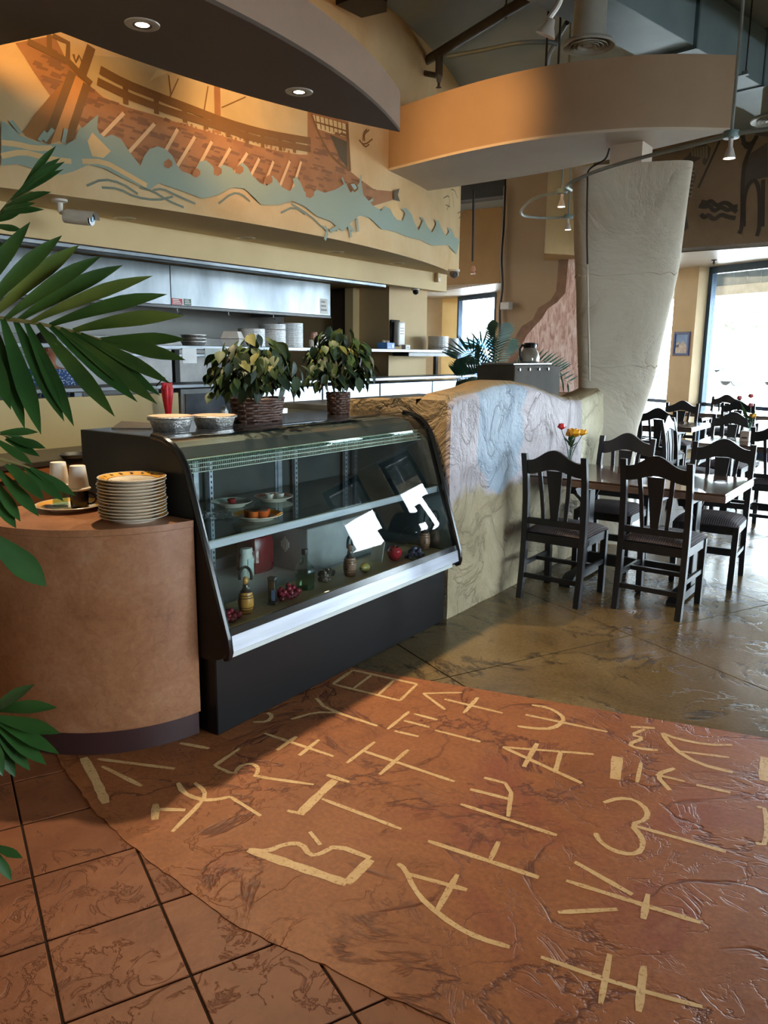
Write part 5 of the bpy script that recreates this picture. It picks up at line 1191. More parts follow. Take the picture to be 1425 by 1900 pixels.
q = Zp(110,370,MZ0-0.006); bullet((q[0], q[1], MZ0-0.006), (0.95, 0.45), 'white bullet security camera under the mural soffit', 1.05)
def dome(loc, label, r_, m_):
    t = thing('dome_camera', label, 'security camera', loc); bm = bmesh.new(); lathe(bm, [(0,0),(r_*1.1,0),(r_*1.1,-r_*.35),(r_,-r_*.4),(0,-r_*.4)], seg=24, cap=False); obj('dome_base', bm, M_offwhite, t, world=False)
    bm = bmesh.new(); ellipsoid(bm, (0.01,-0.01,-r_*.75), r_*.82, 18, 12); e_ = obj('camera_ball', bm, m_, t, world=False)
    bm = bmesh.new(); d = Vector((0.75,-0.6,-0.25)).normalized(); c = Vector((0.01,-0.01,-r_*.75)); cyl(bm, c+d*r_*.72, c+d*r_*.86, r_*.42, 16); obj('lens', bm, M_blackgloss, e_, world=False)
q = Zp(842,500,MZ0-0.006); dome((q[0], q[1], MZ0-0.006), 'grey eyeball security camera under the mural end', 0.06, plain('grey ball', (120,116,108), 0.4))
q = Zp(771,524,HZ0); p2_ = Xp(771,524,HX-0.07); dome((HX-0.07, float(p2_[1]), HZ0-0.0005), 'small black dome camera under the cream header', 0.042, M_blackgloss)
for (x, y) in ((230,404),(455,441),(622,467),(737,488)):
    q = Zp(x, y, MZ0-0.005); t = thing('soffit_downlight', 'unlit recessed downlight in the soffit under the ship mural', 'downlight', (q[0], q[1], MZ0-0.0055), group='unlit soffit downlights')
    bm = bmesh.new(); lathe(bm, [(0.052,-0.001),(0.06,-0.006),(0.078,-0.004),(0.08,0)], seg=28, cap=False); obj('trim_ring', bm, plain('beige ring', (206,184,142), 0.4), t, world=False); bm = bmesh.new(); lathe(bm, [(0,-0.001),(0.054,-0.002)], seg=28, cap=False); obj('lamp_recess', bm, plain('unlit lamp lens', (196,186,164), 0.25), t, world=False)
# red cloth, wooden back counter
p = Xp(311, 735, -4.80); t = thing('red_umbrella', 'folded red umbrella hanging at the end of olive panel', 'umbrella', (float(p[0]), float(p[1]), 1.06))
bm = bmesh.new(); lathe(bm, [(0,0),(0.012,0.0),(0.02,0.03),(0.034,0.14),(0.042,0.22),(0.03,0.25),(0,0.255)], seg=16, cap=False, wob=lambda a, z: 1+0.22*sin(a*5)); obj('folded_canopy', bm, plain('red nylon', (190,28,50), 0.4, c2=(150,16,36), scale=30), t, world=False)
bm = bmesh.new(); box(bm, (-0.012,-0.045,0.21), (0.012,0.045,0.265), 0.006); obj('strap_flap', bm, plain('red nylon', (190,28,50)), t, world=False)
bm = bmesh.new(); cyl(bm, (0,0,0.255), (-0.03,0,0.30), 0.006, 8); cyl(bm, (-0.03,0,0.30), (-0.125,0,0.235), 0.005, 6); obj('handle_hook', bm, M_dark, t, world=False)
t = thing('wood_counter', 'dark wood back counter below the olive panel', 'counter', (-4.65, 2.9, 0))
M_wood = plain('brown wood veneer', (104,66,38), 0.4, c2=(72,44,26), scale=5, stretch=(1,0.12,1))
bm = bmesh.new(); box(bm, (-4.96, 1.9, 0.001), (-4.46, 3.9, 0.80), 0.004); obj('counter_body', bm, M_wood, t)
bm = bmesh.new(); box(bm, (-4.965, 1.88, 0.86), (-4.43, 3.92, 0.895), 0.004); obj('counter_top', bm, plain('dark counter top', (58,52,48), 0.3), t)
bm = bmesh.new(); box(bm, (-4.95, 1.89, 0.80), (-4.44, 3.91, 0.86), 0.003); obj('front_rail', bm, plain('orange wood edge', (150,90,46), 0.4, c2=(120,68,34), scale=5, stretch=(1,.1,1)), t)
q = on(140, 848, 0.895); t = thing('steel_pan', 'shallow steel pan on the wood back counter', 'pan', (q[0], q[1], 0.8955)); bm = bmesh.new(); lathe(bm, [(0,0),(0.08,0),(0.1,0.02),(0.105,0.021),(0.098,0.022),(0.078,0.004),(0,0.004)], seg=28, cap=False); obj('pan_body', bm, M_steel, t, world=False)
bm = bmesh.new(); tube(bm, [(0.1,0,0.02),(0.16,0.02,0.03),(0.24,0.05,0.032)], 0.007, 6); obj('handle', bm, M_steel, t, world=False)
# far yellow room: wreath, wall shelf and vase
def wy(px, py, d=0.06):
    P0 = wpt(0, d); return PLp(px, py, P0, WN)
c = wy(797, 585); t = thing('dried_wreath', 'brown dried wreath hanging on the yellow wall', 'wreath', (float(c[0]), float(c[1]), float(c[2])), WA)
M_wr = plain('dried brown', (112,70,36), 0.8, c2=(80,48,26), scale=30); r = random.Random(12)
for k in range(26):
    a = 2*pi*k/26; bm = bmesh.new(); ellipsoid(bm, (0.17*cos(a), -0.03+r.uniform(-.01,.01), 0.22*sin(a)), (0.05,0.03,0.06), 8, 6, Matrix.Rotation(a, 4, 'Y')); obj('wreath_cone', bm, M_wr, t, world=False)
c = wy(806, 604); t = thing('wall_shelf', 'small dark wall shelf on the yellow wall', 'shelf', (float(c[0]), float(c[1]), float(c[2])-0.02), WA)
bm = bmesh.new(); box(bm, (-0.2,-0.28,-0.02), (0.18,0.0,0.015), 0.004); obj('shelf_board', bm, plain('dark wood shelf', (60,46,34), 0.5), t, world=False); bm = bmesh.new(); prism(bm, [(-0.2,-0.02),(0,-0.02),(0,-0.14)], 'x', -0.01, 0.01); obj('bracket', bm, plain('dark wood shelf', (60,46,34)), t, world=False)
t2 = thing('vase', 'small dark vase on the wall shelf by the wreath', 'vase', (float(c[0])-0.05-WN[0]*0, float(c[1])-0.04, float(c[2])-0.004), WA); t2.location = Vector((c[0]+WN[0]*0.14, c[1]+WN[1]*0.14, c[2]-0.004))
bm = bmesh.new(); lathe(bm, [(0,0),(0.05,0),(0.09,0.06),(0.085,0.11),(0.04,0.16),(0.055,0.19),(0,0.19)], seg=18, cap=False); obj('vase_body', bm, plain('dark glaze', (70,64,50), 0.3), t2, world=False)
bm = bmesh.new(); lathe(bm, [(0.05,0.186),(0.058,0.19),(0.05,0.194)], seg=18, cap=False); obj('vase_lip', bm, plain('pale glaze', (140,130,110), 0.3), t2, world=False)
# thermostat box and wires on the umber wall
c = Yp(940, 569, 11.93); t = thing('alarm_box', 'small grey wall box at the edge of the umber wall', 'wall box', (float(c[0]), float(c[1]), float(c[2])-0.05), -0.12)
bm = bmesh.new(); box(bm, (-0.09,-0.06,0), (0.09,0.045,0.12), 0.008); obj('box_body', bm, plain('grey box', (176,172,166), 0.5), t, world=False); bm = bmesh.new(); box(bm, (-0.08,-0.064,0.01), (0.08,-0.06,0.11), 0.002); obj('box_cover', bm, plain('pale grey cover', (190,186,180), 0.5), t, world=False)
bm = bmesh.new(); pts = [Yp(x, y, 11.95) for x, y in ((937,345),(934,420),(930,480),(932,530),(927,580),(929,640))]; tube(bm, cr_spline([tuple(p) for p in pts], 5), 0.022, 6); o = obj('wire_bundle', bm, plain('dark brown wire', (58,44,38), 0.6)); tag(o, 'dark twisted wire bundle running down the umber wall edge', 'wire')
bm = bmesh.new(); pts = [Yp(x, y, 8.53) for x, y in ((879,352),(878,430),(877,485))]; tube(bm, [tuple(p) for p in pts], 0.014, 6); wr_ = obj('sprinkler_drop', bm, M_dark); tag(wr_, 'black drop pipe with sprinkler at the mural wall end', 'pipe')
bm = bmesh.new(); q = Yp(878,505,8.53); lathe(bm, [(0,0.09),(0.02,0.085),(0.03,0.04),(0.016,0.03),(0.032,0.0),(0,0)], (float(q[0]), float(q[1]), float(q[2])-.02), 12, cap=False); obj('sprinkler_head', bm, plain('pink brass', (196,150,130), 0.4), wr_)
# painted rock on the umber wall
def rockpt(px, py, off):
    d = np.array(W1)-np.array(W0); n = np.array([d[1], -d[0]]); n = n/np.linalg.norm(n)
    if np.dot(n, -W0) < 0: n = -n
    return PLp(px, py, W0+n*off, n)
def rock_poly(px, m, off, name):
    pts = [rockpt(x, y, off) for x, y in px]; bm = bmesh.new(); vv = [bm.verts.new(tuple(p)) for p in pts]
    d = (np.array(W1)-np.array(W0))/np.linalg.norm(np.array(W1)-np.array(W0))
    for t_ in tessellate_polygon([[Vector((float(np.dot(p[:2], d)), float(p[2]), 0)) for p in pts]]): bm.faces.new([vv[i] for i in t_])
    return obj(name, bm, m, wall_rock, sm=None)
M_rockb = plain('rock outline brown', (128,96,74), 0.8, c2=(104,76,58), scale=10); 
def rockpink():
    m, nt, b, N, L = mk('pink rock paint'); vec = coords(nt, (3,3,0.8)); n_ = noise(nt, vec, 5, 6, 0.65, 1.2)
    L.new(ramp(nt, n_, [(0.3,(158,118,106)), (0.45,(206,172,164)), (0.65,(238,222,220))]), b.inputs['Base Color']); b.inputs['Roughness'].default_value = 0.8; return m
RX6 = lambda p: (860+p[0]*0.1736, 330+p[1]*0.1736)
outl_ = [(1150,800),(1020,820),(1010,960),(990,1210),(930,1310),(800,1390),(740,1510),(620,1590),(560,1690),(530,1800),(480,1950),(440,2200),(700,2300),(1300,2300),(1300,800)]
rock_poly([RX6(p) for p in outl_], M_rockb, 0.004, 'painted_rock_edge')
innr = [(1150,800),(1125,830),(1110,1000),(1090,1230),(1000,1330),(900,1400),(840,1500),(740,1610),(680,1680),(620,1790),(580,1950),(560,2290),(1290,2290),(1290,800)]
rock_poly([RX6(p) for p in innr], rockpink(), 0.008, 'painted_rock_face')
# coffee station behind the half wall
t = thing('coffee_brewer', 'dark coffee brewer box behind the plaster half wall', 'coffee brewer', (-3.15, 5.55, 0))
XB = -2.95; za = float(Xp(950,678,XB)[2]); ya = float(Xp(955,690,XB)[1]); yb_ = float(Xp(1028,690,XB)[1]); yc_ = float(Xp(1043,690,XB)[1])
bm = bmesh.new(); box(bm, (XB-0.36, ya-0.02, 0.001), (XB+0.02, yc_+0.02, 1.12), 0.004); obj('stand_cabinet', bm, plain('dark stand', (62,54,48), 0.5), t)
bm = bmesh.new(); box(bm, (XB-0.35, ya, 1.121), (XB, yb_, za), 0.006); obj('brewer_body', bm, plain('dark brown brewer', (70,62,54), 0.75, spec=0.15), t)
bm = bmesh.new(); box(bm, (XB-0.34, yb_+0.004, 1.121), (XB-0.02, yc_, za-0.01), 0.006); obj('side_unit', bm, plain('dark brown brewer', (70,62,54)), t)
bm = bmesh.new(); box(bm, (XB-0.33, ya+0.02, za+0.001), (XB-0.02, yb_-0.01, za+0.018), 0.004); obj('warmer_plate', bm, M_steel, t)
for k in range(4):
    bm = bmesh.new(); y = ya+0.08+k*(yb_-ya)*.24; cyl(bm, (XB, y, za-0.035), (XB+0.012, y, za-0.035), 0.012, 10); obj('switch', bm, M_steel, t)
y = float(Xp(983,650,-3.1)[1]); t = thing('coffee_carafe', 'coffee carafe with black lid and handle on the brewer', 'carafe', (-3.1, y, za+0.0185), -0.3)
bm = bmesh.new(); lathe(bm, [(0,0),(0.075,0),(0.085,0.01),(0.088,0.04),(0.075,0.09),(0.055,0.125),(0.052,0.13)], seg=28, cap=False); obj('carafe_body', bm, plain('pale carafe', (200,196,188), 0.2, 0.3, c2=(150,146,140), scale=9), t, world=False)
bm = bmesh.new(); lathe(bm, [(0.056,0.128),(0.058,0.15),(0.05,0.17),(0,0.175)], seg=24, cap=False); box(bm, (-0.01,0.03,0.14), (0.01,0.1,0.165), 0.004); obj('lid', bm, M_black, t, world=False)
bm = bmesh.new(); tube(bm, [(0,-0.05,0.14),(0,-0.1,0.15),(0,-0.125,0.12),(0,-0.12,0.06),(0,-0.1,0.02)], 0.010, 8); obj('handle', bm, M_black, t, world=False)
yu = 5.79; t = thing('black_urn', 'glossy black cylinder lying at the end of steel pass counter', 'urn', (-5.09, float(Xp(864,690,-5.09)[1]), 1.302))
bm = bmesh.new(); cyl(bm, (0,-0.16,0.099), (0.03,0.14,0.099), 0.1, 24); obj('urn_body', bm, M_blackgloss, t, world=False); bm = bmesh.new(); cyl(bm, (-0.001,-0.172,0.099), (0,-0.159,0.099), 0.075, 24); obj('urn_cap', bm, M_black, t, world=False)
t = thing('work_table', 'steel work table behind the display case', 'work table', (-3.55, 4.8, 0))
bm = bmesh.new(); box(bm, (-3.85, 4.15, 1.17), (-3.0, yu+0.16, 1.209), 0.004); obj('table_top', bm, M_steel, t)
bm = bmesh.new(); box(bm, (-3.8, 4.18, 0.001), (-3.05, yu+0.12, 1.169)); obj('table_body', bm, M_cool, t)
# ================================================================== TABLES AND CHAIRS
def seat_mat():
    m, nt, b, N, L = mk('striped purple grey upholstery'); vec = coords(nt)
    wv = N.new('ShaderNodeTexWave'); wv.bands_direction = 'X'; wv.inputs['Scale'].default_value = 22; wv.inputs['Distortion'].default_value = 0.6; L.new(vec, wv.inputs['Vector'])
    L.new(ramp(nt, wv.outputs['Fac'], [(0.2,(52,46,52)), (0.6,(74,66,72)), (0.9,(92,80,80))]), b.inputs['Base Color']); b.inputs['Roughness'].default_value = 0.8
    bump(nt, b, wv.outputs['Fac'], 0.3, 0.003); return m
M_seat = seat_mat()
def bar(bm, a, b, wx, wy):       # rectangular bar between two points, wx along x, wy along y (mostly vertical bars)
    a = Vector(a); b = Vector(b); vs_ = []
    for p in (a, b): vs_.append([bm.verts.new(p+Vector((sx_*wx/2, sy_*wy/2, 0))) for sx_, sy_ in ((-1,-1),(1,-1),(1,1),(-1,1))])
    for i in range(4): bm.faces.new((vs_[0][i], vs_[0][(i+1)%4], vs_[1][(i+1)%4], vs_[1][i]))
    bm.faces.new(vs_[0][::-1]); bm.faces.new(vs_[1])
def make_chair(label):
    t = thing('dining_chair', label, 'chair', group='dark dining chairs')
    P = lambda bm, n, m=M_chair: obj(n, bm, m, t, world=False)
    path = [(0.0,-0.235),(0.2,-0.205),(0.45,-0.19),(0.62,-0.195),(0.78,-0.212),(0.945,-0.25)]
    def py(z): return float(np.interp(z, [p[0] for p in path], [p[1] for p in path]))
    for s_ in (-1, 1):
        bm = bmesh.new(); n = 12; ring = []
        for k in range(n+1):
            z = 0.945*k/n; y = py(z); d = 0.042 if z < 0.5 else 0.042-0.012*(z-0.5)/0.445
            ring.append([bm.verts.new((s_*0.195+sx_*0.018, y+sy_*d/2, z)) for sx_, sy_ in ((-1,-1),(1,-1),(1,1),(-1,1))])
        for A, B in zip(ring, ring[1:]):
            for i in range(4): bm.faces.new((A[i], A[(i+1)%4], B[(i+1)%4], B[i]))
        bm.faces.new(ring[0][::-1]); bm.faces.new(ring[-1]); P(bm, 'back_post')
        bm = bmesh.new(); bar(bm, (s_*0.19, 0.195, 0.0), (s_*0.195, 0.19, 0.43), 0.038, 0.038); P(bm, 'leg')
        bm = bmesh.new(); box(bm, (s_*0.195-0.011, -0.17, 0.375), (s_*0.195+0.011, 0.172, 0.43)); P(bm, 'side_apron')
        bm = bmesh.new(); box(bm, (s_*0.195-0.009, -0.185, 0.205), (s_*0.195+0.009, 0.175, 0.235)); P(bm, 'side_stretcher')
    bm = bmesh.new(); box(bm, (-0.177,0.18,0.375), (0.177,0.203,0.43)); P(bm, 'front_apron')
    bm = bmesh.new(); box(bm, (-0.177,-0.205,0.375), (0.177,-0.18,0.43)); P(bm, 'back_apron')
    bm = bmesh.new(); box(bm, (-0.186,-0.02,0.21), (0.186,0.005,0.235)); P(bm, 'cross_stretcher')
    bm = bmesh.new(); box(bm, (-0.177,-0.222,0.135), (0.177,-0.205,0.165)); P(bm, 'back_stretcher')
    # arched crest
    bm = bmesh.new(); n = 20; up_, lo_ = [], []
    for k in range(n+1):
        x = -0.177+0.354*k/n; u_ = x/0.177; up_.append((x, 0.905+0.072*(0.5+0.5*cos(pi*u_))**1.2)); lo_.append((x, 0.815+0.038*(0.5+0.5*cos(pi*u_))))
    F_, K_ = [], []
    for a, b in zip(up_, lo_):
        F_.append([bm.verts.new((a[0], py(min(a[1],.945))-0.011, a[1])), bm.verts.new((b[0], py(b[1])-0.011, b[1])), bm.verts.new((b[0], py(b[1])+0.011, b[1])), bm.verts.new((a[0], py(min(a[1],.945))+0.011, a[1]))])
    for A, B in zip(F_, F_[1:]):
        for i in range(4): bm.faces.new((A[i], A[(i+1)%4], B[(i+1)%4], B[i]))
    bm.faces.new(F_[0][::-1]); bm.faces.new(F_[-1]); P(bm, 'crest_rail')
    bm = bmesh.new(); box(bm, (-0.177, py(0.51)-0.012, 0.49), (0.177, py(0.51)+0.012, 0.53)); P(bm, 'lower_rail')
    def slat(x0a, x0b, x1a, x1b):      # bottom x range, top x range
        bm = bmesh.new(); z0, z1 = 0.525, 0.845; y0, y1 = py(z0), py(z1); ym = py(0.69); vv = []
        for f_ in (0, 0.5, 1):
            z = z0+(z1-z0)*f_; y = py(z); a = x0a+(x1a-x0a)*f_; b = x0b+(x1b-x0b)*f_
            vv.append([bm.verts.new(q) for q in ((a,y-.006,z),(b,y-.006,z),(b,y+.006,z),(a,y+.006,z))])
        for A, B in zip(vv, vv[1:]):
            for i in range(4): bm.faces.new((A[i], A[(i+1)%4], B[(i+1)%4], B[i]))
        bm.faces.new(vv[0][::-1]); bm.faces.new(vv[-1]); P(bm, 'back_slat')
    slat(-0.024, 0.024, -0.052, 0.052); slat(-0.085, -0.062, -0.112, -0.085); slat(0.062, 0.085, 0.085, 0.112)
    # padded seat
    bm = bmesh.new(); n = 12; top, bot = [], []
    def rr(u, v):      # rounded-square plan
        x = 0.212*u; y = 0.015+0.213*v; 
        return x*(1-0.05*v*v*0+(-0.02 if v < 0 else 0.0)), y
    for i in range(n+1):
        for j in range(n+1):
            u, v = -1+2*i/n, -1+2*j/n; x, y = rr(u, v); e = max(abs(u), abs(v)); h = 0.485-0.036*max(0, e)**5-0.008*(u*u+v*v)
            k = 1-0.02*max(0, abs(u)+abs(v)-1.5)*2; top.append(bm.verts.new((x*k, 0.015+(y-0.015)*k, h))); 
    for i in range(n):
        for j in range(n): bm.faces.new((top[i*(n+1)+j], top[(i+1)*(n+1)+j], top[(i+1)*(n+1)+j+1], top[i*(n+1)+j+1]))
    bd = [e for e in bm.edges if len(e.link_faces) == 1]; ex = bmesh.ops.extrude_edge_only(bm, edges=bd); nv = [v for v in ex['geom'] if isinstance(v, bmesh.types.BMVert)]
    for v in nv: v.co.z = 0.431; v.co.x *= 0.965; v.co.y = 0.015+(v.co.y-0.015)*0.965
    bmesh.ops.contextual_create(bm, geom=[e for e in bm.edges if len(e.link_faces) == 1]); obj('seat', bm, M_seat, t, world=False, sm=60)
    return t
proto = make_chair('dark dining chair beside the half wall, its back towards the orange floor')
first = [True]
def place(x, y, rz, label):
    o = proto if first[0] else copy_tree(proto); first[0] = False
    o.location = (x, y, 0.001); o.rotation_euler = (0, 0, rz); o['label'] = label; return o
place(-1.95, 4.805, 0.0, 'dark dining chair beside the half wall, its back towards the orange floor')
place(-1.365, 4.95, -0.02, 'dark dining chair at the open end of flower table, back towards orange floor')
place(-1.97, 5.73, pi, 'dark dining chair by the half wall facing the orange floor across flower table')
place(-1.275, 5.78, pi+0.05, 'dark dining chair at the open end facing the orange floor across flower table')
place(-1.87, 8.83, pi, 'dark dining chair facing the flower table across the caddy box table')
place(-2.02, 8.05, -pi/2, 'dark dining chair at the end of caddy box table facing along it')
place(-1.20, 7.86, 0.0, 'dark dining chair at caddy box table, its back towards the flower table')
place(-2.70, 9.42, 0.0, 'dark dining chair behind the column, back towards the half wall')
place(-2.90, 10.68, pi, 'dark dining chair at the window pillar facing the column across bare table')
place(-2.33, 11.75, 0.0, 'dark dining chair at the window side table, back towards the room')
place(-2.85, 12.95, pi, 'dark dining chair with its back against the window glass')
place(-3.95, 12.9, -pi/2, 'dark dining chair standing alone between column and window glass')
M_ttop = plain('dark walnut tabletop', (84,60,46), 0.18, c2=(60,42,34), scale=4, stretch=(0.15,1,1), coat=0.4, rvar=0.08)
M_tedge = plain('table edge', (112,94,84), 0.3, c2=(84,66,58), scale=10)
def table(x0, x1, y0, y1, label, zt=0.755):
    cx_, cy_ = (x0+x1)/2, (y0+y1)/2; t = thing('dining_table', label, 'table', (cx_, cy_, 0.001)); hx, hy = (x1-x0)/2, (y1-y0)/2
    bm = bmesh.new(); box(bm, (-hx+.004,-hy+.004,zt-0.012), (hx-.004,hy-.004,zt), 0.003); obj('table_top', bm, M_ttop, t, world=False)
    bm = bmesh.new(); box(bm, (-hx,-hy,zt-0.052), (hx,hy,zt-0.0125), 0.002); obj('edge_band', bm, M_tedge, t, world=False)
    for s_ in (-1, 1):
        px_ = s_*(hx-0.27); bm = bmesh.new(); box(bm, (px_-0.035,-0.05,0.07), (px_+0.035,0.05,zt-0.12), 0.004); obj('pedestal', bm, M_chair, t, world=False)
        bm = bmesh.new(); prism(bm, [(-hy+.09,zt-.075),(hy-.09,zt-.075),(hy-.13,zt-.12),(-hy+.13,zt-.12)], 'x', px_-0.03, px_+0.03); obj('top_bearer', bm, M_chair, t, world=False)
        bm = bmesh.new(); prism(bm, [(-hy+.06,0.0),(-hy+.06,0.025),(-hy+.16,0.07),(hy-.16,0.07),(hy-.06,0.025),(hy-.06,0.0),(hy-.14,0.0),(hy-.2,0.015),(-hy+.2,0.015),(-hy+.14,0.0)], 'x', px_-0.04, px_+0.04); obj('foot', bm, M_chair, t, world=False)
        for e in (-1, 1):
            bm = bmesh.new(); prism(bm, [(e*0.03,zt-0.25),(e*0.05,zt-0.22),(e*(hy-.16),zt-0.12),(e*(hy-.2),zt-0.12)], 'x', px_-0.018, px_+0.018); obj('brace', bm, M_chair, t, world=False)
    bm = bmesh.new(); box(bm, (-hx+.3,-0.03,zt-0.075), (hx-.3,0.03,zt-0.0525)); obj('top_batten', bm, M_chair, t, world=False)
    bm = bmesh.new(); box(bm, (-hx+.305,-0.015,0.11), (hx-.305,0.015,0.19)); obj('stretcher', bm, M_chair, t, world=False)
    return t
table(-2.27, -1.01, 4.90, 5.70, 'dark wood table set against the plaster half wall')
table(-1.96, -0.60, 7.78, 8.55, 'dark wood table holding the caddy box and tulips')
table(-3.52, -2.36, 9.35, 10.22, 'bare dark wood table between column and window pillar')
table(-3.2, -1.95, 11.9, 12.65, 'dark wood table standing right beside the window glass')
# flowers
def petal_cup(bm, c, r_, h, n, lean=0.25):
    for k in range(n):
        a = 2*pi*k/n; d = Vector((cos(a), sin(a), 0)); b0 = Vector(c); m_ = b0+d*r_+Vector((0,0,h*.45)); t_ = b0+d*r_*(0.75+lean)+Vector((0,0,h)); s_ = Vector((-sin(a), cos(a), 0))*r_*0.75
        v = [bm.verts.new(p) for p in (b0, m_-s_, t_-s_*.5, t_+Vector((0,0,h*.12)), t_+s_*.5, m_+s_)]; bm.faces.new(v)
def vase_flowers(loc, label, kind):
    t = thing('flower_vase', label, 'flower vase', loc); zt = 0
    bm = bmesh.new(); lathe(bm, [(0,0.001),(0.022,0.001),(0.026,0.01),(0.016,0.06),(0.014,0.12),(0.018,0.15)], seg=18, cap=False); obj('vase_body', bm, Gb, t, world=False)
    M_st = plain('flower stem green', (46,82,44), 0.5); M_fl = plain('flower leaf green', (50,84,46), 0.45)
    heads = {'near': [((-0.055,-0.04,0.285),'red'),((0.03,0.0,0.235),'yel'),((0.062,0.04,0.245),'yel'),((0.0,0.02,0.25),'yel'),((0.045,-0.04,0.25),'yel'),((-0.02,0.05,0.225),'yel')],
             'far': [((0.02,-0.02,0.20),'yel'),((-0.02,0.04,0.30),'pnk'),((-0.03,0.05,0.39),'red'),((-0.12,-0.02,0.37),'pnk')]}[kind]
    cm = {'red': plain('red petal', (206,46,40), 0.45, c2=(170,30,34)), 'yel': plain('yellow petal', (236,178,30), 0.45, c2=(206,140,16)), 'pnk': plain('pink petal', (176,70,76), 0.45)}
    for (h, c) in heads:
        bm = bmesh.new(); tube(bm, cr_spline([(0,0,0.03), (h[0]*.35, h[1]*.35, h[2]*.6), h], 4), 0.0025, 5); st_ = obj('stem', bm, M_st, t, world=False)
        bm = bmesh.new(); petal_cup(bm, h, 0.024 if c != 'yel' else 0.03, 0.042, 6, 0.0 if c != 'yel' else 0.35); petal_cup(bm, (h[0], h[1], h[2]+.006), 0.014, 0.036, 5, 0.0); obj('bloom', bm, cm[c], st_, world=False, sm=60)
    r = random.Random(6)
    for k in range(9):
        a = k*0.7; z = 0.15+0.012*k*.6; bm = bmesh.new(); leaf_blade(bm, (0,0,z), (0.06*cos(a), 0.06*sin(a), z+0.03+0.02*(k%3)), 0.028, V(0,0,1)); obj('leaf', bm, M_fl, t, world=False, sm=60)
    if kind == 'far':
        bm = bmesh.new(); leaf_blade(bm, (-0.03,0,0.18), (-0.1,-0.01,0.34), 0.035, V(0,-1,0.3)); obj('leaf', bm, M_fl, t, world=False, sm=60)
    return t
q = Zp(1059, 873, 0.757); vase_flowers((-2.13, float(Xp(1056,868,-2.13)[1]), 0.7565), 'vase of yellow roses and one red tulip by the half wall', 'near')
q = Zp(1392, 812, 0.757); vase_flowers((q[0], q[1]-0.06, 0.7565), 'vase of tulips and yellow rose beside the caddy box', 'far')
q = Zp(1384, 818, 0.757); t = thing('table_box', 'small wooden caddy box beside the tulips on dark table', 'caddy', (q[0], q[1]-.05, 0.7565)); bm = bmesh.new(); box(bm, (-0.04,-0.04,0),(0.04,0.04,0.10),0.003); obj('box_body', bm, plain('pale wood box', (160,136,120), 0.5), t, world=False); bm = bmesh.new(); box(bm, (-0.025,-0.0415,0.03),(0.025,-0.04,0.045)); obj('box_slot', bm, M_dark, t, world=False)
# framed picture on the pillar
P0 = wpt(0, 0.285); A_ = PLp(1264,616,P0,WN); B_ = PLp(1291,660,P0,WN); c = (A_+B_)/2; hw2 = np.linalg.norm((B_-A_)[:2])/2*0.96; hh2 = abs(A_[2]-B_[2])/2
t = thing('framed_picture', 'blue framed coastal village picture on the window pillar', 'picture', (wpt(-0.24,0.281)[0], wpt(-0.24,0.281)[1], c[2]-hh2), math.atan2(-WN[0], WN[1])+pi)
wd = min(hw2, 0.19)
M_bf = plain('blue frame', (50,72,128), 0.4)
for a, b in (((-wd,-0.03,0),(-wd+.035,0,2*hh2)), ((wd-.035,-0.03,0),(wd,0,2*hh2)), ((-wd+.035,-0.03,0),(wd-.035,0,.035)), ((-wd+.035,-0.03,2*hh2-.035),(wd-.035,0,2*hh2))):
    bm = bmesh.new(); box(bm, a, b, 0.003); obj('frame_bar', bm, M_bf, t, world=False)
bm = bmesh.new(); box(bm, (-wd+.035,-0.012,.035), (wd-.035,0,2*hh2-.035)); pc = obj('picture_print', bm, plain('picture sky', (110,150,196), 0.4, c2=(70,110,170), scale=4), t, world=False, sm=None)
bm = bmesh.new(); prism(bm, [(-wd+.04,.04),(wd-.04,.04),(wd-.06,hh2*.8),(wd*.2,hh2*1.3),(-wd*.2,hh2*.9),(-wd*.4,hh2*1.2),(-wd+.05,hh2*1.0)], 'y', -0.014, -0.0121); obj('picture_village', bm, plain('picture white', (214,204,192), 0.5, c2=(150,140,136), scale=40), pc, world=False, sm=None)
bm = bmesh.new(); prism(bm, [(-wd+.05,hh2*.7),(-wd*.3,hh2*.72),(-wd*.3,hh2*.95),(-wd+.05,hh2*.9)], 'y', -0.016, -0.0141); obj('picture_dome', bm, plain('picture dome', (60,84,120), 0.4), pc, world=False, sm=None)
c = Zp(1325,482,ZW); t = thing('ceiling_sprinkler', 'small sprinkler under the white window soffit', 'sprinkler', (c[0], c[1], ZW)); bm = bmesh.new(); lathe(bm, [(0,0),(0.04,0),(0.04,-0.01),(0.012,-0.014),(0.012,-0.04),(0.03,-0.05),(0,-0.052)], seg=16, cap=False); obj('sprinkler_body', bm, M_dark, t, world=False); bm = bmesh.new(); cyl(bm, (0,0,-0.05), (0,0,-0.07), 0.008, 8); obj('deflector_pin', bm, M_dark, t, world=False)
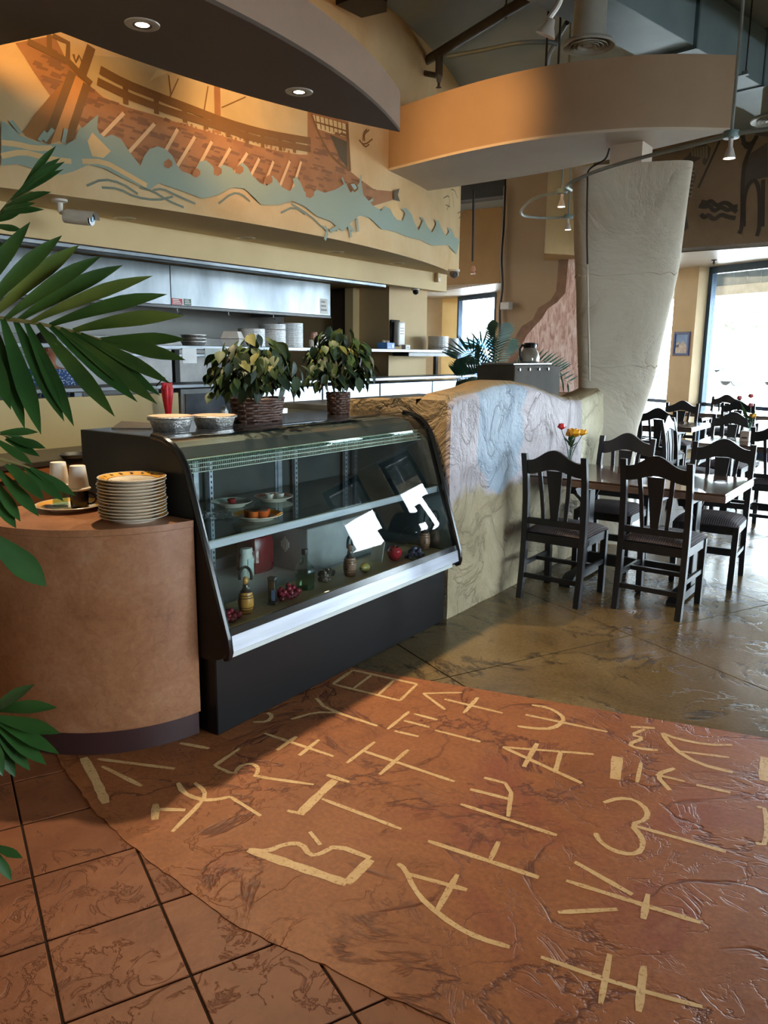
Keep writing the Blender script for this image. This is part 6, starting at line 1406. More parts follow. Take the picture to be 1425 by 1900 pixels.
# animal mural on the fascia
def fpt(px, py, off):
    n = np.array([fd[1], -fd[0]]); 
    if np.dot(n, -FA) < 0: n = -n
    return PLp(px, py, FA+n*off, n)
def fpoly(px, m, off, name):
    pts = [fpt(x, y, off) for x, y in px]; bm = bmesh.new(); vv = [bm.verts.new(tuple(p)) for p in pts]
    for t_ in tessellate_polygon([[Vector((float(np.dot(p[:2], fd)), float(p[2]), 0)) for p in pts]]): bm.faces.new([vv[i] for i in t_])
    return obj(name, bm, m, wall_fascia, sm=None)
def fstroke(px, wd_, m, off, name='painted_line'):
    pts = []; 
    for p in chaikin([tuple(map(float, q_)) for q_ in px], 2): q_ = fpt(p[0], p[1], off); pts.append(np.array([np.dot(q_[:2]-FA, fd), q_[2]]))
    n = np.array([fd[1], -fd[0]]); n = n if np.dot(n, -FA) > 0 else -n
    bm = bmesh.new(); L, R = [], []
    for i, p in enumerate(pts):
        t_ = pts[min(i+1, len(pts)-1)]-pts[max(i-1, 0)]; t_ = t_/(np.linalg.norm(t_)+1e-9); m2 = np.array([-t_[1], t_[0]])
        for S, sg in ((L, 1), (R, -1)):
            q_ = p+m2*sg*wd_/2; xy = FA+fd*q_[0]+n*off; S.append(bm.verts.new((xy[0], xy[1], q_[1])))
    for i in range(len(pts)-1): bm.faces.new((R[i], R[i+1], L[i+1], L[i]))
    return obj(name, bm, m, wall_fascia, sm=None)
P_an = plain('mural grey brown', (98,88,80), 0.8); P_an2 = plain('mural dark outline', (78,68,60), 0.8)
X4 = lambda p: (1060+p[0]*0.2561, 200+p[1]*0.2561)
for g in ([(940,680),(985,690),(1010,670),(1055,715),(1100,685),(1140,695),(1165,720),(1205,715)], [(925,710),(975,720),(1000,705),(1035,755),(1085,715),(1130,745),(1165,730),(1200,755)], [(940,770),(965,800),(990,770),(1035,815),(1085,770),(1130,790),(1190,800)]): fstroke([X4(p) for p in g], 0.055, P_an2, 0.004)
fpoly([X4(p) for p in [(1300,330),(1420,250),(1425,500),(1340,520),(1290,540),(1250,600),(1250,480)]], P_an, 0.004, 'painted_animal_body')
for g in ([(1345,200),(1280,330),(1240,460),(1240,860),(1215,910)], [(1250,860),(1250,640),(1290,540),(1340,520),(1365,620),(1365,860),(1345,930)], [(1385,860),(1390,520)], [(1235,250),(1300,270),(1345,210)], [(1240,200),(1260,290),(1310,280)]): fstroke([X4(p) for p in g], 0.05, P_an2, 0.006)
fpoly([X4(p) for p in [(1330,60),(1370,40),(1400,100),(1420,160),(1425,210),(1350,200),(1300,170),(1320,120)]], P_an, 0.004, 'painted_animal_head')
fpoly([X4(p) for p in [(780,400),(850,340),(900,270),(970,255),(1010,290),(1000,360),(970,420),(950,400),(960,350),(900,390),(880,420)]], P_an, 0.004, 'painted_zebra_head')
for k in range(6): fstroke([X4((870+k*22, 290-k*3)), X4((880+k*20, 350+k*4))], 0.03, plain('mural pale stripe', (160,140,116), 0.8), 0.006)
fpoly([X4(p) for p in [(840,430),(890,440),(900,500),(870,620),(840,700),(830,760),(850,870),(790,920),(800,700)]], P_an, 0.004, 'painted_zebra_neck')
for k in range(7): fstroke([X4((845, 450+k*32)), X4((895-k*3, 460+k*30))], 0.03, plain('mural pale stripe', (160,140,116)), 0.006)
fstroke([X4((1075,240)), X4((920,580))], 0.03, P_an2, 0.006, 'painted_spear')
# ================================================================== FOREGROUND PALM
M_palm = plain('palm leaflet green', (72,98,38), 0.4, c2=(42,72,30), scale=7, stretch=(1,1,1)); M_palmy = plain('palm leaflet yellow green', (110,116,48), 0.4, c2=(68,92,36), scale=6); M_rach = plain('palm rachis', (110,96,48), 0.5); M_palmb = plain('deep green palm leaflet', (54,94,38), 0.4, c2=(34,70,30), scale=7)
palm = thing('potted_palm', 'tall potted palm beside the round counter', 'palm', (-2.2, 0.72, 0))
PB = np.array([-2.2, 0.72, 0])
bm = bmesh.new(); lathe(bm, [(0,0.001),(0.14,0.001),(0.19,0.32),(0.2,0.34),(0.185,0.34),(0.175,0.30),(0,0.30)], (PB[0], PB[1], -0.002), 28, cap=False); obj('pot', bm, plain('terracotta pot', (142,84,58), 0.6), palm)
bm = bmesh.new(); tube(bm, [(PB[0], PB[1], 0.28), (PB[0]-.02, PB[1]+.01, 0.8), (PB[0]+.01, PB[1]+.02, 1.3)], [0.035,0.03,0.025], 10); obj('trunk', bm, plain('palm trunk', (96,74,50), 0.8), palm)
def camn(p): v = CAM-np.array(p); return v/np.linalg.norm(v)
def frond(rach, d0, d1, leaves, m_, stem_w=0.006, origin_z=None, wdt=0.034, mats=None):
    """rach: pixel polyline of the rachis, d0..d1 depth along it; leaves: (base px, tip px, depth shift of the tip)"""
    n = len(rach); R3 = [Dp(p[0], p[1], d0+(d1-d0)*i/(n-1)) for i, p in enumerate(rach)]
    root = np.array([PB[0], PB[1], origin_z if origin_z is not None else 1.25])
    pts = cr_spline([root, (root+R3[0])/2+np.array([0,0,0.10])]+R3, 6); k = len(pts)
    bm = bmesh.new(); tube(bm, [tuple(p) for p in pts], [stem_w*(1-0.75*i/(k-1)) for i in range(k)], 6); fo = obj('frond', bm, M_rach, palm)
    for j, (b, t, sh) in enumerate(leaves):
        # depth of the base from the nearest rachis pixel
        f = min(range(n), key=lambda i: (rach[i][0]-b[0])**2+(rach[i][1]-b[1])**2); db = d0+(d1-d0)*f/(n-1)
        B = Dp(b[0], b[1], db); T = Dp(t[0], t[1], db+sh); up = Vector(camn((B+T)/2))+Vector((0,0,0.5))
        bm = bmesh.new(); leaf_blade(bm, tuple(B), tuple(T), wdt*(0.9+0.2*((j*7) % 5)/5), up, 8, 0.35, 0.03*(1 if t[1] < b[1] else -1)+0.02, prof=lambda q: (0.25+0.75*sin(pi*min(1, q*1.25)/2))*(1-max(0, (q-0.55)/0.45)**1.8)+0.02)
        obj('leaflet', bm, (mats[j % len(mats)] if mats else m_), fo, sm=60)
frond([(-70,588),(0,591),(50,597),(93,605),(135,615),(174,626),(188,630)], 1.75, 2.0,
 [((-60,585),(56,412),.10),((-40,586),(115,437),.10),((-15,588),(147,455),.10),((12,591),(188,475),.08),((35,594),(228,492),.08),((58,598),(283,512),.06),((92,604),(310,546),.05),((135,614),(341,586),.03),((186,630),(346,630),.0),((186,631),(344,668),-.02)]+
 [((150,620),(316,712),-.04),((128,614),(297,734),-.05),((112,610),(292,750),-.06),((93,606),(255,746),-.07),((70,601),(213,773),-.08),((48,598),(137,791),-.09),((28,595),(119,782),-.09),((5,592),(76,806),-.08),((-18,590),(46,796),-.08),((-45,589),(20,760),-.08)], M_palm, 0.008, 1.3, 0.040,
 [M_palm, M_palm, M_palmy, M_palm, M_palm, M_palmy, M_palm, M_palmy, M_palm, M_palm, M_palm, M_palmb, M_palm, M_palmb, M_palm, M_palmb, M_palmb, M_palmb, M_palmb, M_palmb])
# upper dark frond
frond([(-60,470),(-25,430),(0,395),(20,370),(40,352)], 1.95, 2.15, [((40,352),(104,271),.02),((35,356),(112,293),.02),((25,366),(120,300),.02),((20,372),(118,314),.02),((8,385),(95,356),.0),((0,395),(65,377),.0),((0,398),(82,389),.0),((-12,412),(36,397),.0),((-15,418),(42,428),.0),((-25,430),(22,484),0)], M_palmb, 0.006, 1.3, 0.022)
# dark fronds below the main one
frond([(-60,790),(-30,800),(0,805),(20,812)], 1.6, 1.75, [((-5,805),(71,802),.02),((10,809),(52,822),.02),((15,812),(85,832),.0),((10,815),(74,847),.0),((-10,815),(60,862),.0)], M_palmb, 0.006, 1.1, 0.022)
frond([(-70,850),(-30,848),(0,852),(30,860),(55,868)], 1.45, 1.6, [((55,868),(140,920),.02),((45,866),(118,930),.0),((20,862),(82,928),.0),((10,862),(80,925),.0),((-5,872),(72,958),.0),((-12,890),(38,968),0),((-20,910),(30,980),0)], M_palmb, 0.007, 1.0, 0.026)
frond([(-70,950),(-40,985),(-15,1008)], 1.35, 1.4, [((-25,990),(86,1088),.03)], M_palmb, 0.006, 0.95, 0.055)
# low green frond and a dark tip near the floor
frond([(-70,1330),(-35,1330),(-12,1333)], 1.5, 1.55, [((-20,1325),(64,1270),.0),((-15,1318),(106,1313),.0),((-12,1330),(112,1361),.0),((-12,1333),(110,1399),.0),((-12,1340),(86,1419),.0),((-15,1345),(56,1430),.0),((-20,1348),(28,1442),.0),((-30,1345),(5,1440),.0)], M_palmb, 0.007, 0.55, 0.030)
frond([(-70,1560),(-40,1562),(-15,1568)], 1.4, 1.45, [((-18,1568),(42,1592),0),((-18,1572),(22,1634),0)], M_palmb, 0.005, 0.4, 0.020)

# ================================================================== PALM BEHIND THE HALF WALL
bp = thing('feather_palm', 'feathery palm standing behind the plaster half wall', 'palm', tuple(float(v) for v in Xp(912,715,-3.95)[:2])+(0,)); b0 = np.array([float(v) for v in Xp(912,715,-3.95)[:2]]+[0])
bm = bmesh.new(); lathe(bm, [(0,0.002),(0.13,0.002),(0.17,0.3),(0,0.3)], (b0[0], b0[1], 0), 20, cap=False); obj('pot', bm, plain('dark pot', (60,50,44), 0.5), bp)
bm = bmesh.new(); tube(bm, [(b0[0], b0[1], 0.28), (b0[0], b0[1], 1.25)], 0.03, 8); obj('trunk', bm, plain('palm trunk', (96,74,50)), bp)
M_palmt = plain('teal palm leaflet', (44,84,62), 0.35, c2=(28,58,48), scale=7)
crown = b0+np.array([0,0,1.25])
def frond_auto(px_tip, depth, m_, n, ln_, arch=0.12, wdt=0.016, twist=0.0):
    tipp = Dp(px_tip[0], px_tip[1], depth); mid = (crown+tipp)/2+np.array([0,0,arch]); pts = cr_spline([crown, mid, tipp], 10)
    bm = bmesh.new(); k = len(pts); tube(bm, [tuple(p) for p in pts], [0.007*(1-.8*i/(k-1)) for i in range(k)], 5); fo = obj('frond', bm, M_palmt, bp)
    for i in range(n):
        f = 0.22+0.78*i/n; q = f*(k-1); a = int(q); p = np.array(pts[a])+(np.array(pts[min(a+1,k-1)])-np.array(pts[a]))*(q-a); d = np.array(pts[min(a+1,k-1)])-np.array(pts[max(a-1,0)]); d = d/np.linalg.norm(d)
        vn = camn(p); side = np.cross(d, vn); side = side/np.linalg.norm(side); L_ = ln_*(0.45+0.55*sin(pi*min(1, (1-f)*1.25+0.12)))
        for sg in (-1, 1):
            dv = d*0.62+side*sg*0.78+np.array([0,0,-0.10]); dv = dv/np.linalg.norm(dv); bm = bmesh.new(); leaf_blade(bm, tuple(p), tuple(p+dv*L_), wdt, Vector(vn), 3, 0.3, 0.0); obj('leaflet', bm, m_, fo, sm=60)
for px_tip, dpt_, n_, ln_, ar_ in (((928,600), 8.6, 20, 0.22, 0.10), ((845,668), 8.0, 20, 0.26, 0.18), ((848,700), 7.9, 18, 0.25, 0.06), ((880,648), 8.1, 14, 0.21, 0.20), ((1045,690), 8.7, 18, 0.22, 0.16), ((1062,712), 8.8, 12, 0.19, 0.14), ((945,625), 8.8, 16, 0.21, 0.06)):
    frond_auto(px_tip, dpt_, M_palmt, n_, ln_, ar_, 0.021)
# ================================================================== CEILING SERVICES
# rectangular duct
DB = 3.9
l0, l1 = Zp(983,0,DB)[:2], Zp(1193,107,DB)[:2]; r0_, r1_ = Zp(1132,0,DB)[:2], Zp(1278,83,DB)[:2]
dd = (l1-l0)/np.linalg.norm(l1-l0)+(r1_-r0_)/np.linalg.norm(r1_-r0_); dd = dd/np.linalg.norm(dd); dnr = np.array([dd[1], -dd[0]])
mid = (l0+r0_)/2; wdu = max(0.42, abs(np.dot(r0_-l0, dnr)))
M_duct = plain('painted duct steel', (134,152,158), 0.45, 0.15, c2=(120,138,146), scale=2)
duct = thing('air_duct', 'blue grey rectangular air duct along the ceiling', 'duct', (mid[0], mid[1], DB))
segs = [(-3.5, 1.35), (1.36, 2.6), (2.61, 5.5)]
for k, (a, b) in enumerate(segs):
    c = mid+dd*((a+b)/2); bm = bmesh.new(); e = 0.02 if k == 1 else 0.0
    obox(bm, (c[0], c[1], DB+0.21-e*.5), ((wdu/2+e), (b-a)/2, 0.21+e*.5), math.atan2(dd[1], dd[0])-pi/2, 0.004); obj('duct_section', bm, M_duct, duct)
for a in (1.355, 2.605):
    c = mid+dd*a; bm = bmesh.new(); obox(bm, (c[0], c[1], DB+0.205), (wdu/2+0.03, 0.012, 0.235), math.atan2(dd[1], dd[0])-pi/2); obj('duct_flange', bm, plain('duct flange', (92,112,120), 0.4, 0.3), duct)
for a in (-1.0, 2.2, 4.5):
    for s_ in (-1, 1):
        c = mid+dd*a+dnr*s_*(wdu/2+0.045); bm = bmesh.new(); cyl(bm, (c[0], c[1], DB-0.01), (c[0], c[1], CZ), 0.006, 6); obj('hanger_rod', bm, M_dark, duct)
    c = mid+dd*a; bm = bmesh.new(); obox(bm, (c[0], c[1], DB-0.016), (wdu/2+0.07, 0.02, 0.015), math.atan2(dd[1], dd[0])-pi/2); obj('hanger_bar', bm, M_duct, duct)
# second duct farther right
c = Zp(1425,20,4.05)[:2]; bm = bmesh.new(); c2_ = c+dd*1.5+np.array([0.55,0.2]); obox(bm, (c2_[0], c2_[1], 4.2), (0.2, 3.0, 0.16), math.atan2(dd[1], dd[0])-pi/2, 0.004)
t = obj('branch_duct', bm, M_duct); tag(t, 'narrow branch duct running parallel to the main air duct', 'duct')
# round diffuser
def diffuser(px, py, z, r_, label, neck=True):
    q = Zp(px, py, z); t = thing('round_diffuser', label, 'air diffuser', (q[0], q[1], z))
    M_df = plain('pale diffuser paint', (168,168,160), 0.5, c2=(150,150,142), scale=4)
    bm = bmesh.new(); lathe(bm, [(r_*.62,0.279 if z > 3.61 else 0.262),(r_*.62,0.03),(r_*.70,0.02)], seg=32, cap=False); obj('neck', bm, M_df, t, world=False)
    bm = bmesh.new(); lathe(bm, [(r_*.66,0.035),(r_*.92,0.02),(r_,0.0),(r_*.98,-0.012),(r_*.8,0.0),(r_*.72,0.015)], seg=40, cap=False); obj('flange', bm, M_df, t, world=False)
    for f in (0.62, 0.46, 0.3):
        bm = bmesh.new(); lathe(bm, [(r_*f,0.02),(r_*(f+.1),-0.012),(r_*(f+.11),-0.008),(r_*(f+.01),0.026)], seg=32, cap=False); obj('cone_ring', bm, M_df, t, world=False)
    bm = bmesh.new(); lathe(bm, [(0,-0.008),(r_*.16,-0.004),(r_*.2,0.012)], seg=24, cap=False); obj('centre_cap', bm, M_df, t, world=False)
    bm = bmesh.new(); lathe(bm, [(0,0.045),(r_*.6,0.045)], seg=24, cap=False); obj('throat', bm, M_df, t, world=False)
q = Zp(1092,84,3.62); dpt = float(np.dot(q-CAM, _f)); diffuser(1092, 84, 3.62, 48/F_PX*dpt, 'round pale ceiling diffuser beside the air duct')
diffuser(1440, 222, 3.6, 0.21, 'round ceiling diffuser partly hidden beyond the beam end')
# flexible pipe to the diffuser
bm = bmesh.new(); pts = [Zp(x, y, 3.95) for x, y in ((830,105),(900,92),(960,80),(1015,78),(1032,82))]; tube(bm, cr_spline([tuple(p) for p in pts], 6), 0.018, 8); o = obj('conduit', bm, plain('grey conduit', (84,98,102), 0.5)); tag(o, 'thin curved conduit under the blue grey ceiling', 'pipe')
bm = bmesh.new(); pts = [Zp(x, y, 4.1) for x, y in ((1052,42),(1040,62),(1028,84),(1018,105),(1016,135))]; tube(bm, cr_spline([tuple(p) for p in pts], 6), 0.02, 8); o = obj('conduit', bm, plain('grey conduit', (84,98,102))); tag(o, 'bent conduit dropping beside the round diffuser', 'pipe')
for x in (1012, 1035):
    a = Zp(x, 140, 3.6); bm = bmesh.new(); cyl(bm, (a[0], a[1], BZ1-0.004), (a[0], a[1], CZ), 0.008, 6); o = obj('hanger_rod', bm, M_dark); tag(o, 'thin steel hanger rod %s the beam' % ('just above' if x < 1020 else 'beside the diffuser above'), 'rod')
# sprinkler main
pA = mural_hit(792, 112); zp_ = float(pA[2]); pB = Zp(1010, -22, zp_)
M_pipe = plain('dark sprinkler pipe', (70,68,66), 0.45, 0.3)
sp = thing('sprinkler_pipe', 'dark sprinkler pipe with drop leaving the curved plaster wall', 'pipe', tuple(pA))
bm = bmesh.new(); tube(bm, [tuple(pA), tuple(pB)], 0.042, 12); obj('main_pipe', bm, M_pipe, sp)
f = 0.13; pj_ = pA+(pB-pA)*f; pk = mural_hit(788, 136)
bm = bmesh.new(); tube(bm, [tuple(pj_), (pj_[0], pj_[1], pj_[2]-0.2)], 0.035, 10); obj('tee', bm, M_pipe, sp)
pl = np.array([pj_[0], pj_[1], pj_[2]-0.2])
bm = bmesh.new(); tube(bm, [tuple(pl), tuple(pk)], 0.026, 10); obj('branch', bm, M_pipe, sp)
bm = bmesh.new(); lathe(bm, [(0,0),(0.03,0),(0.02,-0.05),(0.012,-0.06),(0.012,-0.09),(0.028,-0.1),(0,-0.105)], tuple(pl), 12, cap=False); obj('sprinkler_head', bm, M_pipe, sp)
ph = pA+(pB-pA)*0.72; bm = bmesh.new(); tube(bm, [(ph[0], ph[1], ph[2]+.045*0-0.05), (ph[0]+.05, ph[1], ph[2]), (ph[0], ph[1], ph[2]+.06), (ph[0]-.05, ph[1], ph[2])], 0.007, 6, True); cyl(bm, (ph[0], ph[1], ph[2]+.06), (ph[0], ph[1], CZ), 0.006, 6); obj('hanger', bm, M_dark, sp)
# loudspeaker on the upper wall
q = mural_hit(640, -8); t = thing('loudspeaker', 'black angled loudspeaker mounted high on the plaster wall', 'speaker', (q[0]+0.22, q[1]-0.02, q[2]))
bm = bmesh.new(); prism(bm, [(-0.16,-0.17),(0.13,-0.19),(0.2,0.0),(0.09,0.15),(-0.14,0.13)], 'z', -0.14, CZ-0.004-float(q[2])); obj('cabinet', bm, M_black, t, world=False)
bm = bmesh.new(); prism(bm, [(0.135,-0.186),(0.203,-0.004),(0.212,-0.008),(0.144,-0.19)], 'z', -0.12, CZ-0.02-float(q[2])); obj('grille', bm, plain('speaker cloth', (30,30,30), 0.9, bmp=0.5, bs=300), t, world=False)
bm = bmesh.new(); cyl(bm, (-0.14,0,0.05), (-0.225,0.02,0.05), 0.025, 10); obj('bracket', bm, M_dark, t, world=False)
bm = bmesh.new(); prism(bm, [(-0.03,-0.1835),(0.03,-0.1875),(0.03,-0.189),(-0.03,-0.185)], 'z', 0.0, 0.008); obj('badge', bm, plain('grey badge', (120,120,120), 0.4), t, world=False)
# track light on a bent conduit
TZt = 3.0
M_tr = plain('grey track tube', (150,160,160), 0.4, 0.4); M_hd = plain('grey lamp head', (206,200,194), 0.4, 0.2)
trk = thing('track_light', 'bent tube track light curling in front of the plaster column', 'track light', tuple(Zp(1200,290,TZt)))
tp_ = [(1450,236),(1400,243),(1357,250),(1290,268),(1200,290),(1120,313),(1075,331),(1052,345),(1060,353),(1043,355),(1010,362),(985,372),(967,390),(972,400),(1000,404),(1030,404),(1055,402)]
bm = bmesh.new(); tube(bm, cr_spline([tuple(Zp(x, y, TZt if y > 350 else 2.86)) for x, y in tp_], 5), 0.013, 8); obj('track_tube', bm, M_tr, trk)
def lamp_head(px, py, rod=True):
    q = Zp(px, py, TZt if px < 1065 else 2.86); bm = bmesh.new(); lathe(bm, [(0,0.025),(0.045,0.02),(0.05,0.0),(0.045,-0.02),(0,-0.025)], tuple(q), 20, cap=False); jn = obj('junction', bm, plain('blue grey junction', (120,144,146), 0.4), trk)
    if rod: 
        bm = bmesh.new(); cyl(bm, (q[0], q[1], q[2]+.02), (q[0], q[1], CZ-0.002), 0.010, 8); obj('drop_rod', bm, M_tr, trk)
    bm = bmesh.new(); lathe(bm, [(0,-0.024),(0.014,-0.024),(0.014,-0.07),(0.018,-0.075),(0.034,-0.125),(0.036,-0.135),(0.03,-0.132)], tuple(q), 18, cap=False); obj('lamp_head', bm, M_hd, trk)
    bm = bmesh.new(); lathe(bm, [(0,-0.128),(0.031,-0.131)], tuple(q), 18, cap=False); obj('lamp_face', bm, emit('neutral lamp', (255,236,205), 12), trk)
    l = bpy.data.lights.new('track_lamp', 'SPOT'); l.energy = 5; l.color = (1,.85,.65); l.spot_size = radians(70); l.spot_blend = .6; l.shadow_soft_size = .03; lo = bpy.data.objects.new('track_lamp', l); COL.objects.link(lo); lo.location = (q[0], q[1], q[2]-.15)
for x, y in ((1357,250),(1043,355),(1055,402)): lamp_head(x, y)
# small spot under the duct
q = Zp(1016, 55, 3.35); t = thing('spot_lamp', 'small white spot lamp hanging beside the round diffuser', 'spot lamp', tuple(q))
bm = bmesh.new(); lathe(bm, [(0,0.06),(0.02,0.055),(0.03,0.02),(0.06,-0.03),(0.055,-0.03),(0,-0.01)], (0,0,0), 16, cap=False); bm.transform(Matrix.Rotation(radians(25), 4, 'Y')); obj('reflector', bm, M_hd, t, world=False)
bm = bmesh.new(); tube(bm, cr_spline([(0,0,0.05),(0.06,0.03,0.16),(0.1,0.02,0.38),(0.1,0,CZ-3.352)], 5), 0.016, 8); obj('stalk', bm, M_hd, t, world=False)
# wall-wash lamps on top of the canopy
def cove(loc, target, e, size, lb, col=(1,.55,.2)):
    t = thing('cove_lamp', lb, 'lamp', loc); loc = Vector(loc); d = (Vector(target)-loc).normalized(); qv = d.to_track_quat('-Z', 'Y')
    bm = bmesh.new(); lathe(bm, [(0,0.05),(0.022,0.048),(0.03,0.0),(0.036,-0.035)], seg=18, cap=False); bm.transform(qv.to_matrix().to_4x4()); obj('lamp_can', bm, M_hd, t, world=False)
    bm = bmesh.new(); cyl(bm, (0,0,-0.08), (0,0,0.0), 0.008, 8); obj('lamp_stem', bm, M_hd, t, world=False)
    l = bpy.data.lights.new('cove_spot', 'SPOT'); l.energy = e; l.color = col; l.spot_size = radians(size); l.spot_blend = 1.0; l.shadow_soft_size = 0.05
    lo = bpy.data.objects.new('cove_spot', l); COL.objects.link(lo); lo.location = loc+d*0.05; lo.rotation_euler = qv.to_euler()
LZ = DZ1+0.082
cove((-3.30, 2.35, LZ), tuple(mural_hit(10, 250)), 20, 95, 'small warm cove lamp on the canopy top near the side soffit')
cove((-3.22, 3.55, LZ), tuple(mural_hit(520, 260)), 20, 95, 'small warm cove lamp on the canopy top facing the ship deck')
cove((-3.10, 4.10, LZ), tuple(Zp(870, 283, BZ0)+np.array([0,0,.18])), 34, 52, 'small warm cove lamp on the canopy top facing the beam')
# ================================================================== OUTSIDE
M_asph = plain('sunlit asphalt', (176,174,170), 0.8, c2=(160,158,154), scale=0.6)
bm = bmesh.new(); 
gp_ = [wpt(-90,60), wpt(90,60), wpt(90,-160), wpt(-90,-160)]; prism(bm, [tuple(p) for p in gp_], 'z', -0.35, -0.125); gnd = obj('parking_lot', bm, M_asph); gnd['kind'] = 'structure'
# eave outside the windows
ev = thing('eave', 'grey slatted eave fascia outside the windows', 'eave', tuple(wpt(0,-2.2))+(ZW,))
P0 = wpt(0, -2.2); zb = float(PLp(1380,527,P0,WN)[2]); zt_ = zb+0.45; zw_ = float(PLp(1380,545,P0,WN)[2])
M_ev = plain('grey eave slat', (120,142,164), 0.6); s = -9.0; sb = None
bm = bmesh.new(); wbox(bm, 0, 0.193, -2.24, -2.2, zb, zt_)
while s < 9:
    bm = bmesh.new(); wbox(bm, s, s+0.30, -2.24, -2.2, zb, zt_); obj('slat', bm, M_ev, ev, sm=None); s += 0.312
bm = bmesh.new(); wbox(bm, -9.2, 9.2, -2.32, -2.18, zw_, zb-0.002); obj('eave_beam', bm, plain('white eave beam', (230,232,234), 0.5), ev)
bm = bmesh.new(); wbox(bm, -9.2, 14.2, -2.4, -0.13, zt_+0.002, zt_+0.1); obj('eave_soffit', bm, plain('white eave beam', (230,232,234)), ev)
def car(px, py, ang, col, label, L_=4.4, H_=1.45, dist=None):
    q = Zp(px, py, -0.125)
    if dist: q = ray(px, py); q = q/np.linalg.norm(q[:2])*dist
    t = thing('parked_car', label, 'car', (q[0], q[1], -0.125), ang)
    m_ = plain('car paint '+label[:9], col, 0.25, 0.2, coat=0.5); h = H_; l = L_/2
    body = [(-l,0.28),(-l+.1,0.62),(-l+.25,0.82),(-l*.55,0.9),(l*.38,0.9),(l*.8,0.82),(l-.05,0.65),(l,0.3)]
    bm = bmesh.new(); prism(bm, body, 'y', -0.86, 0.86); obj('body', bm, m_, t, world=False, sm=25)
    bm = bmesh.new(); prism(bm, [(-l*.72,0.88),(-l*.5,h),(l*.05,h),(l*.42,0.88)], 'y', -0.74, 0.74); cb_ = obj('cabin', bm, m_, t, world=False, sm=25)
    for s_ in (-1, 1):
        bm = bmesh.new(); prism(bm, [(-l*.6,0.93),(-l*.46,h-.08),(l*.02,h-.08),(l*.32,0.93)], 'y', s_*0.742, s_*0.75); obj('side_window', bm, plain('car glass', (60,78,92), 0.1), cb_, world=False, sm=None)
        for x in (-l*.6, l*.62):
            bm = bmesh.new(); cyl(bm, (x, s_*0.68, 0.32), (x, s_*0.9, 0.32), 0.32, 20); wh = obj('wheel', bm, plain('tyre', (44,44,46), 0.7), t, world=False)
            bm = bmesh.new(); cyl(bm, (x, s_*0.9, 0.32), (x, s_*0.905, 0.32), 0.2, 16); obj('hub', bm, M_alu, wh, world=False)
ra_ = YAW
car(1358, 691, ra_+0.15, (40,84,150), 'pale blue hatchback parked beyond the window'); car(1398, 716, ra_+pi, (240,240,240), 'white car parked between the window and blue hatchback'); car(1452, 704, ra_+0.1, (150,20,50), 'red car parked behind the white car'); car(1240, 700, ra_, (190,200,210), 'silver car seen between column and window pillar'); car(886, 664, ra_, (30,70,120), 'blue van seen through the window beside the umber wall', 5.0, 1.9, 48)
def tree(px, py, dist, hgt, rad, label, seed):
    d = ray(px, 690); d2 = d[:2]/np.linalg.norm(d[:2]); q = d2*dist; t = thing('tree', label, 'tree', (q[0], q[1], -0.125)); r = random.Random(seed)
    bm = bmesh.new(); tube(bm, [(0,0,0),(0.05,0,hgt*.3),(0,0.1,hgt*.6)], [0.22,0.17,0.1], 8); obj('trunk', bm, plain('tree bark', (110,96,84), 0.9), t, world=False)
    bm = bmesh.new()
    for k in range(1500):
        a = r.uniform(0,6.28); u_ = r.uniform(-1,1); q_ = r.random()**.4; p = Vector((rad*q_*math.sqrt(1-u_*u_)*cos(a), rad*q_*math.sqrt(1-u_*u_)*sin(a), hgt*.66+hgt*.34*q_*u_)); s_ = r.uniform(.12,.28)
        nrm = Vector((r.uniform(-1,1), r.uniform(-1,1), r.uniform(-1,1))).normalized(); e_ = nrm.orthogonal().normalized()*s_; f_ = nrm.cross(e_)
        bm.faces.new([bm.verts.new(p+v) for v in (e_, f_*.6, -e_, -f_*.6)])
    obj('foliage', bm, plain('tree leaf', (112,128,100), 0.6, c2=(84,102,76), scale=2), t, kind='stuff', world=False, sm=None)
tree(1372, 600, 62, 8.0, 3.6, 'leafy parking lot tree beyond the window', 31); tree(1450, 600, 75, 9, 4, 'larger tree at the edge of parking lot', 32)
q = ray(880, 660); d2 = q[:2]/np.linalg.norm(q[:2]); c = d2*60; t = thing('shop_building', 'low pale building with blue sign band across the lot', 'building', (c[0], c[1], -0.1), YAW)
bm = bmesh.new(); box(bm, (-14,-3,0),(9,3,3.2)); obj('building_wall', bm, plain('pale building', (232,232,230), 0.7), t, world=False); bm = bmesh.new(); box(bm, (-14.1,-3.2,2.0),(9.1,-3.0,2.7)); obj('sign_band', bm, plain('blue band', (50,110,150), 0.6), t, world=False); bm = bmesh.new(); box(bm, (-14.3,-3.4,3.2),(9.3,3.4,3.5)); obj('roof_slab', bm, plain('grey roof', (200,204,206), 0.7), t, world=False)
for k in range(8):
    bm = bmesh.new(); box(bm, (-12.5+k*2.6,-3.06,0.4),(-10.7+k*2.6,-3.0,1.7)); obj('window', bm, plain('far glass', (120,150,170), 0.2), t, world=False)

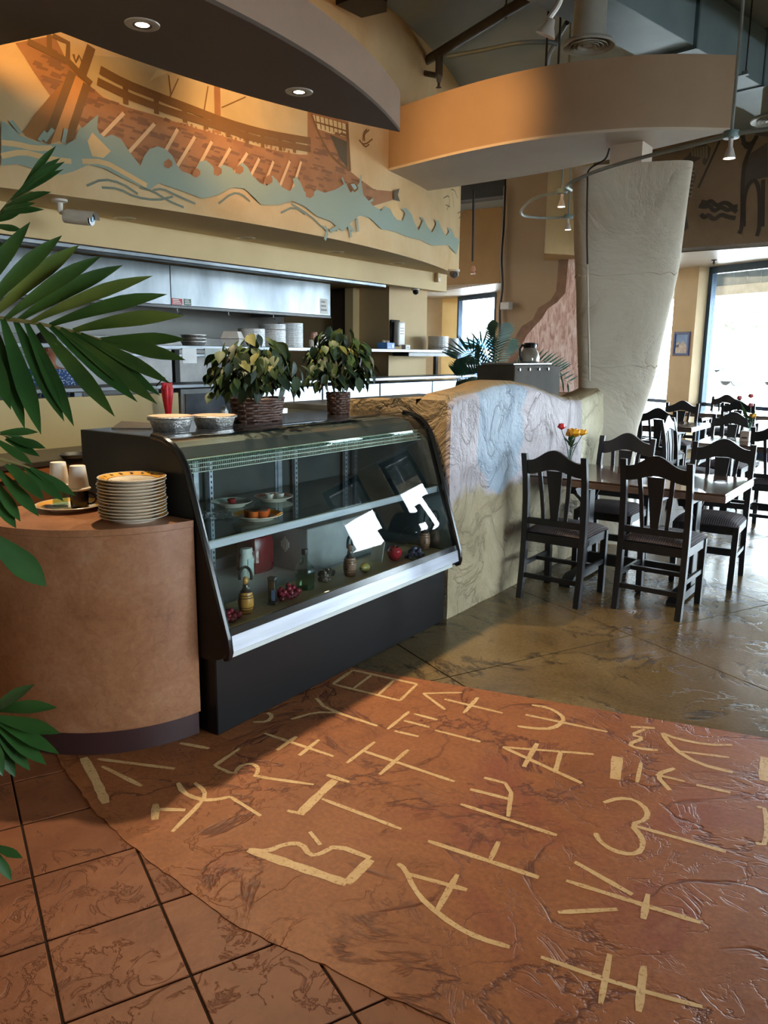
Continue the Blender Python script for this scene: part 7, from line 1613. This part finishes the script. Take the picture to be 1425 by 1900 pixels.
# ================================================================== PERSON IN THE KITCHEN
pc_ = Xp(88, 668, -5.78); PX, PY = float(pc_[0]), float(pc_[1])
person = thing('person', 'person in blue patterned shirt standing behind the pass counter', 'person', (PX, PY, 0), -0.5)
def skin_obj(name, verts, edges, radii, m_, root=0, sub=2):
    bm = bmesh.new(); sl = bm.verts.layers.skin.verify(); vv = [bm.verts.new(v) for v in verts]
    for v, r_ in zip(vv, radii): v[sl].radius = (r_, r_) if not isinstance(r_, tuple) else r_
    vv[root][sl].use_root = True
    for a, b in edges: bm.edges.new((vv[a], vv[b]))
    me = bpy.data.meshes.new(name); bm.to_mesh(me); bm.free(); o = bpy.data.objects.new(name, me); COL.objects.link(o); me.materials.append(m_); o.parent = person
    md = o.modifiers.new('Skin', 'SKIN'); md.use_smooth_shade = True; ms = o.modifiers.new('Sub', 'SUBSURF'); ms.levels = sub; ms.render_levels = sub; return o
M_skin = plain('warm brown skin', (178,118,88), 0.5, c2=(160,102,76), scale=12)
# x forward (towards the room), y left
bv = [(0,0,0.92),(0,0,1.12),(0,0,1.34),(0.01,0,1.42),(0.02,0,1.48),(0.035,0,1.555),(0.03,0,1.63),  # pelvis..head
      (0,0.17,1.36),(0.03,0.22,1.12),(0.2,0.2,1.05),(0,-0.17,1.36),(0.03,-0.22,1.12),(0.2,-0.2,1.05),
      (0,0.1,0.86),(0.01,0.1,0.48),(-0.02,0.1,0.08),(0.1,0.1,0.035),(0,-0.1,0.86),(0.01,-0.1,0.48),(-0.02,-0.1,0.08),(0.1,-0.1,0.035)]
be = [(0,1),(1,2),(2,3),(3,4),(4,5),(5,6),(2,7),(7,8),(8,9),(2,10),(10,11),(11,12),(0,13),(13,14),(14,15),(15,16),(0,17),(17,18),(18,19),(19,20)]
brr = [0.13,0.125,0.13,0.06,0.055,0.085,0.075,0.055,0.042,0.032,0.055,0.042,0.032,0.085,0.06,0.042,0.038,0.085,0.06,0.042,0.038]
skin_obj('body', bv, be, brr, M_skin)
for s_ in (-1, 1):                          # hands with five fingers
    hv = [(0.2,s_*0.2,1.05),(0.245,s_*0.195,1.045)]; he = [(0,1)]; hr = [0.028,0.032]
    for k in range(4):
        i = len(hv); y = s_*0.195+(-0.027+0.018*k); ln2 = (0.05,0.06,0.056,0.045)[k]; hv += [(0.275,y,1.04),(0.275+ln2*.6,y,1.035),(0.275+ln2,y,1.015)]; hr += [0.010,0.009,0.0075]; he += [(1,i),(i,i+1),(i+1,i+2)]
    i = len(hv); hv += [(0.235,s_*(0.195-0.045),1.04),(0.265,s_*(0.195-0.062),1.03)]; hr += [0.012,0.009]; he += [(0,i),(i,i+1)]
    skin_obj('hand', hv, he, hr, M_skin)
def shirt_mat():
    m, nt, b, N, L = mk('blue white patterned cloth'); vec = coords(nt); v_ = N.new('ShaderNodeTexVoronoi'); v_.inputs['Scale'].default_value = 60; L.new(vec, v_.inputs['Vector'])
    L.new(ramp(nt, v_.outputs['Distance'], [(0.25,(210,220,232)),(0.45,(60,92,150))]), b.inputs['Base Color']); b.inputs['Roughness'].default_value = 0.8; return m
skin_obj('shirt', [(0,0,0.9),(0,0,1.12),(0,0,1.33),(0.005,0,1.41),(0,0.17,1.36),(0.02,0.205,1.2),(0,-0.17,1.36),(0.02,-0.205,1.2)], [(0,1),(1,2),(2,3),(2,4),(4,5),(2,6),(6,7)], [0.15,0.145,0.15,0.085,0.07,0.065,0.07,0.065], shirt_mat())
skin_obj('trousers', [(0,0,0.93),(0,0.1,0.86),(0.01,0.1,0.48),(-0.02,0.1,0.1),(0,-0.1,0.86),(0.01,-0.1,0.48),(-0.02,-0.1,0.1)], [(0,1),(1,2),(2,3),(0,4),(4,5),(5,6)], [0.145,0.1,0.078,0.065,0.1,0.078,0.065], plain('dark trousers', (44,44,50), 0.8))
bm = bmesh.new(); ellipsoid(bm, (0.0,0,1.615), (0.098,0.085,0.085), 18, 12); 
for v in [v for v in bm.verts if v.co.z < 1.575 and v.co.x > -0.02]: v.co.z = 1.60; v.co.x *= 0.8
obj('hair', bm, plain('dark hair', (34,28,24), 0.6), person, world=False, sm=80)
for s_ in (-1, 1):
    bm = bmesh.new(); ellipsoid(bm, (0.113,s_*0.032,1.585), (0.010,0.014,0.009), 10, 8); obj('eye', bm, plain('eye', (230,226,220), 0.2, c2=(60,40,30), scale=90), person, world=False)
    bm = bmesh.new(); ellipsoid(bm, (0.02,s_*0.088,1.565), (0.018,0.01,0.03), 10, 8); obj('ear', bm, M_skin, person, world=False)
bm = bmesh.new(); lathe(bm, [(0,0.045),(0.008,0.035),(0.017,0.004),(0,0.0)], (0.115,0,1.54), 10, cap=False); obj('nose', bm, M_skin, person, world=False)
bm = bmesh.new(); ellipsoid(bm, (0.105,0,1.515), (0.012,0.024,0.007), 10, 6); obj('mouth', bm, plain('lips', (150,80,70), 0.5), person, world=False)
